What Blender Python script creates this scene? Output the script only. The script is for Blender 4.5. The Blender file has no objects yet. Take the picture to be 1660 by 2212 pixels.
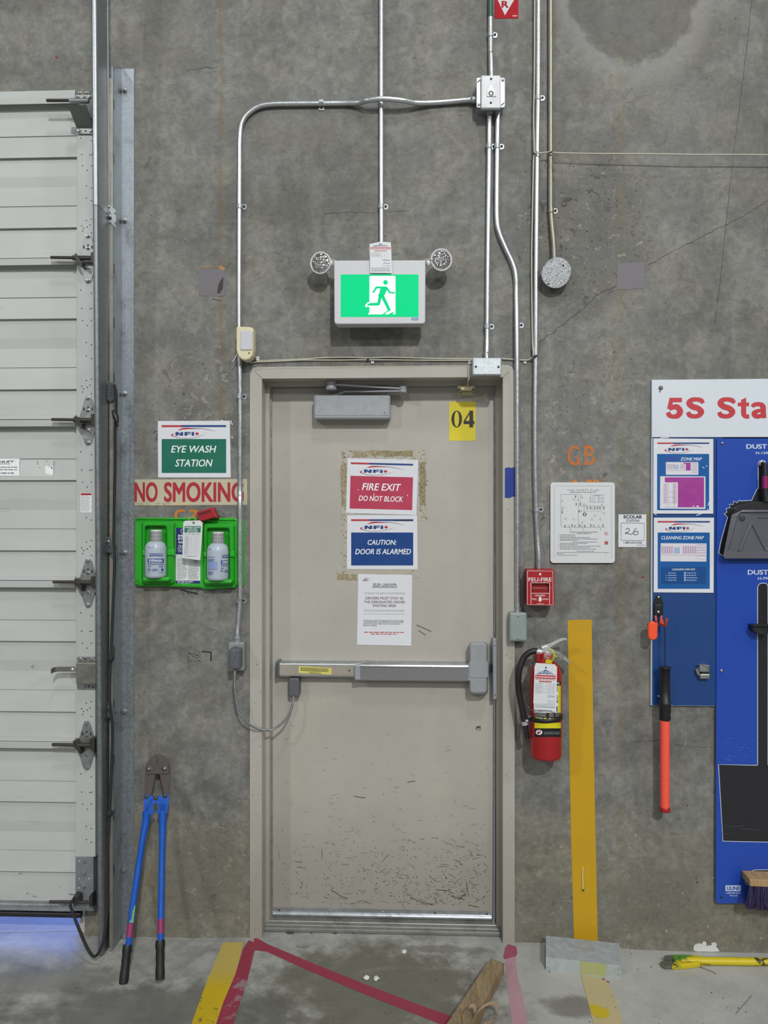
import bpy, math, random
from mathutils import Vector
random.seed(7)
S = bpy.context.scene
COL = S.collection
# ------------------------------------------------------------------ camera
FPX, DIST, ZC, YAW = 1660.0, 3.13, 1.742, math.radians(2.25)
cam_d = bpy.data.cameras.new('camera'); cam = bpy.data.objects.new('camera', cam_d); COL.objects.link(cam)
cam_d.sensor_fit = 'HORIZONTAL'; cam_d.sensor_width = 36; cam_d.lens = 36 * FPX / 1660
cam_d.clip_start = 0.05; cam_d.clip_end = 200
cam.location = (0, -DIST, ZC); cam.rotation_euler = (math.pi / 2, 0, YAW)
S.camera = cam
# ------------------------------------------------------------------ light
W = bpy.data.worlds.new('warehouse_ambient'); S.world = W; W.use_nodes = True
bgn = W.node_tree.nodes['Background']
bgn.inputs[0].default_value = (0.96, 1.0, 0.99, 1); bgn.inputs[1].default_value = 0.13
def area(name, loc, aim, watts, size, col=(1, 1, 1), sy=None):
    l = bpy.data.lights.new(name, 'AREA'); l.energy = watts; l.color = col; l.size = size
    if sy: l.shape = 'RECTANGLE'; l.size_y = sy
    o = bpy.data.objects.new(name, l); COL.objects.link(o); o.location = loc
    o.rotation_euler = (Vector(aim) - Vector(loc)).to_track_quat('-Z', 'Y').to_euler(); return o
area('high_bay_lamp', (2.8, -12.0, 9.5), (0, 0, 1.6), 960, .5, (.985, 1.0, .985))
area('high_bay_lamp.001', (-9.0, -11.0, 8.6), (0, 0, 1.6), 325, .6, (.985, 1.0, .985))
area('fill_lamp.002', (1.0, -4.5, 9.5), (0, 0, 1.2), 150, .9, (.985, 1.0, .985))  # unseen steep lamp, added for more light on the floor
area('fill_lamp.003', (-3.5, -21.0, 9.5), (0, 0, 1.6), 250, 1.2, (.985, 1.0, .985))  # unseen far lamp, added as soft fill for the ambient light
area('fill_lamp.004', (8.0, -20.0, 9.5), (0, 0, 1.6), 300, 1.2, (.985, 1.0, .985))  # added fill lamp, soft light from the far right
area('fill_lamp.005', (11.0, -8.0, 9.5), (0, 0, 1.6), 210, 1.2, (.985, 1.0, .985))  # added fill lamp at the side, also part of the soft ambient
area('daylight_outside_dock', (-1.75, 1.5, 1.3), (-1.65, .15, 0), 60, 1.6, (.2, .32, 1.0))
S.view_settings.view_transform = 'Standard'; S.view_settings.look = 'None'
S.view_settings.exposure = 0.0; S.view_settings.gamma = 1.0; S.view_settings.use_curve_mapping = False
S.cycles.use_denoising = True; S.cycles.max_bounces = 6

# ------------------------------------------------------------------ picture-measure helpers
cy_, sy_ = math.cos(YAW), math.sin(YAW)
def ray(px, py):
    a, b = (px - 830) / FPX, -(py - 1106) / FPX
    return Vector((-sy_ + cy_ * a, cy_ + sy_ * a, b))
def P(px, py, d=0.0):
    """point on the plane that stands d metres in front of the wall"""
    r = ray(px, py); t = (DIST - d) / r.y
    return Vector((r.x * t, -d, ZC + r.z * t))
def sm(a, b, x):
    t = min(1, max(0, (x - a) / (b - a))); return t * t * (3 - 2 * t)
def fz(x): return -.012 * sm(-.54, -.9, x) - .022 * sm(.53, 1.0, x)
def F(px, py, h=0.0):
    """point at height h above the floor"""
    r = ray(px, py); z = h
    for _ in range(6):
        t = (z - ZC) / r.z; z = h + fz(r.x * t)
    return Vector((r.x * t, -DIST + r.y * t, z))
def cm(x0, y0, s): return lambda x, y: (x0 + x / s, y0 + y / s)

# ------------------------------------------------------------------ materials
def lin(c):
    if isinstance(c, str): c = [int(c[i:i + 2], 16) / 255 for i in (0, 2, 4)]
    return tuple(v / 12.92 if v <= .04045 else ((v + .055) / 1.055) ** 2.4 for v in c)
class NT:
    def __init__(s, name):
        s.m = bpy.data.materials.new(name); s.m.use_nodes = True
        s.t = s.m.node_tree; s.b = s.t.nodes['Principled BSDF']
        s.co = s.t.nodes.new('ShaderNodeTexCoord').outputs['Object']
    def n(s, typ, **k):
        n = s.t.nodes.new(typ)
        for a, v in k.items(): setattr(n, a, v)
        return n
    def put(s, sock, v):
        if isinstance(v, bpy.types.NodeSocket): s.t.links.new(v, sock)
        elif isinstance(v, (tuple, list)) and len(v) == 3 and len(sock.default_value) == 4: sock.default_value = (*v, 1)
        else: sock.default_value = v
    def math(s, op, a, b=0.0, clamp=False):
        n = s.n('ShaderNodeMath', operation=op, use_clamp=clamp); s.put(n.inputs[0], a); s.put(n.inputs[1], b); return n.outputs[0]
    def noise(s, scale, detail=4, rough=.55, vec=None, sx=1, sz=1, dist=0):
        n = s.n('ShaderNodeTexNoise'); n.inputs['Scale'].default_value = scale
        n.inputs['Detail'].default_value = detail; n.inputs['Roughness'].default_value = rough; n.inputs['Distortion'].default_value = dist
        v = vec or s.co
        if sx != 1 or sz != 1:
            mp = s.n('ShaderNodeMapping'); mp.inputs['Scale'].default_value = (sx, 1, sz); s.put(mp.inputs[0], v); v = mp.outputs[0]
        s.put(n.inputs['Vector'], v); return n.outputs[0]
    def rng(s, v, a, b, c=0.0, d=1.0, smooth=True):
        n = s.n('ShaderNodeMapRange', interpolation_type='SMOOTHSTEP' if smooth else 'LINEAR')
        s.put(n.inputs[0], v)
        for i, q in enumerate((a, b, c, d)): n.inputs[1 + i].default_value = q
        return n.outputs[0]
    def mix(s, f, a, b, mode='MIX'):
        n = s.n('ShaderNodeMix', data_type='RGBA', blend_type=mode); s.put(n.inputs[0], f); s.put(n.inputs[6], a); s.put(n.inputs[7], b); return n.outputs[2]
    def xyz(s):
        n = s.n('ShaderNodeSeparateXYZ'); s.put(n.inputs[0], s.co); return n.outputs
    def bump(s, h, strength=.3, dist=.002):
        n = s.n('ShaderNodeBump'); n.inputs['Strength'].default_value = strength; n.inputs['Distance'].default_value = dist
        s.put(n.inputs['Height'], h); s.put(s.b.inputs['Normal'], n.outputs[0])
    def fin(s, col, rough=.5, metal=0.0, spec=.5):
        s.put(s.b.inputs['Base Color'], col); s.put(s.b.inputs['Roughness'], rough)
        s.b.inputs['Metallic'].default_value = metal; s.b.inputs['Specular IOR Level'].default_value = spec
        return s.m
MC = {}
def M(col, rough=.5, metal=0.0, var=.12, scale=25, bump=0.0, spec=.5, name=None):
    """plain procedural surface: colour with slight noise in tone and gloss"""
    key = (col, rough, metal, var, scale, bump, spec)
    if key in MC: return MC[key]
    t = NT(name or ('surface_' + str(col))); c = lin(col)
    nz = t.noise(scale, 4, .6)
    colr = t.mix(nz, tuple(v * (1 - var) for v in c), tuple(min(1, v * (1 + var)) for v in c))
    if bump: t.bump(nz, bump, .0015)
    MC[key] = t.fin(colr, t.rng(nz, .3, .7, max(0, rough - .06), min(1, rough + .06)), metal, spec)
    return MC[key]

def x_at(px): return P(px, 1106).x
def z_at(py): return P(830, py).z
def concrete_wall():
    t = NT('cast_concrete_wall'); X, Y, Z = t.xyz()
    big = t.noise(1.3, 9, .62, dist=.4); mid = t.noise(5.5, 8, .68); fine = t.noise(48, 5, .7); st = t.noise(3, 6, .6, sx=3.5, sz=.5)
    c = t.mix(t.rng(big, .36, .66), lin('7f7e7c'), lin('a09f9c'))
    c = t.mix(t.rng(mid, .35, .68), c, lin('989692'))
    c = t.mix(t.math('MULTIPLY', t.rng(mid, .58, .42), .42), c, lin('6a6967'))
    c = t.mix(t.math('MULTIPLY', t.rng(st, .52, .7), .3), c, lin('a8a7a4'))
    # grazed, laitance-streaked low band and rough zones beside the door
    low = t.math('MULTIPLY', t.rng(t.math('ADD', Z, t.math('MULTIPLY', mid, -.5)), .42, -.05), .75)
    c = t.mix(low, c, t.mix(t.noise(14, 7, .7), lin('716d60'), lin('a8a392')))
    gx = t.math('MULTIPLY', t.rng(X, -1.02, -.86), t.rng(X, -.5, -.56))
    gx2 = t.math('MULTIPLY', t.rng(X, .42, .55), t.rng(X, 1.15, .7))
    g = t.math('MAXIMUM', gx, gx2)
    gz = t.math('MULTIPLY', t.rng(Z, 1.4, 1.9), t.rng(Z, 2.6, 2.3))
    glow = t.math('MAXIMUM', gz, t.rng(Z, .9, .3))
    fl = t.rng(t.noise(19, 8, .74, dist=.3), .56, .64)
    c = t.mix(t.math('MULTIPLY', t.math('MULTIPLY', g, glow), t.math('MULTIPLY', fl, .7)), c, lin('c2bcab'))
    dk = t.rng(t.noise(26, 7, .75, dist=.3), .60, .68)
    c = t.mix(t.math('MULTIPLY', t.math('MULTIPLY', g, glow), t.math('MULTIPLY', dk, .6)), c, lin('4c4a45'))
    det = t.noise(21, 9, .74, dist=.7); hat = t.noise(30, 6, .7, sx=.6, sz=2.4, dist=.8)
    c = t.mix(1.0, c, t.mix(t.rng(det, .33, .67), (.80, .79, .78), (1.15, 1.15, 1.15)), 'MULTIPLY')
    c = t.mix(t.math('MULTIPLY', t.rng(hat, .56, .66), .34), c, lin('5b5956'))
    c = t.mix(1.0, c, t.mix(fine, (.70, .70, .69), (1.27, 1.27, 1.26)), 'MULTIPLY')
    # rough, pitted and darker islands where the cast face is broken
    def isle(px, py, rx, ry, dark, fleck):
        nonlocal c
        q = P(px, py); u = t.math('DIVIDE', t.math('SUBTRACT', X, q.x), rx); v = t.math('DIVIDE', t.math('SUBTRACT', Z, q.z), ry)
        r = t.math('ADD', t.math('SQRT', t.math('ADD', t.math('MULTIPLY', u, u), t.math('MULTIPLY', v, v))), t.math('MULTIPLY', t.math('SUBTRACT', mid, .5), 1.6))
        mk = t.rng(r, 1.15, .55)
        c = t.mix(t.math('MULTIPLY', mk, dark), c, lin('66635f'))
        c = t.mix(t.math('MULTIPLY', t.math('MULTIPLY', mk, t.rng(det, .55, .63)), fleck), c, lin('45423f'))
        c = t.mix(t.math('MULTIPLY', t.math('MULTIPLY', mk, t.rng(det, .43, .36)), fleck), c, lin('b4b0a6'))
    isle(1290, 500, .27, .36, .30, .75); isle(1150, 520, .09, .16, .25, .8); isle(1210, 430, .08, .12, .2, .8); isle(420, 820, .2, .17, .05, .7); isle(1225, 880, .12, .2, .08, .6); isle(1600, 60, .25, .12, .1, .3)
    isle(640, 640, .06, .05, .35, .1); isle(640, 330, .5, .3, .12, .25); isle(380, 60, .2, .25, .15, .3); isle(1520, 260, .3, .25, .1, .3); isle(1230, 1960, .16, .13, .25, .6); isle(1420, 1940, .25, .14, .3, .5); isle(420, 1900, .2, .2, .25, .5)
    # specks and dashes
    sp = t.rng(t.noise(34, 3, .5, sz=1.6), .735, .77)
    c = t.mix(t.math('MULTIPLY', sp, .7), c, lin('3d3b38'))
    sp2 = t.rng(t.noise(75, 2, .5), .74, .78); c = t.mix(t.math('MULTIPLY', sp2, .6), c, lin('413f3c'))
    # rust runs below two inserts
    wob = t.math('MULTIPLY', t.math('SUBTRACT', t.noise(2.2, 3, .5, sx=0), .5), .035)
    def run(px, w, colr, k, lo, hi):
        d = t.math('ABSOLUTE', t.math('ADD', t.math('SUBTRACT', X, x_at(px)), wob))
        m = t.math('MULTIPLY', t.rng(d, w, 0), t.rng(t.noise(9, 7, .72, sx=2, sz=.8), .4, .64))
        m = t.math('MULTIPLY', m, t.math('MULTIPLY', t.rng(Z, z_at(lo), z_at(lo) + .25), k))
        return t.mix(m, c, lin(colr))
    c = run(478, .017, '8f7045', .62, 960, 0)
    c = run(1343, .026, '8d7f55', .42, 2050, 0)
    c = run(1655, .03, '5e5144', .45, 640, 0)
    # damp tongue high on the right
    u = t.math('DIVIDE', t.math('SUBTRACT', X, x_at(1372)), .27); v = t.math('DIVIDE', t.math('SUBTRACT', Z, z_at(-40)), .37)
    r = t.math('SQRT', t.math('ADD', t.math('MULTIPLY', u, u), t.math('MULTIPLY', v, v)))
    r = t.math('ADD', r, t.math('MULTIPLY', t.math('SUBTRACT', mid, .5), .5))
    rim = t.math('MULTIPLY', t.rng(r, .93, 1.03), t.rng(r, 1.35, 1.03))
    c = t.mix(t.math('MULTIPLY', rim, .45), c, lin('aeadaa'))
    c = t.mix(t.math('MULTIPLY', t.rng(r, 1.0, .9), .5), c, lin('6b6864'))
    hue = t.rng(t.noise(4.2, 5, .6), .36, .64); c = t.mix(1.0, c, t.mix(hue, (.735, .72, .68), (.70, .725, .73)), 'MULTIPLY')
    h = t.math('ADD', t.math('MULTIPLY', mid, .5), t.math('ADD', t.math('MULTIPLY', fine, .5), t.math('MULTIPLY', sp, -1.2)))
    t.bump(t.math('ADD', h, t.math('MULTIPLY', det, .8)), .4, .002)
    return t.fin(c, t.rng(mid, .3, .7, .62, .85), 0, .35)
def concrete_floor():
    t = NT('worn_concrete_floor'); X, Y, Z = t.xyz()
    big = t.noise(1.7, 8, .62, dist=.6); mid = t.noise(7, 8, .68); fine = t.noise(60, 4, .7); sw = t.noise(5, 7, .65, sx=.35, dist=1.5)
    c = t.mix(t.rng(mid, .32, .7), lin('8c8c89'), lin('acaca8'))
    def blob(px, py, rx, ry, colr, k, soft=.6):
        q = F(px, py)
        nonlocal c
        u = t.math('DIVIDE', t.math('SUBTRACT', X, q.x), rx); v = t.math('DIVIDE', t.math('SUBTRACT', Y, q.y), ry)
        r = t.math('ADD', t.math('SQRT', t.math('ADD', t.math('MULTIPLY', u, u), t.math('MULTIPLY', v, v))), t.math('MULTIPLY', t.math('SUBTRACT', t.math('ADD', mid, t.math('MULTIPLY', t.math('SUBTRACT', big, .5), .6)), .5), 1.7))
        c = t.mix(t.math('MULTIPLY', t.rng(r, 1.25, 1.25 - soft), k), c, t.mix(mid, tuple(.8 * q for q in lin(colr)), tuple(1.2 * q for q in lin(colr))))
    blob(1470, 2150, .62, .42, 'b3b3ae', .8)
    blob(830, 2140, .46, .30, '69675b', .9)
    blob(330, 2190, .55, .16, '62625c', .8)
    blob(120, 2120, .3, .12, '72726d', .6)
    blob(1235, 2175, .11, .06, '66635c', .7, .7)
    blob(940, 2050, .2, .03, '6a675c', .6)
    c = t.mix(t.math('MULTIPLY', t.rng(sw, .55, .7), .22), c, lin('b0afa8'))
    c = t.mix(t.math('MULTIPLY', t.rng(sw, .42, .3), .22), c, lin('55544f'))
    c = t.mix(1.0, c, t.mix(fine, (.84, .84, .83), (1.12, 1.12, 1.12)), 'MULTIPLY')
    sp = t.rng(t.noise(40, 3, .5), .73, .77); c = t.mix(t.math('MULTIPLY', sp, .6), c, lin('4a4945'))
    t.bump(t.math('ADD', mid, fine), .15, .0015)
    return t.fin(c, t.rng(mid, .3, .7, .45, .7), 0, .4)
def galv(name, base, rough=.38, cell=110, metal=.9, grime=0):
    t = NT(name); v = t.n('ShaderNodeTexVoronoi'); v.inputs['Scale'].default_value = cell; t.put(v.inputs[0], t.co)
    nz = t.noise(9, 5, .65); s = t.n('ShaderNodeSeparateColor'); t.put(s.inputs[0], v.outputs['Color'])
    b = lin(base); f = t.math('ADD', t.math('MULTIPLY', s.outputs[0], .6), t.math('MULTIPLY', nz, .4))
    c = t.mix(f, tuple(q * .82 for q in b), tuple(min(1, q * 1.14) for q in b))
    if grime: c = t.mix(t.math('MULTIPLY', t.rng(nz, .5, .7), grime), c, lin('4b4a45'))
    return t.fin(c, t.rng(f, 0, 1, rough - .04, rough + .06), metal, .5)
def painted_door():
    t = NT('beige_door_paint'); X, Y, Z = t.xyz()
    big = t.noise(1.6, 6, .6); fine = t.noise(30, 5, .6); med = t.noise(8, 6, .65)
    c = t.mix(t.rng(big, .3, .7), lin('a9a59c'), lin('b2aea5'))
    c = t.mix(t.math('MULTIPLY', t.rng(fine, .5, .72), .16), c, lin('95918a'))
    d = t.math('MULTIPLY', t.rng(t.math('ADD', Z, t.math('MULTIPLY', med, -.35)), .45, -.1), .55)
    c = t.mix(d, c, lin('88847d'))
    tan = t.math('MULTIPLY', t.rng(t.noise(2.3, 5, .6), .5, .75), .25); c = t.mix(tan, c, lin('b3ac9c'))
    sp = t.rng(t.noise(42, 3, .5), .74, .78); c = t.mix(t.math('MULTIPLY', sp, .45), c, lin('6f675d'))
    t.bump(fine, .06, .001)
    return t.fin(c, t.rng(med, .3, .7, .36, .5), 0, .45)
def white_panel():
    t = NT('white_dock_door_paint'); X, Y, Z = t.xyz()
    big = t.noise(2, 6, .6, sz=3); fine = t.noise(36, 5, .65); scr = t.noise(16, 6, .7, sx=.35, sz=3)
    c = t.mix(t.rng(big, .3, .7), lin('b4b6b4'), lin('bcbebc'))
    low = t.rng(Z, 1.1, 0.0)
    c = t.mix(t.math('MULTIPLY', t.math('MULTIPLY', low, t.rng(scr, .58, .7)), .45), c, lin('99998f'))
    c = t.mix(t.math('MULTIPLY', t.rng(fine, .66, .74), .2), c, lin('8f8d86'))
    return t.fin(c, .45, 0, .4)
def wood_mat(base, dark):
    t = NT('wood_' + base); nz = t.noise(14, 7, .65, sx=6, sz=.6, dist=1.2); f = t.noise(60, 4, .6)
    c = t.mix(t.rng(nz, .35, .65), lin(base), lin(dark)); c = t.mix(t.math('MULTIPLY', f, .25), c, lin('6f5a42'))
    t.bump(nz, .2, .001); return t.fin(c, .75, 0, .3)
def worn_paint(base, under, amt, rough=.6, scale=22):
    """tape or paint worn through to what lies under it"""
    t = NT('worn_' + base); nz = t.noise(scale, 7, .72, dist=.8); b = t.noise(4, 5, .6); f = t.noise(50, 3, .6)
    c = t.mix(b, tuple(.86 * q for q in lin(base)), tuple(min(1, 1.1 * q) for q in lin(base)))
    m = t.rng(t.math('ADD', nz, t.math('MULTIPLY', t.math('SUBTRACT', b, .5), .5)), 1 - amt - .06, 1 - amt + .02)
    c = t.mix(m, c, lin(under)); return t.fin(c, rough, 0, .35)
def emit(name, col, k):
    t = NT(name); c = lin(col); t.put(t.b.inputs['Base Color'], tuple(q * .06 for q in c)); t.b.inputs['Roughness'].default_value = .4; t.b.inputs['Specular IOR Level'].default_value = .1
    nz = t.noise(4, 2, .5); t.put(t.b.inputs['Emission Color'], t.mix(nz, tuple(q * .97 for q in c), c)); t.b.inputs['Emission Strength'].default_value = k
    return t.m
WALL = concrete_wall(); FLOORM = concrete_floor(); DOORP = painted_door(); WPANEL = white_panel()
GALV = galv('galvanised_conduit', 'c9cccf', .34, 160, .85)
GALVB = galv('galvanised_box', 'aeb3b8', .45, 70, .6)
GALVT = galv('galvanised_track', '8f9397', .44, 95, .8)
GALVA = galv('galvanised_angle', '9fa5ab', .45, 130, .75, .4)
GTAN = galv('tan_conduit', '918d80', .45, 60, .7, .35)
def speckle():
    t = NT('speckled_zinc'); v = t.n('ShaderNodeTexVoronoi'); v.inputs['Scale'].default_value = 620; t.put(v.inputs[0], t.co); s = t.n('ShaderNodeSeparateColor'); t.put(s.inputs[0], v.outputs['Color'])
    return t.fin(t.mix(t.rng(s.outputs[0], .25, .8), lin('55575a'), lin('b4b6b8')), .5, .3)
GSPEC = speckle()
STEEL = galv('zinc_hinge', 'a2a4a4', .42, 50, .8, .2)
DARKST = M('4d4a47', .45, .7, .25, 60, .1); BLACKP = M('1d1d1f', .45, 0, .15, 40)
ALU = galv('satin_aluminium', 'b9bcc0', .3, 40, .9); GREYCAST = M('9b9da2', .45, .12, .06, 30)
GREYPL = M('5d5f65', .5, .1, .1, 30); BOXGR = M('8f9a98', .5, .2, .08, 20); CREAM = M('d8cfae', .45, 0, .05, 20)
WHITEP = M('dfe1e6', .35, 0, .03, 10); WHITEM = M('d6d8da', .4, 0, .03, 12); CABLE = M('b9b5a6', .5, 0, .1, 30)
INK = M('2a2a2e', .6, 0, .1, 40); NAVY = M('1f3f7d', .45, 0, .05, 20); NRED = M('b5303f', .45, 0, .06, 20)
RED = M('a31c22', .35, 0, .1, 15); PRINTW = M('f0f1f3', .4, 0, .02, 10); GREYINK = M('8a8c92', .6, 0, .1, 30)
REDINK = M('b0453f', .6, 0, .1, 30); SCREW = M('b0b2b4', .3, .9, .15, 80)

# ------------------------------------------------------------------ mesh building
class MB:
    def __init__(s, mat=None): s.v = []; s.f = []; s.mi = []; s.mats = []; s.sm = []; s.cur = 0; s.use(mat or GALV)
    def use(s, mat):
        if mat not in s.mats: s.mats.append(mat)
        s.cur = s.mats.index(mat); return s
    def add(s, vs, fs, smooth=False):
        b = len(s.v); s.v += [tuple(q) for q in vs]
        for f in fs: s.f.append([i + b for i in f]); s.mi.append(s.cur); s.sm.append(smooth)
        return s
    def loft(s, loops, cap0=True, cap1=True, smooth=False):
        n = len(loops[0]); vs = [p for l in loops for p in l]; fs = []
        for k in range(len(loops) - 1):
            a, b = k * n, (k + 1) * n
            fs += [(a + i, a + (i + 1) % n, b + (i + 1) % n, b + i) for i in range(n)]
        s.add(vs, fs, smooth)
        if cap0: s.add(loops[0], [list(range(n))[::-1]])
        if cap1: s.add(loops[-1], [list(range(n))])
        return s
    def prism(s, poly, d0, d1, ch=0.0, steps=1):
        """poly: pixel outline as seen at the front depth d1; straight back to d0; optional chamfered front edge of ch metres"""
        q = [P(x, y, d1) for x, y in poly]
        q = [(p.x, p.z) for p in q]
        return s.prism_xz(q, d0, d1, ch, steps)
    def prism_xz(s, q, d0, d1, ch=0.0, steps=1):
        L = [[Vector((x, -d0, z)) for x, z in q]]
        if ch > 0:
            L.append([Vector((x, -(d1 - ch), z)) for x, z in q])
            for k in range(1, steps + 1):
                a = k / steps * math.pi / 2
                ins = inset(q, ch * (1 - math.cos(a)))
                L.append([Vector((x, -(d1 - ch + ch * math.sin(a)), z)) for x, z in ins])
        else: L.append([Vector((x, -d1, z)) for x, z in q])
        return s.loft(L)
    def flat(s, poly, d, fn=None):
        fn = fn or (lambda x, y: P(x, y, d)); return s.add([fn(x, y) for x, y in poly], [list(range(len(poly)))])
    def rect(s, x0, y0, x1, y1, d, fn=None): return s.flat([(x0, y0), (x1, y0), (x1, y1), (x0, y1)], d, fn)
    def stroke(s, pts, w, d, fn=None):
        """a flat line of pixel width w (number or list) through pixel points"""
        fn = fn or (lambda x, y: P(x, y, d)); n = len(pts); ws = w if isinstance(w, (list, tuple)) else [w] * n
        vs = []
        for i, (x, y) in enumerate(pts):
            a, b = pts[max(0, i - 1)], pts[min(n - 1, i + 1)]
            dx, dy = b[0] - a[0], b[1] - a[1]; L = math.hypot(dx, dy) or 1; nx, ny = -dy / L * ws[i] / 2, dx / L * ws[i] / 2
            vs += [fn(x + nx, y + ny), fn(x - nx, y - ny)]
        for i in range(n - 1):   # every segment a hair in front of the last, so bends never share a plane
            o = Vector((0, -.00001 * (i % 5), 0)); s.add([vs[2 * i] + o, vs[2 * i + 1] + o, vs[2 * i + 3] + o, vs[2 * i + 2] + o], [(0, 1, 2, 3)])
        return s
    def disc(s, x, y, r, d, n=14, fn=None, ry=None):
        return s.flat([(x + r * math.cos(2 * math.pi * i / n), y + (ry or r) * math.sin(2 * math.pi * i / n)) for i in range(n)], d, fn)
    def ring(s, x, y, r0, r1, d, n=16):
        vs = [P(x + r * math.cos(2 * math.pi * i / n), y + r * math.sin(2 * math.pi * i / n), d) for i in range(n) for r in (r0, r1)]
        return s.add(vs, [(2 * i, 2 * i + 1, (2 * i + 3) % (2 * n), (2 * i + 2) % (2 * n)) for i in range(n)])
    def tube(s, pts, r, n=10, caps=True, smooth=True):
        pts = [Vector(p) for p in pts]; m = len(pts); rs = r if isinstance(r, (list, tuple)) else [r] * m
        L = []; ref = None
        for i, p in enumerate(pts):
            t = (pts[min(m - 1, i + 1)] - pts[max(0, i - 1)])
            t = t.normalized() if t.length > 1e-9 else Vector((0, 0, 1))
            if ref is None: ref = t.orthogonal().normalized()
            u = (ref - t * ref.dot(t)).normalized(); ref = u; w = t.cross(u)
            L.append([p + (u * math.cos(2 * math.pi * k / n) + w * math.sin(2 * math.pi * k / n)) * rs[i] for k in range(n)])
        return s.loft(L, caps, caps, smooth)
    def lathe(s, o, axis, prof, n=20, smooth=True, sx=1.0):
        """prof: (radius, distance along axis)"""
        o = Vector(o); a = Vector(axis).normalized(); u = a.orthogonal().normalized()
        if abs(a.z) < .9: u = Vector((0, 0, 1)).cross(a).normalized()
        w = a.cross(u)
        L = [[o + a * h + (u * math.cos(2 * math.pi * k / n) * sx + w * math.sin(2 * math.pi * k / n)) * max(r, 1e-5) for k in range(n)] for r, h in prof]
        return s.loft(L, True, True, smooth)
    def box(s, a, b):
        x0, y0, z0 = a; x1, y1, z1 = b
        return s.add([(x0, y0, z0), (x1, y0, z0), (x1, y1, z0), (x0, y1, z0), (x0, y0, z1), (x1, y0, z1), (x1, y1, z1), (x0, y1, z1)],
                     [(0, 3, 2, 1), (4, 5, 6, 7), (0, 1, 5, 4), (1, 2, 6, 5), (2, 3, 7, 6), (3, 0, 4, 7)])
    def screw(s, px, py, d, r=.004, h=.003, mat=None):
        c = s.cur
        if mat: s.use(mat)
        s.lathe(P(px, py, d), (0, -1, 0), [(r, -.0005), (r, h * .5), (r * .75, h), (0, h * 1.1)], 8); s.cur = c; return s
    def text(s, txt, x0, y0, x1, y1, d, bold=0.0, shear=0.0, rot=0.0, fn=None, res=3, space=1.0):
        """lettering fitted to a pixel box"""
        fn = fn or (lambda x, y: P(x, y, d)); vs, fs = glyphs(txt, bold, shear, res, space)
        cx, cyy = (x0 + x1) / 2, (y0 + y1) / 2; ca, sa = math.cos(rot), math.sin(rot); out = []
        for u, v, lay in vs:
            x, y = (u - .5) * (x1 - x0), (.5 - v) * (y1 - y0)
            out.append(fn(cx + x * ca - y * sa, cyy + x * sa + y * ca) + Vector((0, -.00004 * lay, 0)))
        return s.add(out, fs)
    def lines(s, x0, y0, x1, y1, n, d, th=.45, ragged=.35, fn=None, word=6):
        """rows of print too small to read: broken hairlines"""
        st = (y1 - y0) / n
        for i in range(n):
            y = y0 + st * (i + .25); xe = x1 - random.random() * ragged * (x1 - x0); x = x0
            while x < xe:
                w = min(xe - x, random.uniform(.4, 1.3) * word)
                s.rect(x, y, x + w, y + st * th, d, fn); x += w + word * .22
        return s
    def build(s, name, parent=None, base=None):
        me = bpy.data.meshes.new(name)
        off = Vector((0, 0, 0)); q = parent
        while q is not None: off += q.location; q = q.parent
        loc = Vector(base) if base is not None else Vector((0, 0, 0))
        o2 = off + loc
        me.from_pydata([(v[0] - o2.x, v[1] - o2.y, v[2] - o2.z) for v in s.v], [], s.f)
        for m in s.mats: me.materials.append(m)
        me.polygons.foreach_set('material_index', s.mi); me.polygons.foreach_set('use_smooth', s.sm)
        me.update()
        o = bpy.data.objects.new(name, me); COL.objects.link(o); o.location = loc
        if parent is not None: o.parent = parent
        return o
def on_cylinder(px, py, o, r):
    """where the view through a pixel meets an upright cylinder (tangent point when it passes beside it)"""
    d = ray(px, py); bx, by = -o.x, -DIST - o.y; A = d.x ** 2 + d.y ** 2; B = bx * d.x + by * d.y; q = B * B - A * (bx * bx + by * by - r * r)
    t = (-B - math.sqrt(max(q, 0))) / A; x, y = d.x * t, -DIST + d.y * t; dx, dy = x - o.x, y - o.y; L = math.hypot(dx, dy)
    return Vector((o.x + dx / L * r, o.y + dy / L * r, ZC + d.z * t))
def inset(q, e):
    n = len(q); A = sum(q[i][0] * q[(i + 1) % n][1] - q[(i + 1) % n][0] * q[i][1] for i in range(n)); sg = 1 if A > 0 else -1
    out = []
    for i in range(n):
        a, b, c = q[i - 1], q[i], q[(i + 1) % n]
        e1 = (b[0] - a[0], b[1] - a[1]); e2 = (c[0] - b[0], c[1] - b[1])
        l1 = math.hypot(*e1) or 1; l2 = math.hypot(*e2) or 1
        n1 = (-e1[1] / l1 * sg, e1[0] / l1 * sg); n2 = (-e2[1] / l2 * sg, e2[0] / l2 * sg)
        k = 1 + n1[0] * n2[0] + n1[1] * n2[1]; k = max(k, .4)
        out.append((b[0] + (n1[0] + n2[0]) / k * e, b[1] + (n1[1] + n2[1]) / k * e))
    return out
GC = {}
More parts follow.
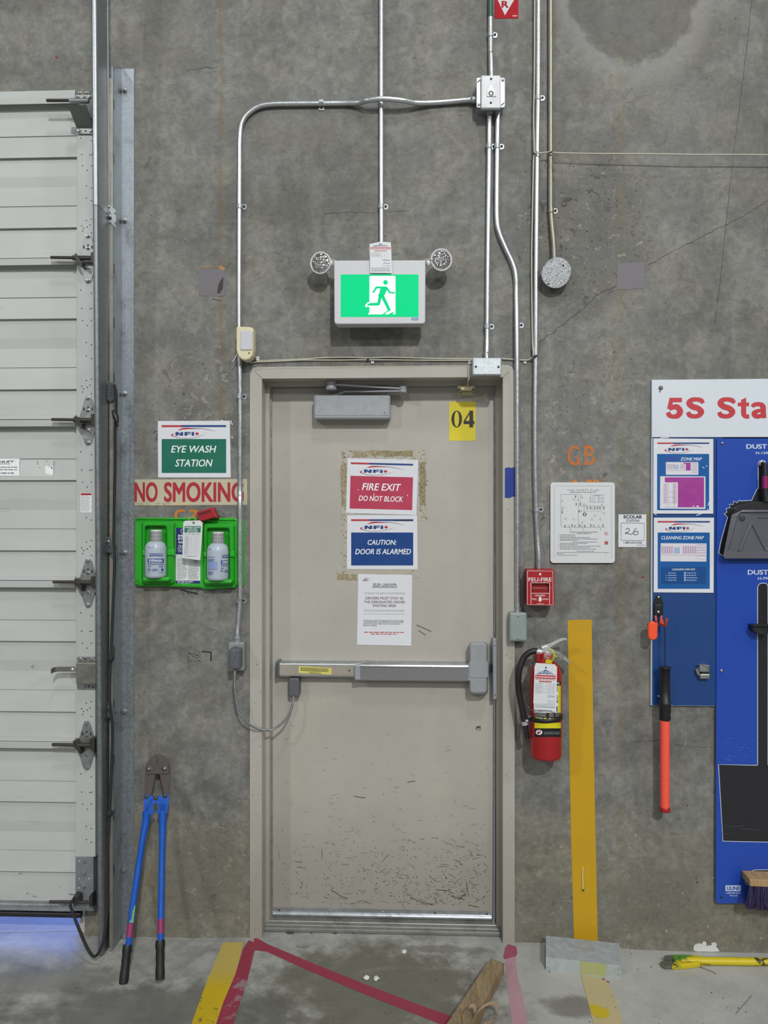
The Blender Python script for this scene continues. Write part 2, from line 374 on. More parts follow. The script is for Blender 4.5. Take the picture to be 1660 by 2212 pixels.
def glyphs(txt, bold, shear, res, space):
    k = (txt, bold, shear, res, space)
    if k not in GC:
        c = bpy.data.curves.new('t', 'FONT'); c.body = txt; c.size = 1; c.shear = shear; c.resolution_u = res; c.space_character = space
        o = bpy.data.objects.new('t', c); COL.objects.link(o); bpy.context.view_layer.update()
        me = bpy.data.meshes.new_from_object(o.evaluated_get(bpy.context.evaluated_depsgraph_get()))
        v = [(p.co.x, p.co.y) for p in me.vertices]; f = [list(p.vertices) for p in me.polygons]
        bpy.data.objects.remove(o); bpy.data.curves.remove(c); bpy.data.meshes.remove(me)
        lay = [0] * len(v)
        if bold:   # heavier weight: overlapping copies nudged sideways and up/down
            nv, v0, f0 = len(v), v, f; v, f, lay = [], [], []
            for k2, (ox, oy) in enumerate(((-1, -.5), (1, -.5), (-1, .5), (1, .5), (0, -.75), (0, .75), (-.5, 0), (.5, 0), (0, 0))):
                v += [(a + ox * bold, b + oy * bold) for a, b in v0]; f += [[i + nv * k2 for i in q] for q in f0]; lay += [k2] * nv
        xs = [p[0] for p in v]; ys = [p[1] for p in v]; a, b = min(xs), min(ys); w, h = max(xs) - a or 1, max(ys) - b or 1
        GC[k] = ([((p[0] - a) / w, (p[1] - b) / h, l) for p, l in zip(v, lay)], f)
    return GC[k]
def rr(x0, y0, x1, y1, r, n=4):
    out = []
    for cx, cyy, a0 in ((x1 - r, y0 + r, -90), (x1 - r, y1 - r, 0), (x0 + r, y1 - r, 90), (x0 + r, y0 + r, 180)):
        for i in range(n + 1):
            a = math.radians(a0 + 90 * i / n); out.append((cx + r * math.cos(a), cyy + r * math.sin(a)))
    return out
def spline(pts, k=8):
    """Catmull-Rom through points of any dimension"""
    pts = [tuple(p) for p in pts]; out = []
    for i in range(len(pts) - 1):
        p0, p1, p2, p3 = pts[max(0, i - 1)], pts[i], pts[i + 1], pts[min(len(pts) - 1, i + 2)]
        for j in range(k):
            t = j / k
            out.append(tuple(.5 * (2 * b + (c - a) * t + (2 * a - 5 * b + 4 * c - e) * t * t + (-a + 3 * b - 3 * c + e) * t ** 3) for a, b, c, e in zip(p0, p1, p2, p3)))
    out.append(pts[-1]); return out
def tag(o, label=None, cat=None, group=None, kind=None):
    if label: o['label'] = label
    if cat: o['category'] = cat
    if group: o['group'] = group
    if kind: o['kind'] = kind
    return o
def empty(name, loc, label, cat, group=None, kind=None):
    o = bpy.data.objects.new(name, None); COL.objects.link(o); o.location = loc; o.empty_display_size = .05
    return tag(o, label, cat, group, kind)
# ================================================================== structure
ZB = -.12
dxl, dxr = P(566, 1400, .012).x, P(1087, 1400, .012).x
dzt = P(830, 816, .012).z
gxl, gxr = -4.6, P(183, 1990, 0).x
gzt = P(100, 235, 0).z
def wall_back():
    mb = MB(WALL); xs = [-6.5, gxl, gxr, dxl - .03, dxr + .03, 5.0]; top = 5.2; th = .24
    for i in range(5):
        z0 = {1: gzt, 3: dzt + .03}.get(i, ZB)
        mb.box((xs[i], 0, z0), (xs[i + 1], th, top))
    w = tag(mb.build('wall_back'), kind='structure')
    # thin cracks that run across the cast panel
    def crack(pts, w_, rnd=2.0):
        q = []
        for (x, y) in spline(pts, 9): q.append((x + random.uniform(-rnd, rnd), y + random.uniform(-rnd, rnd)))
        m = MB(M('4a4743', .9, 0, .2, 30)); m.stroke(q, [random.uniform(.4, 1) * w_ for _ in q], .0006); m.build('crack', w)
    crack([(1660, 435), (1600, 470), (1540, 500), (1460, 540), (1400, 572)], 1.5)
    crack([(1330, 618), (1290, 640), (1255, 672), (1230, 690), (1200, 715), (1165, 738)], 1.8)
    crack([(1625, 0), (1612, 120), (1596, 250), (1578, 400), (1562, 560), (1545, 700)], 1.4, .6)
    crack([(1360, 1603), (1395, 1602), (1425, 1600)], 1.2); crack([(1455, 1608), (1500, 1613), (1540, 1614)], 1)
    crack([(402, 152), (430, 148), (470, 145)], 1.2); crack([(325, 340), (318, 355), (312, 362)], 1.3, .6)
    crack([(700, 462), (760, 458), (812, 460)], 1.1, 1); crack([(840, 458), (885, 455)], 1.1, 1)
    # pencil and marker scribbles, rust dots, small spalls
    m = MB(M('232326', .7, 0, .2, 60))
    for (x0, y0, x1, y1, n) in ((402, 1408, 432, 1432, 26), (388, 1272, 430, 1284, 16), (475, 1106, 512, 1120, 7), (1168, 1110, 1180, 1122, 5), (330, 930, 342, 978, 8), (1300, 1022, 1310, 1030, 5)):
        for _ in range(n):
            x, y = random.uniform(x0, x1), random.uniform(y0, y1); a = random.uniform(-.5, .5) + random.choice((0, 1.5)); L = random.uniform(2, 6)
            m.stroke(spline([(x, y), (x + L * .5, y + random.uniform(-2, 2)), (x + L * math.cos(a), y + L * math.sin(a))], 3), random.uniform(.5, 1.2), .0007)
    m.stroke([(436, 1407), (456, 1409), (456, 1428)], [3, 3.5, 3.5], .0007); m.stroke([(390, 1274), (428, 1283)], 3, .0008)
    tag(m.build('marker_scribble', w), kind='stuff')
    m = MB(M('7d3a2c', .8, 0, .2, 40))
    for x, y in ((122, 124), (1507, 1906), (1505, 1897), (1485, 1740), (1388, 1247), (1392, 1248), (1250, 1313)): m.disc(x, y, random.uniform(1.5, 3), .0006, 7)
    tag(m.build('rust_spot', w), kind='stuff')
    m = MB(M('4f4c48', .9, 0, .25, 40))
    for _ in range(420):
        x, y = random.choice(((random.uniform(300, 1660), random.uniform(0, 2010)), (random.uniform(1120, 1400), random.uniform(280, 900)), (random.uniform(1180, 1400), random.uniform(350, 640))))
        if 555 < x < 1095 and y > 800: continue
        a = random.uniform(0, 3.1); L = random.uniform(1, 4.5)
        m.stroke([(x, y), (x + L * math.cos(a), y + L * math.sin(a))], random.uniform(.8, 2.0), .0005)
    tag(m.build('pit_mark', w), kind='stuff')
    m = MB(M('a09c8f', .85, 0, .15, 40))
    for _ in range(34):
        x, y = random.choice(((random.uniform(300, 530), random.uniform(700, 2000)), (random.uniform(1120, 1320), random.uniform(620, 2010)), (random.uniform(1320, 1660), random.uniform(1880, 2030))))
        n = random.randint(5, 8); r = random.uniform(.8, 2.6); st = random.uniform(.5, 2)
        m.flat([(x + r * random.uniform(.6, 1.3) * math.cos(2 * math.pi * i / n), y + st * r * random.uniform(.6, 1.3) * math.sin(2 * math.pi * i / n)) for i in range(n)], .0005)
    tag(m.build('spall_fleck', w), kind='stuff')
    def stencil(txt, x0, y0, x1, y1, mat):
        mm = MB(mat); mm.text(txt, x0, y0, x1, y1, .0008, bold=.02); return mm
    OR = worn_paint('c07038', '7f7b72', .42, .8, 45)
    mm = stencil('G', 1226, 962, 1253, 1006, OR); mm.text('B', 1262, 962, 1287, 1005, .0008, .025); mm.build('stencil_letter', w)
    for cx in (1243, 1265):
        MB(WALL).rect(cx, 960, cx + 2.6, 1008, .001).build('stencil_gap', w)
    mm = MB(worn_paint('c97a35', '8f897d', .3, .8, 40)); mm.text('C', 377, 1100, 401, 1126, .0008, .03); mm.text('7', 410, 1101, 428, 1126, .0008, .03)
    mm.text('1', 1237, 1036, 1247, 1062, .0008, .03); mm.text('08', 1266, 1035, 1296, 1062, .0008, .03); mm.build('stencil_letter', w)
    m = MB(worn_paint('d8d8d4', '8a8a84', .2, .8, 60)); cf = cm(1360, 1700, 4.32)
    pts = [cf(*p) for p in ((600, 1500), (615, 1475), (650, 1462), (680, 1468), (690, 1448), (715, 1445), (722, 1470), (715, 1490), (740, 1482), (770, 1480), (768, 1460), (800, 1452), (818, 1465), (812, 1490), (830, 1510), (845, 1535), (760, 1538), (700, 1535), (640, 1536), (605, 1528))]
    m.prism(pts, 0, .003); m.build('filler_patch', w)
    m = MB(M('8a6b40', .9, 0, .3, 30)); m.stroke(spline([(330, 1872), (322, 1890), (318, 1905)]), [5, 3] + [3] * 15, .0006); m.stroke(spline([(368, 1905), (364, 1925), (370, 1948)]), 2.5, .0006); m.build('rust_stain', w)
    m = MB(M('8b8480', .85, 0, .08, 20)); m.rect(1480, 1600, 1483, 1612, .0006); m.build('scuff', w)
    return w
wall_back()
# floor: gently dished slab, runs out under the dock door
def floor():
    mb = MB(FLOORM); n = 70; xs = [-6.5 + 11.5 * i / n for i in range(n + 1)]; ys = [3.2, -15]
    mb.add([(x, y, fz(x)) for y in ys for x in xs], [(i + n + 1, i + n + 2, i + 1, i) for i in range(n)], True)
    f = tag(mb.build('floor'), kind='structure')
    m = MB(M('a9a9a2', .8, 0, .15, 20)); h = .0008
    fn = lambda x, y: F(x, y, h)
    m.stroke([(-60, 2013), (0, 2012), (90, 2011), (178, 2010)], [3, 3, 3, 2], 0, fn); m.build('slab_edge', f)
    mm = MB(M('5a5852', .9, 0, .2, 30))
    for i in range(60):
        x, y = random.uniform(250, 1660), random.uniform(2055, 2212); mm.disc(x, y, random.uniform(.7, 1.8), 0, 6, fn)
    tag(mm.build('grit', f), kind='stuff')
    mm = MB(M('6d6b65', .8, 0, .2, 30))
    for pts in ([(1500, 2085), (1530, 2095), (1548, 2104)], [(1440, 2140), (1480, 2128)], [(1590, 2190), (1625, 2150)], [(640, 2044), (655, 2046), (668, 2044)]): mm.stroke(spline(pts), 1.6, 0, fn)
    mm.build('scratch', f)
    return f
floor()

# ------------------------------------------------------------------ door frame
DL = -.115
def door_frame():
    root = empty('trim_1', P(830, 2035, 0), 'beige painted steel frame around the exit door', None, kind='structure')
    FR = DOORP; d0, dF, dS, dB = -.13, .012, -.068, -.13
    xo, xi = P(540, 1400, dF).x, dxl; xo2, xi2 = P(1112.5, 1400, dF).x, dxr
    zt, zi = P(830, 790.5, dF).z, dzt; zb = -.004; st = .016
    def jamb(name, a, b, s):  # a outer, b inner, s = +1 when the opening lies to the right
        m = MB(FR)
        prof = [(a, 0), (a, dF), (b, dF), (b, dS), (b + s * st, dS), (b + s * st, dB), (a, dB)]
        L = [[Vector((x, -d, z)) for x, d in prof] for z in (zb, zt - .03)]
        L.append([Vector((x + (.012 * s if abs(x - a) < 1e-6 else 0), -d, zt - .006)) for x, d in prof]); L.append([Vector((x + (.028 * s if abs(x - a) < 1e-6 else 0), -d, zt - .0005)) for x, d in prof])
        m.loft(L); return m.build(name, root)
    jamb('jamb', xo, xi, 1); jamb('jamb', xo2, xi2, -1)
    m = MB(FR); prof = [(zt, 0), (zt, dF + .0004), (zi, dF + .0004), (zi, dS + .001), (zi - st, dS + .001), (zi - st, dB), (zt, dB)]
    m.loft([[Vector((x, -d, z)) for z, d in prof] for x in (xo + .03, xo2 - .03)]); m.build('head_jamb', root)
    # mitre lines and weatherstrips
    m = MB(M('7f7a70', .8, 0, .1, 30)); m.stroke([(551, 803), (566, 817)], 1, dF + .001); m.stroke([(1100, 803), (1087, 815)], 1, dF + .001); m.build('mitre_joint', root)
    dl = DL
    m = MB(ALU); m.prism([(584.5, 836), (587.5, 836), (589, 2004), (586, 2004)], dl, dl + .012); m.build('weatherstrip', root)
    m = MB(ALU); m.prism([(1069, 836), (1072.5, 836), (1069.5, 2006), (1066, 2006)], dl, dl + .012); m.build('weatherstrip', root)
    m = MB(GREYINK); m.prism([(586, 833.5), (1070, 831.5), (1070, 835), (586, 837)], dl, dl + .010); m.build('weatherstrip', root)
    m = MB(M('6a625a', .8, 0, .2, 20)); 
    for k in range(46):
        x = random.choice((567.8, 1082)); y = random.uniform(900, 2000); m.rect(x, y, x + random.uniform(1, 2.5), y + random.uniform(2, 14), dF - .02 if x < 800 else dF - .02)
    m = MB(worn_paint('b3a78f', 'a59f94', .5, .8, 30)); m.stroke([(543, 800), (600, 796), (700, 795), (830, 792), (1015, 791)], 1.6, dF + .0008)
    m.build('caulk_line', root)
    m = MB(M('5b534b', .9, 0, .2, 40))
    for _ in range(30):
        x, y = random.choice(((random.uniform(541, 565), random.uniform(1300, 2020)), (random.uniform(1089, 1110), random.uniform(1100, 2020)))); m.disc(x, y, random.uniform(.5, 1.1), dF + .0006, 6, ry=random.uniform(.6, 2))
    tag(m.build('chip_mark', root), kind='stuff')
    m = MB(GREYCAST); m.prism([(1065, 1381), (1074, 1380), (1074.5, 1511), (1066, 1511.5)], dl, dS + .006, .003); m.use(SCREW).screw(1069.5, 1393, dS + .006); m.screw(1070, 1500, dS + .006); m.build('strike_plate', root)
    # threshold ramp
    zT = .032; y0, y1 = .11, .035; xa, xb = xi + .001, xi2 - .001
    m = MB(galv('dull_threshold', '8f8e8a', .5, 30, .6, .5))
    prof = [(y1, .004), (y1, .014), (y1 + .004, .017), (y1 + .018, .020), (y1 + .0195, .0235), (y1 + .024, .0235), (y1 + .0255, .021), (y1 + .04, .024), (y1 + .042, .027), (.114, .029), (.114, .004)]
    m.loft([[Vector((x, y, z)) for y, z in prof] for x in (xa, xb)]); m.build('threshold', root)
    m = MB(M('47443e', .9, 0, .2, 20))
    for x0, x1 in ((618, 636), (670, 676), (718, 730), (760, 768), (795, 830), (998, 1008)): m.flat([(x0, 2012), (x1, 2012.5), (x1 - 2, 2016.5), (x0 + 3, 2017)], 0, lambda x, y: F(x, y, .003))
    tag(m.build('broken_grout', root), kind='stuff')
    return root
door_frame()

# ------------------------------------------------------------------ exit door
def exit_door():
    root = empty('door_1', P(830, 1995, DL), 'beige steel exit door with push bar and scuffed lower half', None, kind='structure')
    m = MB(DOORP); m.prism([(587.6, 838), (1069, 836), (1065.5, 1994), (589.3, 1988)], DL - .044, DL, .002); m.build('door_leaf', root)
    # scuffs and heel marks: thick low down, densest at lower right
    m = MB(M('4e473f', .85, 0, .2, 40)); d = DL + .0004
    for _ in range(620):
        y = 1965 - abs(random.gauss(0, 82)); x = 1064 - abs(random.gauss(0, 190)) if random.random() < .75 else random.uniform(600, 1060)
        if not (596 < x < 1050 and 1480 < y < 1955): continue
        L = random.choice((2, 3, 4, 6, 10, 20)) * random.uniform(.5, 1.2); a = random.gauss(.15, .5) if random.random() < .75 else random.uniform(0, 3.1)
        k = random.uniform(-.18, .18); pts = [(x + L * t * math.cos(a + k * t), y + L * t * math.sin(a + k * t)) for t in (0, .35, .7, 1)]
        w = random.uniform(.4, 1.3) * (1.6 if L < 4 else 1); m.stroke([p for p in pts if p[0] < 1060], [w * .4, w, w * .8, w * .3][:len([p for p in pts if p[0] < 1060])], d)
    for pts in ([(715, 1922), (735, 1935), (752, 1941)], [(942, 1922), (968, 1924), (980, 1931)], [(1008, 1908), (1011, 1926)], [(975, 1936), (1003, 1943)], [(990, 1944), (1006, 1931)], [(1012, 1955), (1035, 1960)], [(886, 1938), (910, 1948), (935, 1955)], [(905, 1362), (920, 1372)], [(880, 1690), (898, 1687)], [(765, 1720), (790, 1724)], [(900, 1350), (932, 1364)]):
        m.stroke(pts, 1.6, d)
    tag(m.build('scuff_mark', root), kind='stuff')
    m = MB(M('756e62', .8, 0, .2, 40))
    for _ in range(170):
        y = 1950 - abs(random.gauss(0, 170)); x = random.uniform(600, 1050); L = random.uniform(2, 16); a = random.gauss(.1, .45)
        m.stroke([(x, y), (x + L * .5 * math.cos(a), y + L * .5 * math.sin(a)), (min(1056, x + L * math.cos(a + .2)), y + L * math.sin(a + .06))], [.3, .9, .3], d)
    tag(m.build('faint_scratch', root), kind='stuff')
    # old tape residue round the notices
    TAPE = worn_paint('968a6c', 'aea79b', .40, .7, 60)
    m = MB(TAPE); c = cm(700, 940, 4.608); q = lambda pts: [c(*p) for p in pts]; d = DL + .0006
    def ragged(x0, y0, x1, y1, k=1.6):
        n = 9; out = []
        for a, b in (((x0, y0), (x1, y0)), ((x1, y0), (x1, y1)), ((x1, y1), (x0, y1)), ((x0, y1), (x0, y0))):
            for i in range(n): t = i / n; out.append((a[0] + (b[0] - a[0]) * t + random.uniform(-k, k), a[1] + (b[1] - a[1]) * t + random.uniform(-k, k)))
        return out
    m.flat(ragged(763, 973.5, 896, 986), d); m.build('tape_residue', root)
    for r in ((737, 1002, 749, 1107), (907, 996, 920, 1118), (728, 1238, 771, 1254)): MB(TAPE).flat(ragged(*r), d).build('tape_residue', root)
    PALE = M('b2ab9d', .4, 0, .08, 60)
    for kk, r in enumerate(((738, 971, 757, 1001), (893, 974, 919, 1000), (737, 1094, 752, 1114), (903, 1092, 920, 1124), (742, 1113, 760, 1240), (744, 1225, 897, 1241), (893, 1224, 908, 1248))):
        MB(PALE).flat(ragged(*r, k=1.8), d + .00008 * (kk + 2)).build('tape_residue', root)
    m = MB(M('6e6349', .8, 0, .2, 40))
    for _ in range(220):
        x, y = random.choice(((random.uniform(738, 920), random.uniform(972, 990)), (random.uniform(737, 750), random.uniform(975, 1250)), (random.uniform(905, 921), random.uniform(985, 1125))))
        if 752 < x < 904 and y > 990: continue
        L = random.uniform(2, 6); a = random.choice((0, 1.57)) + random.gauss(0, .4); m.stroke([(x, y), (x + L * math.cos(a), y + L * math.sin(a))], random.uniform(.5, 1.3), d + .0006)
    tag(m.build('residue_crumb', root), kind='stuff')
    # door sweep
    zz = lambda y, dd: P(830, y, dd).z
    def along(y, xx): return y + (xx - 830) * .0195
    m = MB(ALU)
    sec = [(1964.0, DL), (1964.0, DL + .004), (1974.5, DL + .005), (1976, DL + .012), (1979.5, DL + .016), (1983, DL + .013), (1984.5, DL + .004), (1984.5, DL)]
    m.loft([[P(x, along(y, x), dd) for y, dd in sec] for x in (589.5, 1062.5)])
    for x in (603, 714, 827, 940, 1052): m.screw(x, along(1970, x), DL + .004, .0045, .003, DARKST if x in (603, 940, 1052) else SCREW)
    sw = m.build('door_sweep', root)
    m = MB(M('3a3836', .7, 0, .2, 60)); m.prism([(589.5, 1979.8), (1063, 1989), (1063.5, 1995), (589.5, 1986)], DL, DL + .006); m.build('rubber_strip', sw)
    # closer
    cl = MB(GREYCAST); cl.prism(rr(677.5, 853, 844, 905, 5), DL, DL + .062, .008, 3); b = cl.build('door_closer', root)
    m = MB(M('9da0a5', .4, .4, .05, 30)); m.prism(rr(681, 856.5, 841, 897.5, 3), DL + .0618, DL + .0635, .001); m.build('closer_cover', b)
    dz = DL + .068
    m = MB(GREYCAST); p = P(716, 833, dz)
    m.lathe((p.x, p.y, p.z - .018), (0, 0, 1), [(.021, 0), (.023, .004), (.023, .016), (.02, .018), (.02, .026), (.023, .028), (.023, .036), (.018, .04), (0, .04)], 18); m.build('arm_pivot', b)
    p2 = P(871, 842, dz); m = MB(GREYCAST); m.lathe((p2.x, p2.y, p2.z - .012), (0, 0, 1), [(.016, 0), (.017, .004), (.017, .012), (.014, .014), (.017, .016), (.017, .024), (0, .026)], 18); m.build('arm_pivot', b)
    def bar(a, bb, w, t):
        m = MB(GREYCAST); a, bb = Vector(a), Vector(bb); u = (bb - a).normalized(); s_ = u.cross(Vector((0, 0, 1))).normalized() * w / 2; h = Vector((0, 0, t / 2))
        m.loft([[e + s_ + h, e - s_ + h, e - s_ - h, e + s_ - h] for e in (a, bb)]); return m
    bar((p.x, p.y, p.z + .004), (p2.x, p2.y, p2.z + .004), .02, .006).build('closer_arm', b)
    p3 = P(722, 853, DL + .03)
    m = bar((p3.x + .04, p3.y, p3.z + .012), (p2.x, p2.y, p2.z - .006), .02, .006); m.tube([p3, (p3.x + .02, p3.y, p3.z + .004), (p3.x + .045, p3.y, p3.z + .012)], .006, 8); m.build('closer_arm', b)
    m = MB(GREYCAST); m.lathe((p3.x, p3.y, p3.z - .012), (0, 0, 1), [(.014, 0), (.014, .014), (.008, .016), (0, .017)], 14); m.build('spindle', b)
    m = MB(DARKST); m.rect(688, 889, 690, 890, DL + .0637); 
    m.rect(831, 890, 832.5, 893, DL + .0637); m.build('scratch', b)
    # magnetic contact (door half)
    m = MB(CREAM); m.prism(rr(991, 844.5, 1027, 853, 1.5), DL, DL + .006); m.prism(rr(997.5, 845.5, 1021, 852.5, 1), DL + .006, DL + .012, .002); m.use(DARKST).screw(994.5, 848.8, DL + .006, .0025, .002); m.screw(1023.7, 848.8, DL + .006, .0025, .002)
    m.build('alarm_contact', root)
    # push bar
    dR, dT = DL + .052, DL + .068
    m = MB(ALU); m.prism([(598, 1431), (1022, 1434), (1022, 1466), (598, 1462.5)], DL, dR, .008, 3); pb = m.build('push_bar', root)
    m = MB(M('b5ada3', .38, .5, .05, 30)); m.prism([(604, 1436), (769, 1437.4), (769, 1460), (604, 1459)], dR - .0005, dR + .0015, .0008); m.build('rail_cover', pb)
    m = MB(M('6a6c70', .4, .4, .1, 30)); m.prism(rr(595.5, 1429, 604.5, 1463.5, 2.5), DL, dR + .003, .006, 3); m.build('end_cap', pb)
    sbar = NT('brushed_steel'); nz = sbar.noise(40, 3, .5, sx=.03, sz=6); sbar.fin(sbar.mix(nz, lin('b6b6b8'), lin('bebec1')), sbar.rng(nz, .3, .7, .24, .27), 1.0)
    m = MB(sbar.m)
    sec = [(1433.5, DL + .03), (1433.5, dR + .004), (1435.5, dR + .012), (1439, dT), (1439.8, dT), (1440.4, dT - .0025), (1441.2, dT), (1467, dT + .002), (1469.5, dT - .006), (1469.5, DL + .03)]
    m.loft([[P(x, y + (x - 780) * .0085, dd) for y, dd in sec] for x in (778, 1014)]); m.build('touch_bar', pb)
    for x0, x1, dy in ((766.5, 779, 0), (1011.5, 1024, 2)):
        m = MB(M('9ca1a8', .45, .2, .05, 30)); m.prism(rr(x0, 1437 + dy, x1, 1469.5 + dy, 2.2), DL + .03, dT + .004, .004, 2); m.build('bar_bracket', pb)
    hd = MB(GREYCAST)
    def hloop(x0, y0, x1, y1, r, dd): return [P(x, y, dd) for x, y in rr(x0, y0, x1, y1, r, 5)]
    hd.loft([hloop(1013, 1386, 1055, 1500.5, 9, DL), hloop(1013.5, 1386.5, 1054.5, 1500, 9, DL + .05), hloop(1015.5, 1389, 1052.5, 1498, 8, DL + .068), hloop(1018, 1392, 1050, 1495, 7, DL + .0725)])
    h = hd.build('latch_head', pb)
    m = MB(GREYCAST); m.loft([hloop(1012.5, 1428, 1057, 1466, 4, DL), hloop(1012.8, 1428.5, 1056.5, 1465.5, 4, DL + .068), hloop(1015, 1430.5, 1054, 1463.5, 3, DL + .075)]); m.build('latch_housing', pb)
    m = MB(BLACKP); m.prism([(1055, 1438), (1066, 1437), (1066, 1452), (1055, 1450)], DL + .01, DL + .03, .002); m.build('latch_bolt', pb)
    m = MB(M('d8cf6a', .5, 0, .04, 20)); m.flat([(646.5, 1439), (717, 1443.5), (716, 1457), (645, 1453.5)], dR + .0022)
    m.use(INK); fn = lambda x, y: P(x, y + (x - 646) * .05, dR + .0027)
    m.text('WARNING', 668, 1450, 694, 1454, 0, fn=fn, rot=math.pi); m.lines(650, 1441, 712, 1449, 3, 0, .55, .05, fn, 4); m.build('warning_sticker', pb)
    m = MB(INK); m.disc(755, 1448.5, 2, dR + .002); m.build('key_hole', pb)
    # lock cylinder
    m = MB(SCREW); p = P(1034, 1571.5, DL); m.lathe(p, (0, -1, 0), [(.011, 0), (.011, .003), (.008, .005), (.0075, .004), (.004, .0045), (0, .005)], 16); m.use(DARKST); m.disc(1034, 1571.5, 2.2, DL + .0058, 8); m.build('lock_cylinder', root)
    # loop cap on the door
    m = MB(GREYPL); m.prism(rr(623.5, 1464.5, 646.5, 1506, 4.5), DL, DL + .05, .007, 3); m.screw(646, 1486, DL + .03, .002, .002, SCREW); m.build('cable_cap', root)
    return root
exit_door()

# ------------------------------------------------------------------ sectional dock door
def dock_door():
    root = empty('door_2', P(100, 1975, .05), 'white ribbed sectional dock door raised a little off the floor', None, kind='structure')
    J = [209, 557, 906, 1254, 1602, 1948]
    base = [(0, .088), (14, .086), (15, .052), (84, .060), (84.6, .056), (130, .067), (131.5, .055), (172, .055), (195, .050), (235, .058), (235.6, .0545), (282, .067), (283.5, .055), (337, .061), (338, .084), (346.6, .086)]
    xl, xe = gxl - .05, P(166, 1000, .07).x
    for k in range(5):
        a, b = J[k], J[k + 1]; s = (b - a) / 348; m = MB(WPANEL)
        pr = [(a - 14, .086)] + base if k == 0 else base
        L = []
        for o, d in pr:
            y = (a + o * s) if o < 100 or k else a + o * s
            if k == 0 and (o, d) == (a - 14, .086): y = a - 14
            if k == 4 and o >= 337: d = .055
            L.append((P(100, y + .8, d).z, d))
        prof = [Vector((0, -d, z)) for z, d in L] + [Vector((0, -.012, L[-1][0])), Vector((0, -.012, L[0][0]))]
        m.loft([[Vector((x, p.y, p.z)) for p in prof] for x in (xl, xe)])
        sec = m.build('door_section', root)
        ys, ye = (283, b - 1.5) if k == 0 else (a + 2, b - 1.5)
        if k == 4: ye = 1851
        st = MB(WPANEL); st.prism([(166.5 - ys * .0018, ys), (206, ys), (206, ye), (166.5 - ye * .0018, ye)], .012, .082, .0015); es = st.build('end_stile', sec)
        hm = MB(BLACKP); 
        for dx, dy in ((10, 12), (33, 20), (14, 92), (33, 92), (24, 105), (12, 60), (34, 60), (30, 61), (22, 150), (33, 156), (22, 185), (33, 192), (22, 250), (33, 246), (12, 265), (24, 268), (30, 262), (14, 280), (33, 285), (16, 272)):
            y = a + 60 + dy * .82 if k else a + 80 + dy * .75
            if y < ye - 8: hm.disc(164.5 + dx, y, 1.35, .0826, 7)
        tag(hm.build('fastener_hole', sec), kind='stuff')
    ZN = STEEL
    def bolt(m, x, y, d, r=.0075):
        m.use(SCREW); p = P(x, y, d); m.lathe(p, (0, -1, 0), [(r * 1.25, 0), (r * 1.25, .0015), (r, .002), (r, .006), (r * .7, .0075), (0, .008)], 6, False); m.use(ZN)
    # hinges with roller stems
    for j, (yc, x0, xk) in enumerate(((557, 110, 190), (907, 112, 190), (1258, 115, 190), (1609, 113, 187))):
        m = MB(ZN); t, bm = yc - 51, yc + 54
        m.prism([(xk - 4, t), (xk + 4, t), (xk + 8, t + 6), (xk + 17, yc - 12), (xk + 17, yc + 2), (xk - 17, yc + 2), (xk - 17, yc - 12), (xk - 7, t + 6)], .08, .086, .001)
        m.prism([(xk - 17, yc + 4), (xk + 17, yc + 4), (xk + 17, yc + 18), (xk + 8, bm - 6), (xk + 4, bm), (xk - 4, bm), (xk - 8, bm - 6), (xk - 17, yc + 18)], .08, .086, .001)
        h = m.build('roller_hinge', root)
        m = MB(ZN); bolt(m, xk, t + 4, .086); bolt(m, xk, yc - 21, .086, .006); bolt(m, xk, bm - 5, .086); bolt(m, xk, yc + 22, .086, .006); tag(m.build('hinge_bolt', h), kind='stuff')
        m = MB(INK)
        for dx in (-9, 0, 9): m.flat(rr(xk + dx - 1.3, yc - 27 - (3 if dx == 0 else 0), xk + dx + 1.3, yc - 20 - (3 if dx == 0 else 0), 1.2, 2), .0875)
        tag(m.build('hinge_slot', h), kind='stuff')
        m = MB(DARKST); a, b = P(x0 + 47, yc, .112), P(205, yc + 1, .112)
        m.tube([a, b], .0095, 10); 
        m.prism([(xk - 30, yc - 8), (xk - 25, yc - 8), (xk - 14, yc + 8), (xk - 12, yc + 20), (xk - 17, yc + 18), (xk - 28, yc)], .082, .122, .001)
        m.prism([(xk + 6, yc - 12), (xk + 18, yc - 14), (xk + 18, yc + 18), (xk + 6, yc + 8)], .086, .13, .001); m.build('hinge_bracket', h)
        m = MB(DARKST); m.tube([P(x0, yc - 1, .112), P(x0 + 70, yc, .112)], .0062, 10); m.build('roller_stem', h)
    # top bracket
    m = MB(ZN); m.prism([(164, 205), (199, 205), (199, 213), (164, 213)], .086, .09); bolt(m, 168, 209, .09, .005); bolt(m, 183, 209, .09, .006); bolt(m, 195, 209, .09, .006); bolt(m, 173, 201, .087, .005); bolt(m, 188, 201, .087, .005)
    tb = m.build('top_bracket', root)
    m = MB(DARKST); m.tube([P(101, 217, .13), P(158, 217, .13)], .0062, 10); m.build('roller_stem', tb)
    m = MB(ZN); m.tube([P(151, 218, .13), P(192, 218, .13)], .01, 10); m.build('stem_sleeve', tb)
    m = MB(galv('dull_zinc', '7f827e', .55, 40, .6, .4)); a = [P(147, 227, .17), P(187, 227, .17), P(201, 270, .088), P(201, 278, .088), P(166, 278, .088)]
    m.add(a + [p + Vector((0, .004, -.003)) for p in a], [(0, 1, 2, 3, 4), (9, 8, 7, 6, 5), (0, 5, 6, 1), (0, 4, 9, 5)]); m.add([P(147, 227, .17), P(187, 227, .17), P(188, 231, .135), P(150, 231, .135)], [(0, 1, 2, 3)]); m.build('bracket_arm', tb)
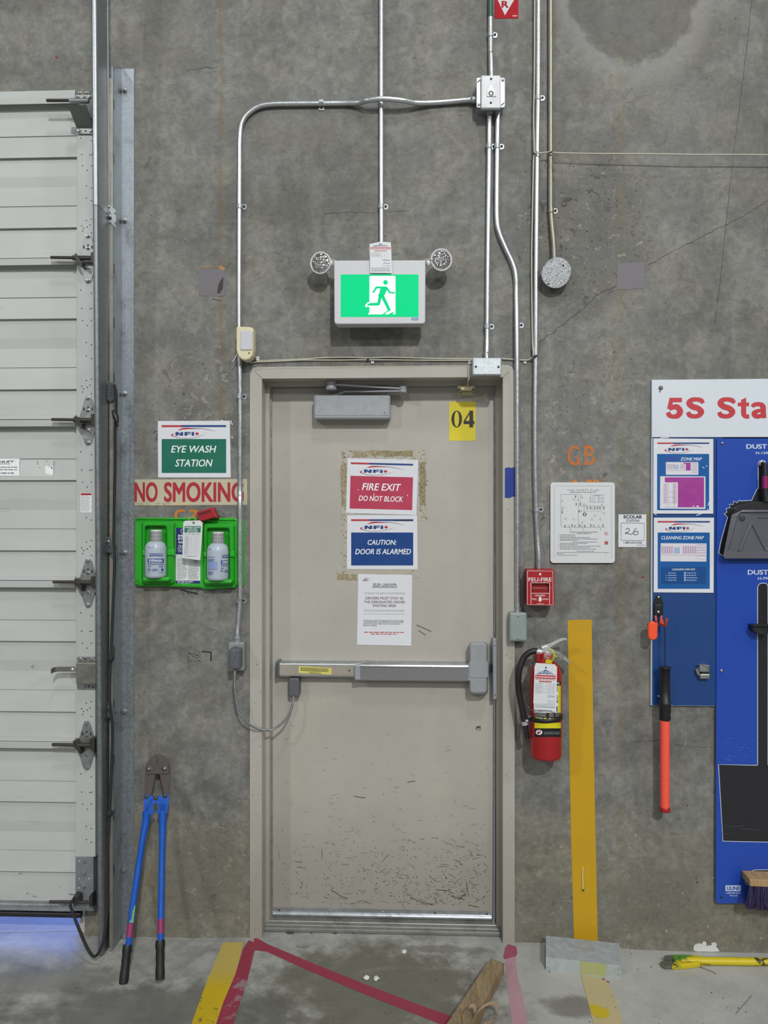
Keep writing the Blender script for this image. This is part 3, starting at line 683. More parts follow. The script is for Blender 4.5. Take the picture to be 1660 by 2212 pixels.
    m = MB(ZN); m.prism([(166, 277), (201, 277), (201, 289), (167, 289)], .08, .09, .001); bolt(m, 171, 283, .09, .007); bolt(m, 197, 283, .09, .007); m.use(INK).disc(185, 283, 2, .0906, 8); m.build('bracket_foot', tb)
    # bottom bracket, rail, seal
    m = MB(galv('grey_plate', '8c9094', .5, 60, .5, .2)); m.prism([(163, 1851), (202, 1851), (202, 1968), (160, 1968), (160, 1935), (163, 1930)], .012, .085, .001); bb = m.build('bottom_bracket', root)
    m = MB(ZN)
    for y in (1860, 1886, 1914): bolt(m, 182.5, y, .085, .0065)
    m.use(PRINTW)
    for x, y in ((171, 1860), (171, 1898), (171, 1918), (192, 1898), (171, 1934), (194, 1934)): m.disc(x, y, 1.2, .0855, 7)
    tag(m.build('plate_bolt', bb), kind='stuff')
    m = MB(DARKST); m.tube([P(107, 1948, .112), P(200, 1948.5, .112)], .0062, 10); m.prism([(155, 1943), (160, 1934), (170, 1936), (172, 1952), (160, 1958)], .085, .118, .002); m.prism([(192, 1936), (200, 1930), (200, 1958), (193, 1960)], .085, .118, .002); m.build('roller_stem', bb)
    m = MB(ALU); sec_ = [(1946, .06), (1946, .075), (1955, .076), (1956, .082), (1959, .082), (1960, .078), (1968, .08), (1968, .012), (1946, .012)]
    m.loft([[Vector((x, p.y, p.z)) for p in (P(100, y, d) for y, d in sec_)] for x in (xl, P(162, 1957, .07).x)]); bolt(m, 137, 1954, .082, .006); m.build('bottom_rail', root)
    m = MB(BLACKP); a, b = P(-5, 1973.5, .045), P(176, 1975, .045); a.x = xl; m.tube([a, b], .014, 12); m.build('bottom_seal', root)
    # slide lock
    m = MB(ZN); m.prism(rr(166, 1419, 207, 1490, 3), .08, .086, .001)
    for x, y in ((174, 1424), (198, 1424), (181, 1484)): bolt(m, x, y, .086, .006)
    m.use(INK)
    for x, y in ((184, 1424), (192, 1483), (201, 1484)): m.disc(x, y, 2, .0868, 8)
    lk = m.build('slide_lock', root)
    m = MB(galv('lock_plate', '8b8a83', .45, 40, .7, .2)); m.prism(rr(164, 1432, 207, 1478, 2), .086, .125, .003, 2); m.build('lock_case', lk)
    m = MB(galv('lock_plate_b', '8b8a83', .45, 40, .7, .2))
    pts = spline([(164, 1445.5, .105), (140, 1445.5, .105), (122, 1446, .108), (114, 1448, .125), (110, 1451, .14)], 4)
    L = [];
    for x, y, d in pts: L.append([P(x, y - 5.5, d), P(x, y + 5.5, d), P(x, y + 5.5, d - .004), P(x, y - 5.5, d - .004)])
    m.loft(L); m.screw(157, 1445.5, .105, .005, .002, PRINTW); m.build('lock_handle', lk)
    # stickers on the door
    m = MB(PRINTW); m.rect(174, 1065, 198, 1107, .0832); m.use(RED).rect(174.6, 1065.6, 197.4, 1069.6, .0836); m.use(GREYINK).lines(175, 1070.5, 197, 1105, 14, .0836, .4, .25, word=4); m.build('warning_sticker', root)
    m = MB(PRINTW); m.rect(-30, 991, 42, 1028, .0665); m.use(INK); m.text('MASONLIFT', -38, 995, 31, 999.5, .067, .02, .2); m.text('.', 32, 998, 33, 999, .067); m.lines(-30, 1001, 23, 1003, 1, .067, .6, 0); m.lines(-30, 1008, 37, 1010, 1, .067, .7, 0)
    m.use(GREYINK).lines(-30, 1012.5, 37, 1016, 1, .067, .6, 0, word=9); m.lines(-30, 1019, 31, 1025, 1, .067, .5, 0, word=9); m.build('service_sticker', root)
    m = MB(M('c9cbc9', .4, 0, .05, 20)); m.rect(43, 993, 115, 1030, .0662); m.use(PRINTW).flat(rr(98, 1006, 115, 1026, 4), .0666); m.use(INK).flat([(109, 1006), (115, 1013), (110, 1011)], .067); m.use(GREYINK); m.stroke([(100, 996), (104, 996)], .8, .067); m.stroke([(104, 1010), (107, 1004)], .8, .067); m.text('2', 79, 996, 83, 1003, .067); m.stroke([(84, 1009), (88, 1011)], 1, .067); m.stroke([(99, 1024), (107, 1024)], .7, .067); m.build('faded_sticker', root)
    # scrapes
    m = MB(M('6e6c66', .8, 0, .2, 40))
    for pts, w in (([(67, 1440), (73, 1438)], 2.2), ([(23, 1601), (27, 1598)], 1.8), ([(129, 1916), (130, 1917)], 1.6), ([(149, 1931), (160, 1932)], 1.6), ([(40, 1888), (47, 1885)], 1.2), ([(70, 1936), (78, 1936)], 1.2), ([(0, 1099), (20, 1099)], .6), ([(57, 1929), (61, 1930)], 1.6), ([(3, 665), (5, 664)], 1)): m.stroke(pts, w, .0672)
    m.build('scrape_mark', root)
    return root
dock_door()
m = MB(M('b9b4a4', .8, 0, .15, 15)); m.box((gxr - .012, .02, -.02), (gxr + .04, .1, .42)); m.box((gxr - .032, .03, -.02), (gxr - .012, .08, .42))
tag(m.build('trim_2'), 'pale jamb strip of the dock opening', kind='structure')
# ================================================================== dock door track and wall angle
def door_track():
    root = empty('door_track', F(225, 2065), 'galvanised steel roller track standing right of the white dock door', 'track')
    top = P(204, -60, .235); bot = F(219, 2062); 
    def at(y):  # slightly leaning run, further from the wall at the top
        t = (y - 2062) / (-60 - 2062); q = bot.lerp(top, t); return q
    bz, tz = bot.z + .002, 5.0; n = 2
    def run(prof, mat, za, zb2, name, par, smooth=False):
        m = MB(mat); L = []
        for z in (za, zb2):
            t = (z - bot.z) / (top.z - bot.z); q = bot.lerp(top, t)
            L.append([Vector((q.x + dx, q.y + dy, z)) for dx, dy in prof])
        m.loft(L, smooth=smooth); return m.build(name, par)
    R = .0115
    nose = [(-R * math.cos(math.pi * k / 10), -R * math.sin(math.pi * k / 10)) for k in range(11)]
    split = P(212, 447, .2).z
    shape = nose + [(R, .02), (R, .092), (R + .003, .095), (R + .003, .098), (R - .003, .096), (R - .003, .02), (R - .004, .004), (-R + .004, .004), (-R + .001, .012), (-R, .012)]
    run(shape, galv('track_bright', 'a3a8ad', .36, 110, .85), split, tz, 'track_rail', root, False)
    run(shape, GALVT, bz, split - .002, 'track_rail', root, False)
    return root
door_track()
def wall_angle():
    root = empty('wall_angle', P(278, 2030, 0), 'galvanised steel angle bolted to the wall left of the eyewash tray', 'angle')
    xw = P(265, 1100, 0).x; xr = P(290.5, 1100, 0).x; zb = fz(xw) + .003; z1 = P(275, 150, 0).z; dl = .105
    m = MB(GALVA); zl = P(244, 143, dl).z
    m.add([(xw, 0, zb), (xw, -dl, zb), (xw, -dl, zl), (xw, -.02, z1 - .0), (xw, 0, z1), (xw - .004, 0, zb), (xw - .004, -dl, zb), (xw - .004, -dl, zl), (xw - .004, -.02, z1), (xw - .004, 0, z1)],
          [(0, 1, 2, 3, 4), (9, 8, 7, 6, 5), (1, 6, 7, 2), (2, 7, 8, 3), (3, 8, 9, 4), (0, 5, 6, 1)]); m.build('angle_leg', root)
    m = MB(GALVA); m.box((xw, -.005, zb), (xr, 0, z1)); m.build('angle_flange', root)
    m = MB(galv('slotted_lip', '9d9a90', .45, 40, .7, .35)); m.box((xw - .012, -dl - .004, zb), (xw + .002, -dl + .001, zl - .05)); lip = m.build('angle_lip', root)
    m = MB(BLACKP)
    for y in range(215, 1900, 118): m.flat(rr(245.6, y, 247.4, y + 22, .8, 2), dl + .0046)
    tag(m.build('lip_slot', lip), kind='stuff')
    for y in (196, 477, 850, 1193, 1536, 1878, 2024):
        x = 269 if y > 1800 else 270; m = MB(STEEL); p = P(x, y, .005); m.lathe(p, (0, -1, 0), [(.013, 0), (.013, .002), (.009, .0022), (.009, .009), (.0065, .010), (.0065, .016), (0, .0165)], 6, False); m.build('anchor_bolt', root)
    for y, mt in ((440, GALVB), (826, DARKST), (1163, DARKST), (1520, DARKST)):
        m = MB(STEEL if y == 440 else M('6f7274', .45, .6, .12, 40)); d = dl + .008
        q = [(229, 436), (232, 437), (247, 451), (251, 456), (251, 491), (246, 488), (232.5, 474.5), (229, 467)]
        m.prism([(x + (3 if y > 440 else 0), yy - 440 + y) for x, yy in q], d, d + .003); b = m.build('track_bracket', root)
        m = MB(INK); m.stroke([(233, y + 14), (239, y + 22)], 2.6, d + .0036); m.disc(233.5, y + 24, 1.2, d + .0036, 7); m.rect(248, y + 18, 250, y + 23, d + .0036); m.rect(248, y + 40, 250, y + 45, d + .0036); tag(m.build('bracket_slot', b), kind='stuff')
        m = MB(SCREW); m.screw(235, y + 7, d + .003, .006, .006); m.screw(238, y + 31, d + .003, .007, .005, DARKST); tag(m.build('bracket_bolt', b), kind='stuff')
    return root
wall_angle()
def rope():
    pts = [(247, 832, .13), (250, 845, .14), (251, 880, .135), (250, 905, .13), (249, 940, .128), (249, 1000, .125), (247, 1090, .122), (246, 1160, .125), (247, 1190, .135), (248, 1215, .135), (246, 1260, .13), (243, 1340, .135), (240, 1415, .145), (237, 1460, .15), (237, 1520, .15), (243, 1570, .14), (241, 1660, .14), (237, 1750, .15), (233, 1830, .16), (232, 1900, .17), (232, 1960, .18), (227, 2010, .2), (219, 2046, .215), (205, 2066, .215), (190, 2050, .21), (170, 2005, .2), (156, 1968, .16), (152, 1954, .135), (158, 1944, .122)]
    q = [P(*p) for p in spline(pts, 5)]
    q = [Vector((p.x, p.y, max(p.z, fz(p.x) + .008))) for p in q]
    m = MB(M('252427', .8, 0, .25, 90, .3)); m.tube(q, .0058, 8)
    o = m.build('pull_cord', None, q[60]); tag(o, 'black pull cord looped down from the track to the dock door bottom roller', 'cord')
    for x, y, d in ((239, 1422, .15), (236, 1757, .155)):
        m = MB(M('252427', .8, 0, .25, 90, .3)); p = P(x, y, d); m.lathe(p + Vector((0, 0, -.012)), (.2, 0, 1), [(0, -.002), (.010, .002), (.013, .01), (.012, .018), (.006, .026), (0, .028)], 10); m.build('cord_knot', o)
    m = MB(BLACKP); m.tube([P(244, 887, .135), P(250, 900, .14), P(253, 912, .14)], [.006, .012, .008], 10); m.tube([P(252, 908, .14), P(256, 928, .14)], [.006, .003], 8); m.use(SCREW).tube([P(255, 922, .141), P(257.5, 932, .141)], [.004, .001], 8); m.build('cord_toggle', o)
    m = MB(M('55585b', .5, .5, .15, 40)); m.prism(rr(232, 827, 246, 866, 4), .125, .128); m.use(INK)
    for k in range(4): m.stroke([(236, 834 + 7 * k), (242, 833 + 7 * k), (241, 837 + 7 * k)], 1.4, .1285)
    m.build('cord_plate', o)
rope()

# ================================================================== conduits
def conduit(label, pts, r=.0105, mat=GALV, straps=(), k=8, smoothing=True, grp='steel conduits run over the concrete wall', fittings=(), name='conduit'):
    pp = spline(pts, k) if smoothing else pts
    w = [P(*p) for p in pp]; m = MB(mat); m.tube(w, r, 12)
    o = m.build(name, None, w[-1]); tag(o, label, 'conduit', grp)
    for x, y, side in straps:   # one-hole straps
        d = .0135; s = MB(GALVB if mat is not GTAN else GTAN)
        if side in 'rl':
            a = P(x, y - 5, d); b = P(x, y + 5, d); s.tube([a, b], r + .0022, 12)
            sg = 1 if side == 'r' else -1
            s.prism(rr(min(x, x + sg * 15), y - 5, max(x, x + sg * 15), y + 6.5, 4.5), 0.0003, .0018); hx, hy = x + sg * 10, y
        else:
            s.tube([P(x - 5, y, d), P(x + 5, y, d)], r + .0022, 12); s.prism(rr(x - 6, y, x + 6, y + 17, 3), .0005, .004); hx, hy = x, y + 13
        so = s.build('conduit_strap', o); MB(DARKST).screw(hx, hy, .0018, .005, .005).build('screw', so)
    for x, y, a, b in fittings:  # set-screw connector sleeve
        s = MB(GALVB); s.tube([P(x, y - a, .0145), P(x, y + b, .0145)], r + .003, 12); s.lathe(P(x + 2, y - 2, .0145 + r), (0, -1, 0), [(.004, 0), (.004, .005), (0, .006)], 8); s.build('connector', o)
    return o
c0 = .0125
conduit('steel conduit with a wide bend from the alarm box down left of the door',
        [(1029, 214.5, .02), (1012, 216, .016), (980, 219, c0), (940, 222, c0), (900, 222.5, .022), (868, 217, .042), (825, 213.5, .048), (795, 217, .042), (775, 222, .022), (745, 223, c0), (700, 223.5, c0), (640, 224, c0), (590, 225, c0), (560, 230, c0), (537, 245, c0), (523, 266, c0), (518.5, 300, c0), (518, 360, c0), (517.5, 500, c0), (517, 700, c0), (519, 850, c0), (519, 1000, c0), (519, 1060, c0), (519, 1100, .0265), (519, 1270, .0265), (518.5, 1300, .018), (515, 1345, .02), (513, 1370, .026), (513, 1390, .028)],
        straps=((695, 221, 'd'), (518, 446, 'r'), (518, 856, 'r'), (517, 1297, 'r')))
conduit('straight steel conduit dropping from above into the green exit sign', [(824, -400, c0), (824, 250, c0), (824.5, 500, c0), (825, 545, c0), (825, 568, c0)], straps=((824, 446, 'r'),))
o = conduit('short steel conduit with a green band entering the top of the alarm box', [(1059, -400, c0), (1060, 60, c0), (1061, 120, .02), (1062, 165, .022), (1062, 175, .022)], straps=((1060, 75, 'r'),))
m = MB(M('2f5a4a', .5, 0, .3, 60)); m.tube([P(1059.7, 0, c0), P(1060, 38, c0)], .0108, 12); m.build('green_band', o)
conduit('straight steel conduit from the alarm box down to the silver box over the door', [(1058.5, 232, .02), (1058, 250, .02), (1057.5, 290, c0), (1056, 420, c0), (1054, 600, c0), (1053, 720, c0), (1052.5, 755, .018), (1052, 776, .02)], straps=((1057, 316, 'r'), (1053, 705, 'r')), fittings=((1052.3, 764, 5, 7),))
conduit('steel conduit with a dogleg bend, running down the right side of the door frame', [(1076, 232, .02), (1076, 260, .018), (1075, 310, c0), (1074, 400, c0), (1074, 470, c0), (1078, 500, c0), (1092, 535, c0), (1108, 570, c0), (1115, 600, c0), (1116, 640, c0), (1117.5, 760, c0 + .012), (1118, 900, c0 + .012), (1118.5, 1150, c0 + .012), (1118.5, 1290, .022), (1119, 1330, .026)], straps=((1074.5, 316, 'r'), (1117, 702, 'r')), fittings=((1119, 1318, 6, 8),))
conduit('long steel conduit from the ceiling down to the red fire alarm pull', [(1164.5, -400, c0), (1163, 150, c0), (1161, 330, c0), (1159, 560, c0), (1158, 760, c0), (1156.5, 900, c0), (1157, 1020, c0), (1159, 1100, c0), (1162, 1160, c0), (1164.5, 1200, .02), (1165, 1228, .022)], straps=((1162.5, 211, 'r'), (1159.5, 1100, 'r')), fittings=((1165, 1217, 6, 6),))
conduit('dull tan conduit dropping from above to the round speckled box', [(1189.5, -400, c0), (1190, 200, c0), (1190, 400, c0), (1190.5, 455, c0), (1193, 490, .016), (1196, 520, .02), (1198, 560, .022), (1198, 572, .022)], mat=GTAN, r=.0105, straps=((1190.5, 455, 'r'),), fittings=((1198, 559, 4, 5),))
# low-voltage cables
def cable(label, pts, r=.0032, clips=(), ties=(), k=8):
    w = [P(*p) for p in spline(pts, k)]; m = MB(CABLE); m.tube(w, r, 8); o = m.build('cable', None, w[len(w) // 2]); tag(o, label, 'cable', 'thin off-white cables')
    for x, y in clips:
        c = MB(WHITEP); c.prism(rr(x - 3, y - 4, x + 3, y + 4, 1.5), 0, .006); c.use(DARKST).screw(x, y, .006, .002, .002); c.build('cable_clip', o)
    for x, y, L, d in ties:
        t = MB(BLACKP); t.tube([P(x - L, y + 1.5, d), P(x + L, y - 1.5, d)], .0035, 8); t.build('cable_tie', o)
    return o
cable('off-white cable tied along the left side of the long fire alarm conduit', [(1156, -400, .02), (1155.5, 100, .02), (1153.5, 250, .02), (1155, 325, .026), (1153, 350, .02), (1151, 450, .012), (1149, 560, .012), (1150, 680, .012), (1151, 740, .012), (1153, 766, .026), (1148, 774, .016), (1136, 778, .008), (1100, 776, .006), (1085, 775, .006)], ties=((1157, 330, 5, .031), (1157, 769, 5.5, .031)), clips=((1135, 781),))
cable('off-white cable crossing the wall at the upper right, tied to the tan conduit', [(1155, 330, .032), (1165, 331, .034), (1190, 328.5, .034), (1210, 330.5, .04), (1300, 332, .045), (1400, 332.5, .048), (1500, 334, .05), (1600, 334, .05), (1720, 335, .05)], r=.0028, ties=((1190, 329, 4, .036),))
cable('upper off-white cable running along the top of the door frame to the motion sensor', [(1024, 775, .006), (980, 775, .006), (900, 773.5, .005), (840, 772, .006), (795, 773, .008), (750, 772, .006), (700, 773, .004), (650, 776, .005), (600, 778, .005), (560, 779.5, .006), (548, 778, .014), (540, 776, .026)], r=.0028, ties=((550, 779, 4, .012), (795, 777, 2.5, .012)), clips=((557, 774), (805, 781)))
cable('lower off-white cable running along the top of the door frame to the motion sensor', [(1024, 778.5, .006), (950, 778.5, .005), (880, 778, .005), (795, 777, .01), (740, 778, .005), (690, 778, .004), (650, 778, .006), (600, 780.5, .004), (556, 782, .006), (545, 783, .012), (536, 781, .022), (530, 777, .03)], r=.0028)
cable('short off-white wire from the silver box down to the door alarm contact', [(1022, 779, .012), (1016, 778, .016), (1012.5, 785, .018), (1012, 800, .018), (1014, 815, .02), (1012, 822, .018), (1011, 831, -.01), (1010.5, 835, -.05)], r=.0022, clips=((1017, 782), (1006, 800)))
m = MB(CREAM); m.prism(rr(990, 833.8, 1026, 838, 1), -.068, -.05); m.prism(rr(996, 834.3, 1020.5, 842, 1), -.068, -.04, .003, 2); tag(m.build('alarm_contact', None, P(1008, 838, -.05)), 'cream alarm contact under the top of the door frame at right', 'sensor')

# ================================================================== electrical boxes
def boxes():
    # alarm sounder
    root = empty('alarm_sounder', P(1061, 240, 0), 'light grey wall sounder on a steel box where four conduits meet', 'alarm')
    m = MB(GALVB); m.prism(rr(1032, 168, 1089, 233, 2), 0, .05); m.build('back_box', root)
    m = MB(GALVB); m.prism(rr(1029.5, 167, 1092, 232.5, 4), .05, .056, .002)
    m.use(INK); m.stroke([(1032, 178), (1038, 172)], 2.2, .0565); m.stroke([(1083, 228), (1090, 222)], 2.2, .0565); m.use(SCREW).screw(1035, 226, .056, .006, .003); m.screw(1087, 173, .056, .006, .003); m.build('mounting_plate', root)
    m = MB(M('c9cacd', .4, 0, .03, 12)); m.prism(rr(1039.5, 162, 1082.5, 234, 3.5), .056, .07, .005, 3); cv = m.build('cover', root)
    m = MB(DARKST); m.screw(1061.5, 170.5, .07, .0048, .002); m.screw(1061, 222, .07, .0048, .002); tag(m.build('cover_screw', cv), kind='stuff')
    m = MB(M('d3d4d7', .35, 0, .03, 12)); c = [(1052, 208), (1053, 196), (1057, 185), (1061, 181), (1065, 183), (1070, 193), (1072.5, 208)]; m.prism(c, .0695, .0735, .002, 2); m.build('grille_boss', cv)
    m = MB(INK)
    for k in range(10):
        a = 2 * math.pi * k / 10; m.flat([(1061.5 + r * math.cos(a + s), 201.5 + r * math.sin(a + s)) for r, s in ((2.6, -.25), (6, -.2), (6, .2), (2.6, .25))], .0742)
    tag(m.build('grille_slot', cv), kind='stuff')
    for x in (1058.5, 1076): m = MB(GALVB); m.tube([P(x, 231, .02), P(x, 246, .02)], .0135, 12); m.lathe(P(x + 3, 243, .034), (0, -1, 0), [(.004, 0), (.004, .004), (0, .005)], 8); m.build('conduit_connector', root)
    m = MB(GALVB); m.tube([P(1020, 216, .018), P(1032, 215.5, .02)], .0135, 12); m.lathe(P(1019, 212, .03), (.2, -1, .3), [(.004, 0), (.004, .005), (0, .006)], 8); m.build('conduit_connector', root)
    # silver box over the frame
    root = empty('junction_box', P(1052, 811, .012), 'bright galvanised junction box over the top right door corner', 'junction box')
    m = MB(GALVB); m.prism(rr(1021, 773, 1084, 811, 3), .0125, .058, .003, 2); m.build('box_body', root)
    m = MB(galv('bright_cover', 'c3c9ce', .42, 170, .5)); m.prism(rr(1023, 775, 1082, 808.5, 2), .0575, .061, .001); cv = m.build('cover', root); MB(DARKST).screw(1028.5, 792, .061, .0045, .003).build('cover_screw', cv); MB(DARKST).screw(1077.5, 792.5, .061, .0045, .003).build('cover_screw', cv)
    # grey box right of the door
    root = empty('junction_box', P(1120, 1386, 0), 'grey painted junction box above the fire extinguisher', 'junction box')
    m = MB(BOXGR); m.prism(rr(1101, 1323.5, 1139.5, 1386, 4), .013, .055, .006, 3); m.build('box_body', root)
    m = MB(BOXGR); m.prism(rr(1104, 1327, 1137, 1382.5, 2), .0545, .057, .0008); cv = m.build('cover', root); MB(SCREW).screw(1120, 1330.5, .057, .0042, .003).build('cover_screw', cv); MB(SCREW).screw(1120, 1378.5, .057, .0042, .003).build('cover_screw', cv)
    # left box with armoured door loop
    root = empty('junction_box', P(512, 1450, 0), 'grey metal box left of the door with a dark cable cap', 'junction box')
    m = MB(M('a2a5a5', .4, .5, .08, 30)); m.prism(rr(492.5, 1387.5, 527.5, 1450, 4), 0, .05, .006, 3); m.build('box_body', root)
    m = MB(M('a2a5a5', .4, .5, .08, 30)); m.prism(rr(494, 1390, 526, 1448, 3), .0495, .0525, .001); m.screw(510, 1395, .0525, .004, .003, SCREW); m.build('cover', root)
    m = MB(GREYPL); m.prism(rr(494.3, 1402, 518.5, 1446, 4), .0525, .1, .008, 3); m.screw(518.5, 1425, .08, .002, .002, SCREW); m.build('cable_cap', root)
    m = MB(GALVB); m.tube([P(513, 1374, .028), P(513, 1390, .028)], .0145, 12); m.lathe(P(513, 1379, .042), (0, -1, 0), [(.004, 0), (.004, .005), (0, .006)], 8); m.build('conduit_connector', root)
    # flexible loop
    pts = [(508, 1440, .075), (507.5, 1455, .075), (507, 1476, .073), (509, 1500, .072), (512.5, 1522, .07), (518, 1540, .066), (526, 1553, .06), (543, 1567.5, .05), (558, 1574, .035), (572, 1577, .02), (586, 1576.5, 0), (602, 1568.5, -.02), (616, 1556, -.032), (626, 1540, -.045), (632, 1524, -.055), (634.5, 1508, -.062), (635, 1500, -.064)]
    w = [P(*p) for p in spline(pts, 14)]
    m = MB(galv('armoured_cable', '8e9096', .38, 60, .75)); rs = [.0049 if i % 2 else .0040 for i in range(len(w))]; m.tube(w, rs, 9, smooth=False)
    tag(m.build('armoured_cable', None, w[0]), 'grey flexible armoured cable looping from the wall box to the push bar', 'cable')
    # round box
    root = empty('round_box', P(1200, 620, 0), 'round speckled zinc junction box at the end of the tan conduit', 'junction box')
    m = MB(GSPEC); m.lathe(P(1200.5, 592, 0), (0, -1, 0), [(.054, 0), (.0545, .04)], 32); m.build('box_body', root)
    m = MB(GSPEC); m.lathe(P(1200.5, 592.5, .04), (0, -1, 0), [(.0565, 0), (.0572, .003), (.0555, .005), (0, .0052)], 32, False); cv = m.build('cover', root)
    m = MB(INK); m.disc(1185, 613.5, 2.4, .0455, 10); m.build('cover_hole', cv); MB(DARKST).screw(1217.5, 573.5, .045, .004, .003).build('cover_screw', cv)
boxes()

# ================================================================== exit sign
def exit_sign():
    D = .112; c = cm(620, 480, 3.952); q = lambda pts: [c(*p) for p in pts]
    root = empty('exit_sign', P(821, 702, 0), 'lit green running man exit sign with white housing above the door', 'exit sign')
    m = MB(M('c0c1c4', .4, 0, .03, 12)); m.prism(rr(760, 585, 884, 680, 4), 0, D - .04); m.build('back_housing', root)
    m = MB(M('c9cacd', .38, 0, .03, 12)); o = [(721.5, 566), (725, 562.3), (916, 561.5), (920, 566)] + [p for p in rr(722, 600, 919.3, 699.5, 6, 4)[5:10]] + [p for p in rr(722.5, 600, 919.3, 699.5, 6, 4)[10:15]]
    o = [(721.8, 562.3), (919.8, 561.8), (919.2, 693), (917.5, 697.5), (913, 699.3), (728.5, 700.2), (724, 698.5), (722.5, 694)]
    m.prism(o, D - .045, D, .004, 3); fr = m.build('face_frame', root)
    m = MB(M('c0c1c4', .4, 0, .03, 12)); m.prism([(725, 698), (917, 697), (914, 702.5), (729, 703.5)], D - .045, D - .012); m.build('lower_lip', fr)
    G = emit('backlit_green', '00ea94', .86); WH = emit('backlit_white', 'ffffff', 1.25)
    m = MB(G); m.rect(736.4, 592.8, 904.7, 684.6, D + .0006); sc = m.build('screen', root)
    d2 = D + .0012
    m = MB(WH); m.flat(rr(798.6, 596, 854.8, 679, 2), d2); m.flat(q([(705, 680), (720, 676), (705, 722), (672, 724), (668, 716), (676, 700), (690, 686)]), d2); m.flat(q([(705, 760), (712, 787), (693, 787), (706, 768)]), d2); m.build('white_doorway', sc)
    d3 = D + .0018; m = MB(G)
    m.disc(*c(843, 514), 5.2, d3, 18)
    m.stroke(q([(736, 602), (764, 558), (790, 556)]), [4, 4.6, 5], d3)
    m.flat(q([(758, 548), (848, 548), (862, 562), (850, 590), (836, 622), (806, 640), (780, 628), (793, 592), (798, 566), (762, 566)]), d3)
    m.stroke(q([(846, 556), (880, 600), (924, 604)]), [5, 4.2, 3.6], d3)
    m.stroke(q([(800, 615), (786, 690), (782, 703)]), [7.5, 6.5, 5], d3); m.flat(q([(790, 686), (797, 700), (788, 712), (700, 713), (682, 712), (690, 700), (706, 690)]), d3)
    m.stroke(q([(812, 622), (846, 690), (878, 758)]), [7.5, 7, 6], d3); m.flat(q([(860, 752), (886, 750), (888, 752), (866, 760), (846, 776), (836, 787), (812, 789)]), d3)
    m.flat(q([(905, 768), (918, 768), (902, 788), (870, 790), (878, 778)]), d3); m.build('running_man', sc)
    m = MB(M('4a78b8', .4, 0, .05, 10)); m.flat(rr(889.5, 686.3, 904.3, 691.6, 1.5), D + .0006); m.use(PRINTW).text('Beluce', 892, 687.4, 903, 690.6, D + .001, .01); m.build('maker_badge', fr)
    for name, (hx, hy), aim, (ax, ay), rot in (('l', (693.5, 568.5), (-.22, -1, -.12), (721, 568), 1), ('r', (953.5, 562), (.18, -1, -.10), (920, 568), -1)):
        h = P(hx, hy, .085); ax_ = Vector(aim).normalized()
        m = MB(WHITEM); m.lathe(h - ax_ * .03, ax_, [(.012, -.012), (.024, -.008), (.036, .006), (.042, .022), (.0435, .03), (.0435, .036), (.040, .038), (.0385, .034), (0, .033)], 28); lh = m.build('lamp_head', root)
        lens = NT('ribbed_lens'); vz = lens.n('ShaderNodeTexVoronoi'); vz.inputs['Scale'].default_value = 130; lens.put(vz.inputs[0], lens.co); lens.bump(vz.outputs[0], .9, .004)
        lens.fin(lens.mix(vz.outputs[0], (.72, .72, .73), (.30, .29, .28)), .12, .85)
        m = MB(lens.m); m.lathe(h - ax_ * .03, ax_, [(.0385, .0335), (.034, .040), (.022, .044), (0, .0455)], 28); m.build('lens', lh)
        m = MB(WHITEM); m.tube([P(ax, ay, .08), h - ax_ * .018], [.010, .008], 10); p = P(ax + (-6 if rot > 0 else 6), ay, .088); m.lathe(p - Vector((0, 0, .012)), (0, 0, 1), [(.004, 0), (.009, .003), (.009, .02), (.004, .024)], 10); m.build('swivel_arm', lh)
        m = MB(CABLE); b = -14 if rot > 0 else 14; m.tube([P(*t) for t in spline([(ax - b * .3, 563, .09), (ax + b * .3, 559.5, .095), (ax + b * .9, 561, .1), (ax + b * 1.3, 565, .095)], 6)], .0022, 6); m.build('lamp_wire', lh)
exit_sign()
def service_tag(name, label, poly, d, red, logo_box, mats, back=.0012):
    m = MB(M('d9dade', .45, 0, .03, 20)); m.prism(poly, d - back, d); o = m.build(name, None, P(*poly[0], d)); tag(o, label, 'tag', 'white service tags')
    return o
def sign_tag():
    d = .1225; c = cm(620, 480, 3.952); q = lambda pts: [c(*p) for p in pts]
    o = service_tag('service_tag', 'white printed service tag hanging over the top of the exit sign', q([(707, 186), (800, 166), (888, 172), (892, 240), (898, 434), (711, 432)]), d, 0, 0, 0)
    e = d + .0005; m = MB(NAVY); m.flat(q([(730, 206), (797, 183), (868, 204)]), e); m.use(PRINTW).text('VIKING', *c(752, 190), *c(850, 203), e + .0003, .02); m.use(NRED); m.rect(*c(714, 214), *c(884, 231), e); m.use(M('e8d5d8', .5, 0, .02, 9)).lines(*c(720, 218), *c(880, 228), 1, e + .0003, .7, 0, word=5)
    m.use(REDINK); m.lines(*c(750, 239), *c(852, 250), 1, e, .6, 0, word=4); m.use(GREYINK)
    for x in (812, 835, 858): m.stroke(q([(x, 255), (x, 312)]), .35, e)
    m.lines(*c(716, 258), *c(806, 300), 5, e, .2, .2, word=3); m.use(INK); m.lines(*c(820, 318), *c(884, 330), 1, e, .4, .1, word=3); m.stroke(q([(825, 352), (840, 345), (858, 355), (880, 350)]), .7, e); m.stroke(q([(818, 371), (886, 372)]), .4, e); m.use(GREYINK)
    m.lines(*c(720, 386), *c(884, 408), 3, e, .3, .05, word=3); m.use(INK); m.lines(*c(724, 411), *c(882, 417), 1, e, .6, 0, word=4); m.build('print', o)
sign_tag()
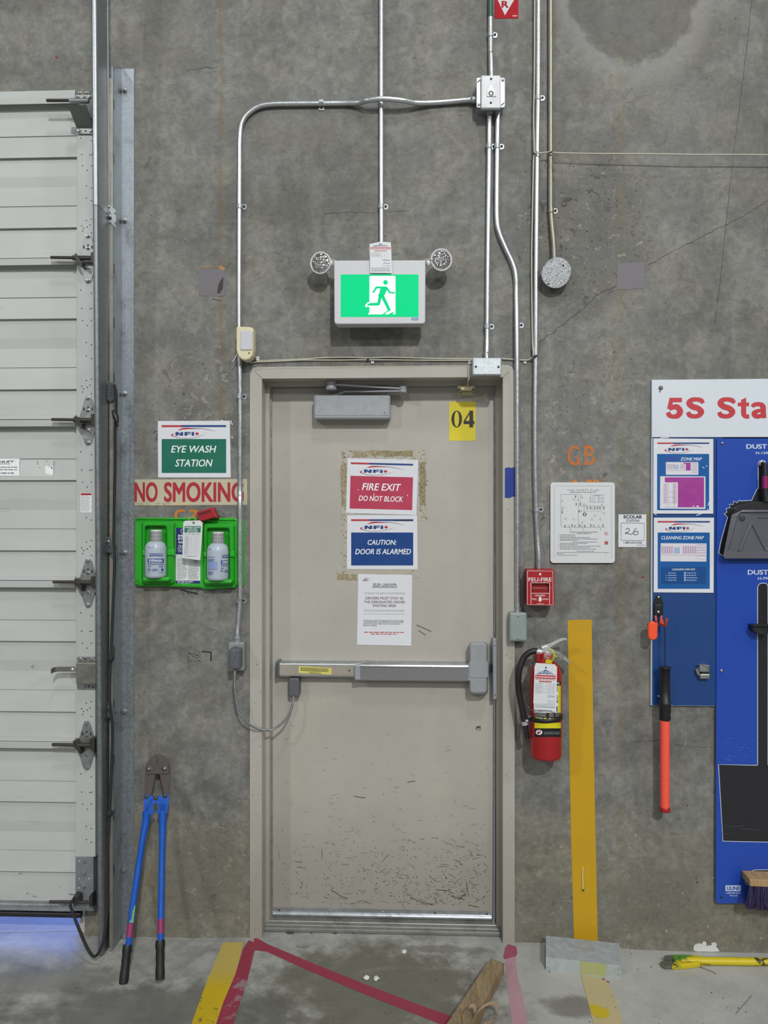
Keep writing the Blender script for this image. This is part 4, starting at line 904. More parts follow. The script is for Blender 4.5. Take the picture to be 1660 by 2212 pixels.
def motion_sensor():
    root = empty('motion_sensor', P(529, 778, .025), 'cream motion sensor on the left conduit above the door', 'sensor'); c = cm(460, 680, 4.368)
    m = MB(CREAM); oo = [c(*p) for p in ((219, 116), (235, 108), (345, 112), (378, 122), (384, 150), (384, 330), (374, 385), (345, 418), (305, 430), (268, 420), (240, 395), (226, 360), (218, 330))]
    m.prism(oo, .0255, .07, .007, 4); m.build('sensor_body', root)
    m = MB(M('c6c6cd', .35, 0, .02, 12)); m.prism(rr(519, 714, 545.5, 756, 3), .066, .0745, .003, 2); m.build('sensor_lens', root)
    m = MB(INK); m.disc(*c(342, 361), 1.8, .0708, 9); m.build('led', root)
    m = MB(WHITEP); m.tube([P(512, 762, .05), P(511, 768, .05), P(503, 781, .045)], .0016, 6); m.build('loose_wire', root)
motion_sensor()

# ================================================================== printed signs
LEAF = [(0, -1), (.16, -.55), (.42, -.72), (.36, -.25), (.62, -.38), (.66, -.22), (1, -.2), (.78, .1), (.88, .22), (.4, .5), (.45, .66), (.06, .6), (.06, 1), (-.06, 1), (-.06, .6), (-.45, .66), (-.4, .5), (-.88, .22), (-.78, .1), (-1, -.2), (-.66, -.22), (-.62, -.38), (-.36, -.25), (-.42, -.72), (-.16, -.55)]
def logo(m, x0, y0, x1, y1, fn, blue=None, red=None):
    w, h = x1 - x0, y1 - y0; g = lambda u, v: (x0 + u * w, y0 + v * h); blue = blue or NAVY; red = red or NRED
    st = lambda pts, ws: m.stroke([g(*p[:2]) for p in spline(pts, 6)], [p[0] for p in spline([(k * h / 100, 0) for k in ws], 6)], 0, fn)
    m.use(red); st([(.14, .27), (.24, .11), (.38, .06), (.5, .08)], [1, 14, 13, 8]); st([(.06, .52), (.005, .68), (.06, .8)], [1, 14, 5])
    m.use(M('6d4a58', .5, 0, .05, 10)); st([(.5, .08), (.65, .07), (.82, .16), (1, .33)], [8, 5, 4, 1.5]); st([(.06, .8), (.16, .94), (.32, 1.0), (.5, .94), (.66, .76), (.76, .6)], [5, 4, 3.5, 3, 2.5, 1])
    m.use(blue)
    X = lambda a: .09 + a * .42
    def blk(pts, o=0.0): m.flat([g(X(a), .39 + b * .35) for a, b in pts], 0, lambda x, y: fn(x, y) + Vector((0, -o, 0)))
    blk([(0, 0), (.14, 0), (.14, 1), (0, 1)]); blk([(.0, 0), (.14, 0), (.40, 1), (.26, 1)], .0001); blk([(.28, 0), (.42, 0), (.42, 1), (.28, 1)])
    blk([(.49, 0), (.64, 0), (.64, 1), (.49, 1)]); blk([(.64, 0), (.84, 0), (.84, .27), (.64, .27)]); blk([(.64, .42), (.82, .42), (.82, .66), (.64, .66)])
    blk([(.88, 0), (1.02, 0), (1.02, 1), (.88, 1)])
    m.use(red); cx, cyy = g(.585, .55); m.flat([(cx + a * w * .05, cyy + b * h * .2) for a, b in LEAF], 0, fn)
def poster(name, label, poly, d, cat='sign', thick=.0008, group=None, mat=None):
    m = MB(mat or M('dcdde3', .22, 0, .015, 8)); m.prism(poly, d, d + thick); o = m.build(name, None, P(*poly[-1], d)); tag(o, label, cat, group); return o, d + thick
def warp(c, ang, ox, oy, d):
    """flat print on a slightly turned sheet: turn about crop point (ox, oy)"""
    ca, sa = math.cos(ang), math.sin(ang)
    def fn(x, y):
        dx, dy = x - ox, y - oy; return P(*c(ox + dx * ca - dy * sa, oy + dx * sa + dy * ca), d)
    return fn
def signs():
    GREEN = M('1f6d58', .3, 0, .04, 8); CRIM = M('b8405a', .3, 0, .04, 8); BLUE = M('1d4484', .3, 0, .04, 8)
    # eye wash
    c = cm(280, 880, 5.268); q = lambda pts: [c(*p) for p in pts]
    o, d = poster('wall_sign', 'white and green EYE WASH STATION sign on the wall left of the door', q([(322, 155), (1142, 152), (1152, 797), (326, 797)]), 0, group='laminated notices')
    fn = lambda x, y: P(*c(x, y), d + .0004); m = MB(NRED); m.rect(365, 202, 590, 225, 0, fn); m.use(NAVY).rect(590, 201, 1100, 224, 0, fn); logo(m, 478, 232, 975, 354, fn); m.use(GREEN).rect(366, 360, 1100, 746, 0, fn)
    fn2 = lambda x, y: P(*c(x, y), d + .0008); m.use(PRINTW); m.text('EYE WASH', 472, 435, 988, 515, 0, .012, .22, fn=fn2); m.text('STATION', 520, 592, 946, 674, 0, .012, .22, fn=fn2); m.build('print', o)
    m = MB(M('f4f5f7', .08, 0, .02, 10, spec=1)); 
    for pts in ([(930, 158), (965, 158)], [(1040, 146), (1090, 160), (1150, 190)], [(1150, 150), (1172, 200)], [(1165, 330), (1170, 355)], [(590, 156), (615, 156)]): m.stroke(q(pts), 1.6, d + .001)  # glints on the clear covering, painted as near-white strokes
    tag(m.build('painted_tape_glint', o), kind='stuff')
    # no smoking strip
    m = MB(M('bdb59e', .5, 0, .06, 14)); d0 = .0004; m.prism([c(*p) for p in ((58, 820), (1336, 815), (1342, 1110), (60, 1116))], 0, .001); o = tag(m.build('warning_strip', None, P(300, 1090, 0)), 'faded cream strip reading NO SMOKING in red above the eyewash tray', 'sign')
    fn = lambda x, y: P(*c(x, y), .0014); m = MB(M('a82530', .5, 0, .06, 14)); m.text('NO', 58, 850, 320, 1078, 0, .03, fn=fn, res=5); m.build('lettering', o); m = MB(M('a82530', .5, 0, .06, 14)); m.text('SMOKING', 392, 850, 1300, 1078, 0, .03, fn=fn, res=5); m.build('lettering', o)
    m = MB(M('c6b78c', .5, 0, .1, 20)); m.rect(490, 1085, 690, 1114, 0, fn); m.use(worn_paint('a3987c', 'bdb59e', .5, .6, 60)).rect(70, 1088, 490, 1116, 0, fn); m.build('old_tape', o)
    # fire exit
    c2 = cm(700, 940, 4.608); q2 = lambda pts: [c2(*p) for p in pts]; D0 = DL + .0012
    o, d = poster('door_sign', 'white and red FIRE EXIT DO NOT BLOCK sign on the door', q2([(236, 230), (942, 247), (922, 795), (220, 775)]), D0, group='laminated notices')
    w1 = warp(c2, .025, 580, 500, d + .0004); w2 = warp(c2, .025, 580, 500, d + .0008)
    m = MB(NRED); m.rect(262, 278, 448, 296, 0, w1); m.use(NAVY).rect(448, 278, 884, 296, 0, w1); logo(m, 358, 308, 790, 402, w1); m.use(CRIM).rect(263, 412, 886, 738, 0, w1)
    m.use(PRINTW); m.text('FIRE EXIT', 380, 482, 770, 552, 0, .014, .22, fn=w2); m.text('DO NOT BLOCK', 350, 606, 792, 660, 0, .014, .22, fn=w2); m.build('print', o)
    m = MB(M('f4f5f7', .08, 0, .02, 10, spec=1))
    for pts in ([(240, 238), (300, 234)], [(640, 236), (700, 240), (740, 246)], [(790, 240), (850, 238)], [(260, 783), (300, 784)], [(520, 754), (560, 752)], [(820, 786), (900, 788)], [(496, 610), (500, 580)], [(338, 540), (345, 550)], [(830, 592), (836, 610)]): m.stroke(q2(pts), 1.2, d + .001)  # small highlights drawn as bright strokes over the sheet and its edges
    tag(m.build('painted_tape_glint', o), kind='stuff')
    # caution
    o, d = poster('door_sign', 'white and blue CAUTION DOOR IS ALARMED sign under the fire exit sign', q2([(232, 796), (930, 796), (934, 1336), (230, 1334)]), D0 + .0006, group='laminated notices')
    fn = lambda x, y: P(*c2(x, y), d + .0004); fn2 = lambda x, y: P(*c2(x, y), d + .0008)
    m = MB(NRED); m.rect(271, 837, 457, 855, 0, fn); m.use(NAVY).rect(457, 837, 700, 855, 0, fn); m.use(M('24334f', .4, 0, .05, 10)).rect(700, 837, 890, 856, 0, fn); logo(m, 366, 862, 800, 960, fn); m.use(BLUE).rect(272, 969, 890, 1297, 0, fn)
    m.use(PRINTW); m.text('CAUTION:', 436, 1042, 724, 1092, 0, .014, .22, fn=fn2); m.text('DOOR IS ALARMED', 312, 1132, 868, 1186, 0, .014, .22, fn=fn2); m.build('print', o)
    # policy notice
    o, d = poster('paper_notice', 'plain white paper notice about drivers, lowest sheet on the door', q2([(342, 1382), (880, 1390), (870, 2097), (330, 2086)]), D0, 'notice', .0006)
    fn = warp(c2, .006, 600, 1700, d + .0004); m = MB(INK)
    logo(m, 386, 1424, 476, 1458, fn, INK, M('7a3a44', .5, 0, .05, 10)); m.use(INK)
    m.text('NFI 5201 - VANCOUVER', 490, 1476, 722, 1492, 0, .02, fn=fn); m.text('DRIVER LOADING POLICY', 482, 1500, 730, 1516, 0, .02, fn=fn); m.rect(490, 1495, 722, 1496.5, 0, fn); m.rect(482, 1519, 730, 1520.5, 0, fn)
    m.use(GREYINK); m.text('TO ENSURE THE SAFETY OF OUR OPERATORS', 402, 1566, 808, 1584, 0, .0, fn=fn); m.use(M('6b3b3c', .6, 0, .05, 20))
    m.text('DRIVERS MUST STAY IN', 416, 1610, 790, 1636, 0, .006, fn=fn); m.text('THE DESIGNATED DRIVER', 400, 1648, 808, 1674, 0, .006, fn=fn); m.text('WAITING AREA', 484, 1684, 722, 1710, 0, .006, fn=fn)
    m.use(GREYINK); m.text('WHILE UNLOADING/LOADING IS IN PROGRESS', 400, 1738, 802, 1756, 0, 0, fn=fn); m.rect(392, 1778, 812, 1781, 0, fn)
    m.use(INK); 
    for i, (t, x1) in enumerate((('ADDITIONAL SAFETY PROCEDURES WILL BE FOLLOWED', 794), ('A GLADHAND LOCK WILL BE APPLIED, A CHOCK PLACED', 796), ('IN FRONT OF EACH WHEEL, AND A CONE PLACED IN', 762), ('FRONT OF TRAILER', 530))): m.text(t, 394, 1842 + i * 16, x1, 1853 + i * 16, 0, .01, fn=fn)
    m.use(REDINK); m.lines(402, 1956, 796, 1968, 1, 0, .7, 0, fn, 40); m.lines(470, 1973, 730, 1985, 1, 0, .7, 0, fn, 40); m.use(M('c6c9d0', .5, 0, .02, 9)); m.stroke([(775, 2064), (790, 2056), (804, 2054)], 5, 0, fn); m.build('print', o)
    # 04
    YEL = M('d8c726', .4, 0, .04, 6)
    o, d = poster('number_label', 'yellow label with black number 04 at the top of the door', rr(971, 868, 1028, 952, 2), DL, 'label', .0008, None, YEL)
    m = MB(M('231f1c', .5, 0, .1, 20)); c3 = cm(820, 740, 4.611); e = d + .0005
    def oval(cx, cyy, rx, ry, tx, ty, n=30):
        vs = []
        for i in range(n):
            a = 2 * math.pi * i / n; vs += [P(*c3(cx + rx * math.cos(a), cyy + ry * math.sin(a)), e), P(*c3(cx + (rx - tx) * math.cos(a), cyy + (ry - ty) * math.sin(a)), e)]
        m.add(vs, [(2 * i, 2 * i + 1, (2 * i + 3) % (2 * n), (2 * i + 2) % (2 * n)) for i in range(n)])
    oval(771, 762, 53, 84, 29, 8); qn = [0]
    def qq(*p): qn[0] += 1; m.flat([c3(*t) for t in p], e + .0001 * qn[0])
    qq((897, 678), (935, 678), (935, 845), (897, 845)); qq((839, 780), (947, 780), (947, 812), (839, 812)); qq((839, 782), (905, 678), (912, 690), (856, 782)); m.build('number', o)
    # blue tape on the frame
    m = MB(M('17308c', .5, 0, .08, 20)); d = .0125
    m.prism([(1091.5, 1011), (1098, 1009.5), (1106, 1010.5), (1112, 1009), (1112.4, 1072), (1106, 1073), (1102, 1076), (1091.3, 1075)], d, d + .0006); tag(m.build('masking_tape', None, P(1100, 1076, .012)), 'piece of blue masking tape on the right door jamb', 'tape')
    # fire safety plan
    pl = rr(1190, 1042, 1329, 1216, 7, 5)
    o, d = poster('framed_plan', 'white rounded fire safety plan board on the wall right of the door', pl, 0, 'plan', .012, None, M('d3d5d7', .35, 0, .02, 8))
    c4 = cm(1180, 1030, 10.375); e = d + .0004; fn = lambda x, y: P(*c4(x, y), e); GI = M('76767c', .6, 0, .05, 20); PK = M('a07080', .6, 0, .05, 20); m = MB(GI)
    for pts in ([(190, 205), (1470, 205)], [(190, 205), (190, 1830)], [(1470, 205), (1470, 1830)]): m.stroke(pts, 4, 0, fn)
    m.use(M('4b4b50', .6, 0, .05, 20)); m.text('FIRE SAFETY PLAN', 490, 280, 1186, 318, 0, 0, fn=fn, space=1.5); m.text('1038 Derwent Way, Delta, B.C.', 540, 334, 1132, 362, 0, .01, fn=fn)
    m.use(GI)
    for pts in ([(330, 395), (728, 395), (728, 530)], [(335, 395), (335, 1108), (430, 1135), (1335, 1135)], [(728, 580), (728, 1135)], [(745, 655), (1330, 655)], [(870, 660), (870, 820)], [(990, 405), (1320, 405)], [(990, 570), (1320, 570)]): m.stroke(pts, 6, 0, fn)
    m.use(M('a9bfae', .6, 0, .05, 20)); m.stroke([(838, 665), (838, 765), (1262, 765), (1262, 665)], 10, 0, fn); m.use(M('4b4b50', .6, 0, .05, 20)); m.disc(870, 842, 42, 0, 16, fn); m.use(PRINTW).rect(860, 815, 880, 870, 0, lambda x, y: P(*c4(x, y), e + .0003))
    m.use(M('5d5055', .6, 0, .1, 30))
    for x, y in ((664, 445), (680, 615), (770, 615), (925, 700), (995, 695), (1095, 700), (1155, 700), (1212, 700), (1300, 700), (745, 770), (365, 790), (427, 1105), (585, 1090), (755, 1090), (872, 1105), (1008, 1090), (1280, 1090)): m.rect(x - 10, y - 27, x + 10, y + 27, 0, fn)
    for x, y in ((650, 1100), (1072, 1092)): m.flat([(x - 20, y - 15), (x + 26, y), (x - 14, y + 22)], 0, fn)
    m.use(PK)
    for x, y in ((370, 540), (625, 510), (722, 525), (790, 770), (1030, 712), (1300, 815), (1100, 868), (438, 938), (622, 950), (1030, 952), (1220, 950), (810, 1025), (380, 690), (880, 625), (512, 1100), (800, 1100), (1180, 1100)): m.stroke([(x - 16, y - 15), (x + 16, y - 15), (x + 16, y + 15), (x - 16, y + 15), (x - 16, y - 15)], 6, 0, fn); m.stroke([(x + 16, y + 16), (x + 36, y + 26)], 4, 0, fn)
    m.use(M('a3a182', .6, 0, .05, 20))
    for x, y in ((555, 1180), (840, 1180), (1225, 1180), (1252, 620), (840, 620), (775, 568), (365, 735)): m.rect(x - 10, y - 20, x + 10, y + 20, 0, fn)
    m.use(GI); ring = [(790 + 36 * math.cos(a * .5), 448 + 40 * math.sin(a * .5)) for a in range(13)]; m.stroke(ring, 5, 0, fn); m.stroke([(775, 430), (800, 455), (832, 490)], 6, 0, fn)
    m.lines(1085, 412, 1235, 432, 1, 0, .6, 0, fn, 40)
    for y in (460, 497, 540): m.lines(1040, y - 8, 1120, y + 8, 1, 0, .5, .2, fn, 40); m.lines(1225, y - 8, 1315, y + 8, 1, 0, .5, .1, fn, 40); m.rect(985, y - 12, 1006, y + 8, 0, fn); m.rect(1170, y - 10, 1195, y + 10, 0, fn)
    m.use(M('5a5a60', .6, 0, .05, 20)); m.lines(545, 1228, 1165, 1248, 1, 0, .7, 0, fn, 50); m.lines(690, 1260, 1015, 1280, 1, 0, .7, 0, fn, 50)
    for y, x1 in ((1288, 660), (1320, 660), (1352, 990), (1384, 1160), (1414, 710), (1482, 930), (1512, 705), (1544, 1220), (1576, 990), (1608, 1120)): m.lines(315, y, x1, y + 18, 1, 0, .62, 0, fn, 45); m.rect(275, y + 3, 290, y + 10, 0, fn)
    m.lines(600, 1452, 1145, 1470, 1, 0, .62, 0, fn, 45); m.lines(680, 1658, 1075, 1676, 1, 0, .62, 0, fn, 45); m.lines(240, 1688, 1420, 1706, 1, 0, .55, 0, fn, 45); m.lines(240, 1716, 395, 1734, 1, 0, .55, 0, fn, 45); m.lines(255, 1748, 710, 1766, 1, 0, .5, 0, fn, 45); m.rect(1335, 1748, 1350, 1760, 0, fn)
    m.use(NRED); m.stroke([(1315, 1232), (1392, 1232), (1392, 1304), (1315, 1304), (1315, 1232)], 6, 0, fn); m.flat([(1352, 1250), (1380, 1285), (1325, 1285)], 0, fn); m.use(M('b57380', .5, 0, .05, 20)).rect(1314, 1442, 1396, 1520, 0, fn); m.use(NRED).rect(1330, 1458, 1350, 1505, 0, lambda x, y: P(*c4(x, y), e + .0003)); m.rect(1358, 1458, 1380, 1505, 0, lambda x, y: P(*c4(x, y), e + .0003)); m.build('print', o)
    # station 26 card
    c5 = cm(1060, 960, 4.611)
    o, d = poster('station_card', 'small white station card numbered 26 beside the fire safety plan', [c5(*p) for p in ((1278, 697), (1554, 698), (1554, 1023), (1276, 1021))], 0, 'card', .0015)
    fn = lambda x, y: P(*c5(x, y), d + .0004); m = MB(INK); m.text('ECOLAB', 1328, 705, 1508, 738, 0, .035, fn=fn); m.text('STATION', 1354, 747, 1484, 772, 0, .008, fn=fn); m.text('1-800-352-5326', 1328, 966, 1510, 988, 0, .01, fn=fn); m.lines(1460, 1000, 1538, 1008, 1, 0, .6, 0, fn, 14)
    m.stroke([(1303, 783), (1534, 785), (1532, 957), (1302, 955), (1303, 783)], 4, 0, fn)
    m.stroke(spline([(1350, 850), (1362, 836), (1380, 838), (1384, 856), (1368, 880), (1346, 892), (1352, 874), (1380, 890), (1402, 896), (1418, 884)]), 6, 0, fn); m.stroke(spline([(1455, 834), (1432, 860), (1424, 888), (1440, 900), (1466, 894), (1472, 872), (1456, 864), (1430, 878)]), 6, 0, fn); m.build('print', o)
    m = MB(worn_paint('7f7a55', '8f8d84', .4, .8, 50)); m.prism([(1398, 1106), (1408, 1104), (1408, 1166), (1400, 1168)], 0, .0006); m.build('tape_scrap', o)
    # red sign at the top edge
    o, d = poster('wall_sign', 'red square sign with a white triangle and letter R at the top edge', [(1069, -62), (1120.5, -62), (1120.5, 39.5), (1069, 40)], 0, 'sign', .0012, None, M('a8242d', .8, 0, .04, 8, spec=.15))
    m = MB(M('cfccce', .8, 0, .03, 8, spec=.15)); m.flat([(1073, -50), (1117, -50), (1117, -10), (1091.5, 33), (1073, -6)], d + .0004); m.use(M('a8242d', .8, 0, .04, 8, spec=.15)).text('R', 1084, 2, 1099.5, 16.5, d + .0008, .035); m.use(M('d69aa0', .4, 0, .03, 8)).lines(1108, 32, 1118, 36, 1, d + .0004, .6, 0, word=2); m.build('print', o)
    # tape squares
    TS = M('6f6b6f', .6, 0, .08, 12)
    o, d = poster('tape_square', 'grey tape square with a torn corner high on the wall left of the exit sign', [(429, 581), (485, 580), (487, 600), (488, 622), (486, 639), (470, 640), (430, 638.5)], 0, 'tape', .0012, 'grey tape squares', TS)
    m = MB(M('3e3b3a', .8, 0, .2, 50)); m.flat([(479, 602), (483, 598), (482, 622), (475, 634), (469, 633), (472, 615)], d + .0004); m.stroke([(458, 645), (478, 650)], 1.5, .0006); m.use(M('a98452', .8, 0, .2, 40)); m.stroke([(427, 583), (432, 578), (460, 577), (484, 578)], 1.6, d + .0004); m.flat([(470, 578), (478, 573), (487, 580), (484, 585)], d + .0005); m.build('torn_corner', o)
    poster('tape_square', 'plain grey tape square high on the wall right of the round box', [(1334, 569), (1391, 565), (1394, 623), (1360, 625), (1334, 625)], 0, 'tape', .0012, 'grey tape squares', TS)
signs()
# ================================================================== eyewash station
def eyewash():
    c = cm(280, 880, 5.268); q = lambda pts: [c(*p) for p in pts]
    GRN = M('2fae2d', .32, 0, .06, 10); GRN2 = M('29a128', .32, 0, .06, 10)
    root = empty('eyewash_tray', P(410, 1270, 0), 'bright green plastic eyewash tray holding two bottles on the wall', 'tray')
    m = MB(GRN); m.prism([c(*p) for p in rr(60, 1257, 1228, 2040, 30, 4)], 0, .012, .004, 2); m.build('back_plate', root)
    m = MB(GRN); m.prism([c(*p) for p in rr(1222, 1290, 1306, 2035, 14, 3)], 0, .006, .002); m.build('side_flange', root)
    m = MB(GRN2); m.prism(q([(80, 1256), (1206, 1276), (1206, 1290), (80, 1278)]), .004, .018, .003); m.build('rim', root)
    m = MB(GRN2)
    m.prism(q([(60, 2000), (1206, 2010), (1206, 2052), (870, 2076), (800, 2052), (90, 2030), (60, 2015)]), .004, .022, .004, 2); m.build('rim', root)
    def pocket(x0, y0, x1, y1, ix0, iy0, ix1, iy1):
        m = MB(GRN2); k = lambda a, b, cc, dd, r, d: [P(*p, d) for p in (c(*t) for t in rr(a, b, cc, dd, r, 5))]
        m.loft([k(x0, y0, x1, y1, 40, .010), k(x0 + 12, y0 + 14, x1 - 12, y1 - 14, 36, .034), k(x0 + 22, y0 + 26, x1 - 22, y1 - 22, 34, .038), k(ix0 - 14, iy0 - 10, ix1 + 14, iy1 + 8, 30, .038), k(ix0, iy0, ix1, iy1, 26, .034), k(ix0 + 10, iy0 + 10, ix1 - 10, iy1 - 6, 24, .0125)], False, True)
        p = m.build('bottle_pocket', root)
        m = MB(GRN)
        for a, b in ((x0 + 8, ix0 - 4), (ix1 + 4, x1 - 8)):
            yy = (y0 + y1) / 2 - 30; s = 1 if a > x0 + 50 else -1
            m.prism(q([(a, yy), (b, yy - 14 * s), (b, yy + 60), (a, yy + 60)]), .03, .046, .004, 2)
        m.prism([c(*t) for t in rr(ix0 - 30, iy1 - 2, ix1 + 30, iy1 + 44, 20, 4)], .012, .075, .006, 2); m.build('bottle_holder', p)
    pocket(135, 1290, 520, 2020, 176, 1350, 420, 1935); pocket(832, 1310, 1200, 2035, 880, 1375, 1134, 1962)
    m = MB(M('1c7a1c', .4, 0, .05, 10))
    for x, y in ((98, 1283), (90, 1988)): m.ring(*c(x, y), 2.6, 4.2, .0125)
    tag(m.build('screw_boss', root), kind='stuff')
    m = MB(M('dfe0e4', .4, 0, .02, 10)); m.rect(*c(526, 1370), *c(806, 2022), .0128); e = .0132; fn = lambda x, y: P(*c(x, y), e); f2 = lambda x, y: P(*c(x, y), e + .0004)
    m.use(M('20306e', .4, 0, .05, 10)); m.rect(528, 1370, 806, 1672, 0, fn); m.rect(526, 1972, 804, 2022, 0, fn); m.use(PRINTW)
    for t, y, b in (('EMERGENCY', 1448, .03), ('EYE', 1482, .03), ('WASH', 1522, .03)): m.text(t, 552, y, 552 + {'EMERGENCY': 200, 'EYE': 84, 'WASH': 110}[t], y + 28, 0, b, fn=f2)
    for t, y, w in (('TROUSSE', 1566, 150), ("D'URGENCE", 1592, 190), ('OCULAIRE', 1622, 180)): m.text(t, 550, y, 550 + w, y + 26, 0, .0, fn=f2)
    ring_ = [(604 + 18 * math.cos(a * .4), 1408 + 24 * math.sin(a * .4)) for a in range(17)]; m.stroke(ring_, 4, 0, f2)
    m.lines(545, 1978, 730, 1992, 1, 0, .6, 0, f2, 40); m.lines(545, 1996, 690, 2012, 1, 0, .5, 0, f2, 40); m.use(GREYINK); m.lines(545, 1720, 660, 1960, 14, 0, .4, .3, fn, 22); m.lines(672, 1720, 795, 1960, 14, 0, .4, .3, fn, 22); m.build('instruction_label', root)
    # bottles
    def bottle(label, x0, x1, y0, y1, cx0, cx1, cy0, turned):
        dc = .0575; a, b = P((x0 + x1) / 2, y1, dc), P((x0 + x1) / 2, y0, dc); R = (P(x1, y0, dc).x - P(x0, y0, dc).x) / 2; H = b.z - a.z
        root = empty('eyewash_bottle', a, label, 'bottle', 'eyewash bottles')
        BOD = NT('pale_bottle_plastic'); nz = BOD.noise(8, 3, .5); BOD.fin(BOD.mix(nz, lin('a9b6c2'), lin('b9c4ce')), .28, 0, .5); BOD.b.inputs['Subsurface Weight'].default_value = .15; BOD.b.inputs['Subsurface Radius'].default_value = (.01, .01, .012)
        m = MB(BOD.m); m.lathe(a, (0, 0, 1), [(R * .82, 0), (R * .95, .004), (R, .01), (R, H * .78), (R * .97, H * .86), (R * .86, H * .94), (R * .62, H), (R * .5, H + .003)], 28); m.build('bottle_body', root)
        rc = (P(cx1, y0, dc).x - P(cx0, y0, dc).x) / 2; ct = P((cx0 + cx1) / 2, cy0, dc); cb = Vector((ct.x, ct.y, b.z - .002)); h = ct.z - cb.z
        m = MB(M('cbccce', .4, 0, .04, 20)); prof = [(rc * .96, 0), (rc * 1.02, .004), (rc * .98, h * .9), (rc * .9, h), (0, h + .0005)]; m.lathe(cb, (0, 0, 1), prof, 24); cp = m.build('cap', root)
        m = MB(INK)
        for i in range(9):
            a0 = -1.9 + i * .42; pp = []
            for t in (0, .25, .5, .75, 1):
                an = a0 + t * .75; 
                if abs(an) > 1.45: continue
                r = rc * 1.02 + .0008; pp.append((an, t))
            for (p1, p2) in zip(pp, pp[1:]):
                for row in (0, 1, 2):
                    vs = []
                    for an, t in (p1, p2):
                        for w in (-.075, .075):
                            r = rc * 1.02 + .0008; z = cb.z + h * (.06 + .29 * row + .26 * t); vs.append((cb.x + r * math.sin(an + w), cb.y - r * math.cos(an + w), z))
                    m.add(vs, [(0, 1, 3, 2)])
        m.build('cap_print', cp)
        cx = (x0 + x1) / 2; W = (x1 - x0) / 2
        def wrap(x, y):
            return on_cylinder(*c(x, y), a, R + .0008)
        def wrect(m, xa, ya, xb, yb, k=8):
            for i in range(k): m.rect(xa + (xb - xa) * i / k, ya, xa + (xb - xa) * (i + 1) / k, yb, 0, wrap)
        def wlines(m, xa, ya, xb, yb, n, th=.4, rg=.3):
            st = (yb - ya) / n
            for i in range(n): wrect(m, xa, ya + st * i, xb - random.random() * rg * (xb - xa), ya + st * i + st * th, 4)
        BL = M('2a4690', .4, 0, .05, 10); m = MB(BL); out = lambda x, y: a + (wrap(x, y) - a) * 1.0 + Vector((0, -.0005, 0))
        if not turned:
            wrect(m, 226, 1662, 376, 1692); wrect(m, 206, 1722, 390, 1766); m.text('RINÇAGE OCULAIRE', 210, 1776, 386, 1796, 0, .02, fn=wrap); wlines(m, 208, 1806, 250, 1822, 2); wlines(m, 335, 1806, 385, 1822, 2)
            for k in range(7): wrect(m, 256 + k * 10, 1836, 256 + k * 10 + random.uniform(3, 7), 1866, 1)
            wlines(m, 206, 1836, 244, 1866, 3); wrect(m, 362, 1834, 384, 1862, 3); wlines(m, 206, 1878, 244, 1886, 1); wlines(m, 330, 1878, 390, 1886, 1); wlines(m, 206, 1590, 290, 1597, 1)
            m.use(PRINTW); m.text('PhysiciansCARE', 230, 1667, 372, 1687, 0, .01, .15, fn=out); m.text('EYEWASH', 222, 1730, 374, 1760, 0, .03, fn=out)
        else:
            wrect(m, 1054, 1678, 1122, 1712, 6); wrect(m, 1040, 1742, 1122, 1784, 6); m.text('RINÇ', 1042, 1792, 1116, 1812, 0, .02, fn=wrap); wlines(m, 1040, 1826, 1085, 1840, 2)
            for k in range(4): wrect(m, 1086 + k * 9, 1850, 1086 + k * 9 + random.uniform(3, 6), 1880, 1)
            wlines(m, 1036, 1850, 1076, 1876, 3); wlines(m, 896, 1700, 980, 1712, 2); wlines(m, 893, 1725, 985, 1770, 4); m.use(M('8aa0cf', .4, 0, .05, 10)); wrect(m, 893, 1755, 1000, 1840); m.use(BL); wlines(m, 893, 1760, 1000, 1855, 10, .3); wlines(m, 893, 1870, 960, 1910, 4); wlines(m, 893, 1610, 930, 1620, 1)
            m.use(PRINTW); m.text('Physi', 1060, 1684, 1118, 1706, 0, .01, .15, fn=out); m.text('EYEW', 1058, 1750, 1120, 1778, 0, .03, fn=out)
        m.build('bottle_label', root)
    bottle('eyewash bottle with its front label showing, left pocket of the green tray', 314, 359, 1170, 1247.5, 325.2, 350.2, 1144.5, False)
    bottle('eyewash bottle turned sideways, right pocket of the green tray', 448, 493.5, 1174, 1253, 459, 484, 1149, True)
    # test record tag
    d = .058; tg = q([(632, 1290), (800, 1286), (832, 1312), (826, 1450), (806, 1740), (602, 1712), (612, 1312)])
    o = service_tag('inspection_tag', 'white and green inspection tag hanging over the middle of the green eyewash tray', tg, d, 0, 0, 0); fn = lambda x, y: P(*c(x + (1500 - y) * .045, y), d + .0004); f2 = lambda x, y: P(*c(x + (1500 - y) * .045, y), d + .0009)
    m = MB(M('22745c', .4, 0, .04, 10)); m.rect(619, 1350, 805, 1424, 0, fn); m.use(PRINTW); m.text('EMERGENCY SHOWER', 628, 1358, 796, 1374, 0, .02, fn=f2); m.text('& EYE WASH', 660, 1380, 766, 1396, 0, .02, fn=f2); m.text('TEST RECORD', 650, 1402, 774, 1418, 0, .02, fn=f2)
    m.use(GREYINK); m.lines(622, 1432, 805, 1454, 2, 0, .4, 0, fn, 30)
    for k in range(15): m.rect(620, 1464 + k * 15, 806, 1465.5 + k * 15, 0, fn)
    for x in (700, 755): m.rect(x, 1462, x + 1.5, 1690, 0, fn)
    m.use(INK)
    for k in range(15): m.stroke([(626 + random.uniform(0, 8), 1474 + k * 14), (640, 1470 + k * 14), (650, 1478 + k * 14), (660 + random.uniform(0, 20), 1472 + k * 14)], 2, 0, fn)
    m.lines(640, 1690, 780, 1700, 1, 0, .5, 0, fn, 30); m.use(INK).disc(722, 1312, 14, 0, 12, fn); m.build('print', o)
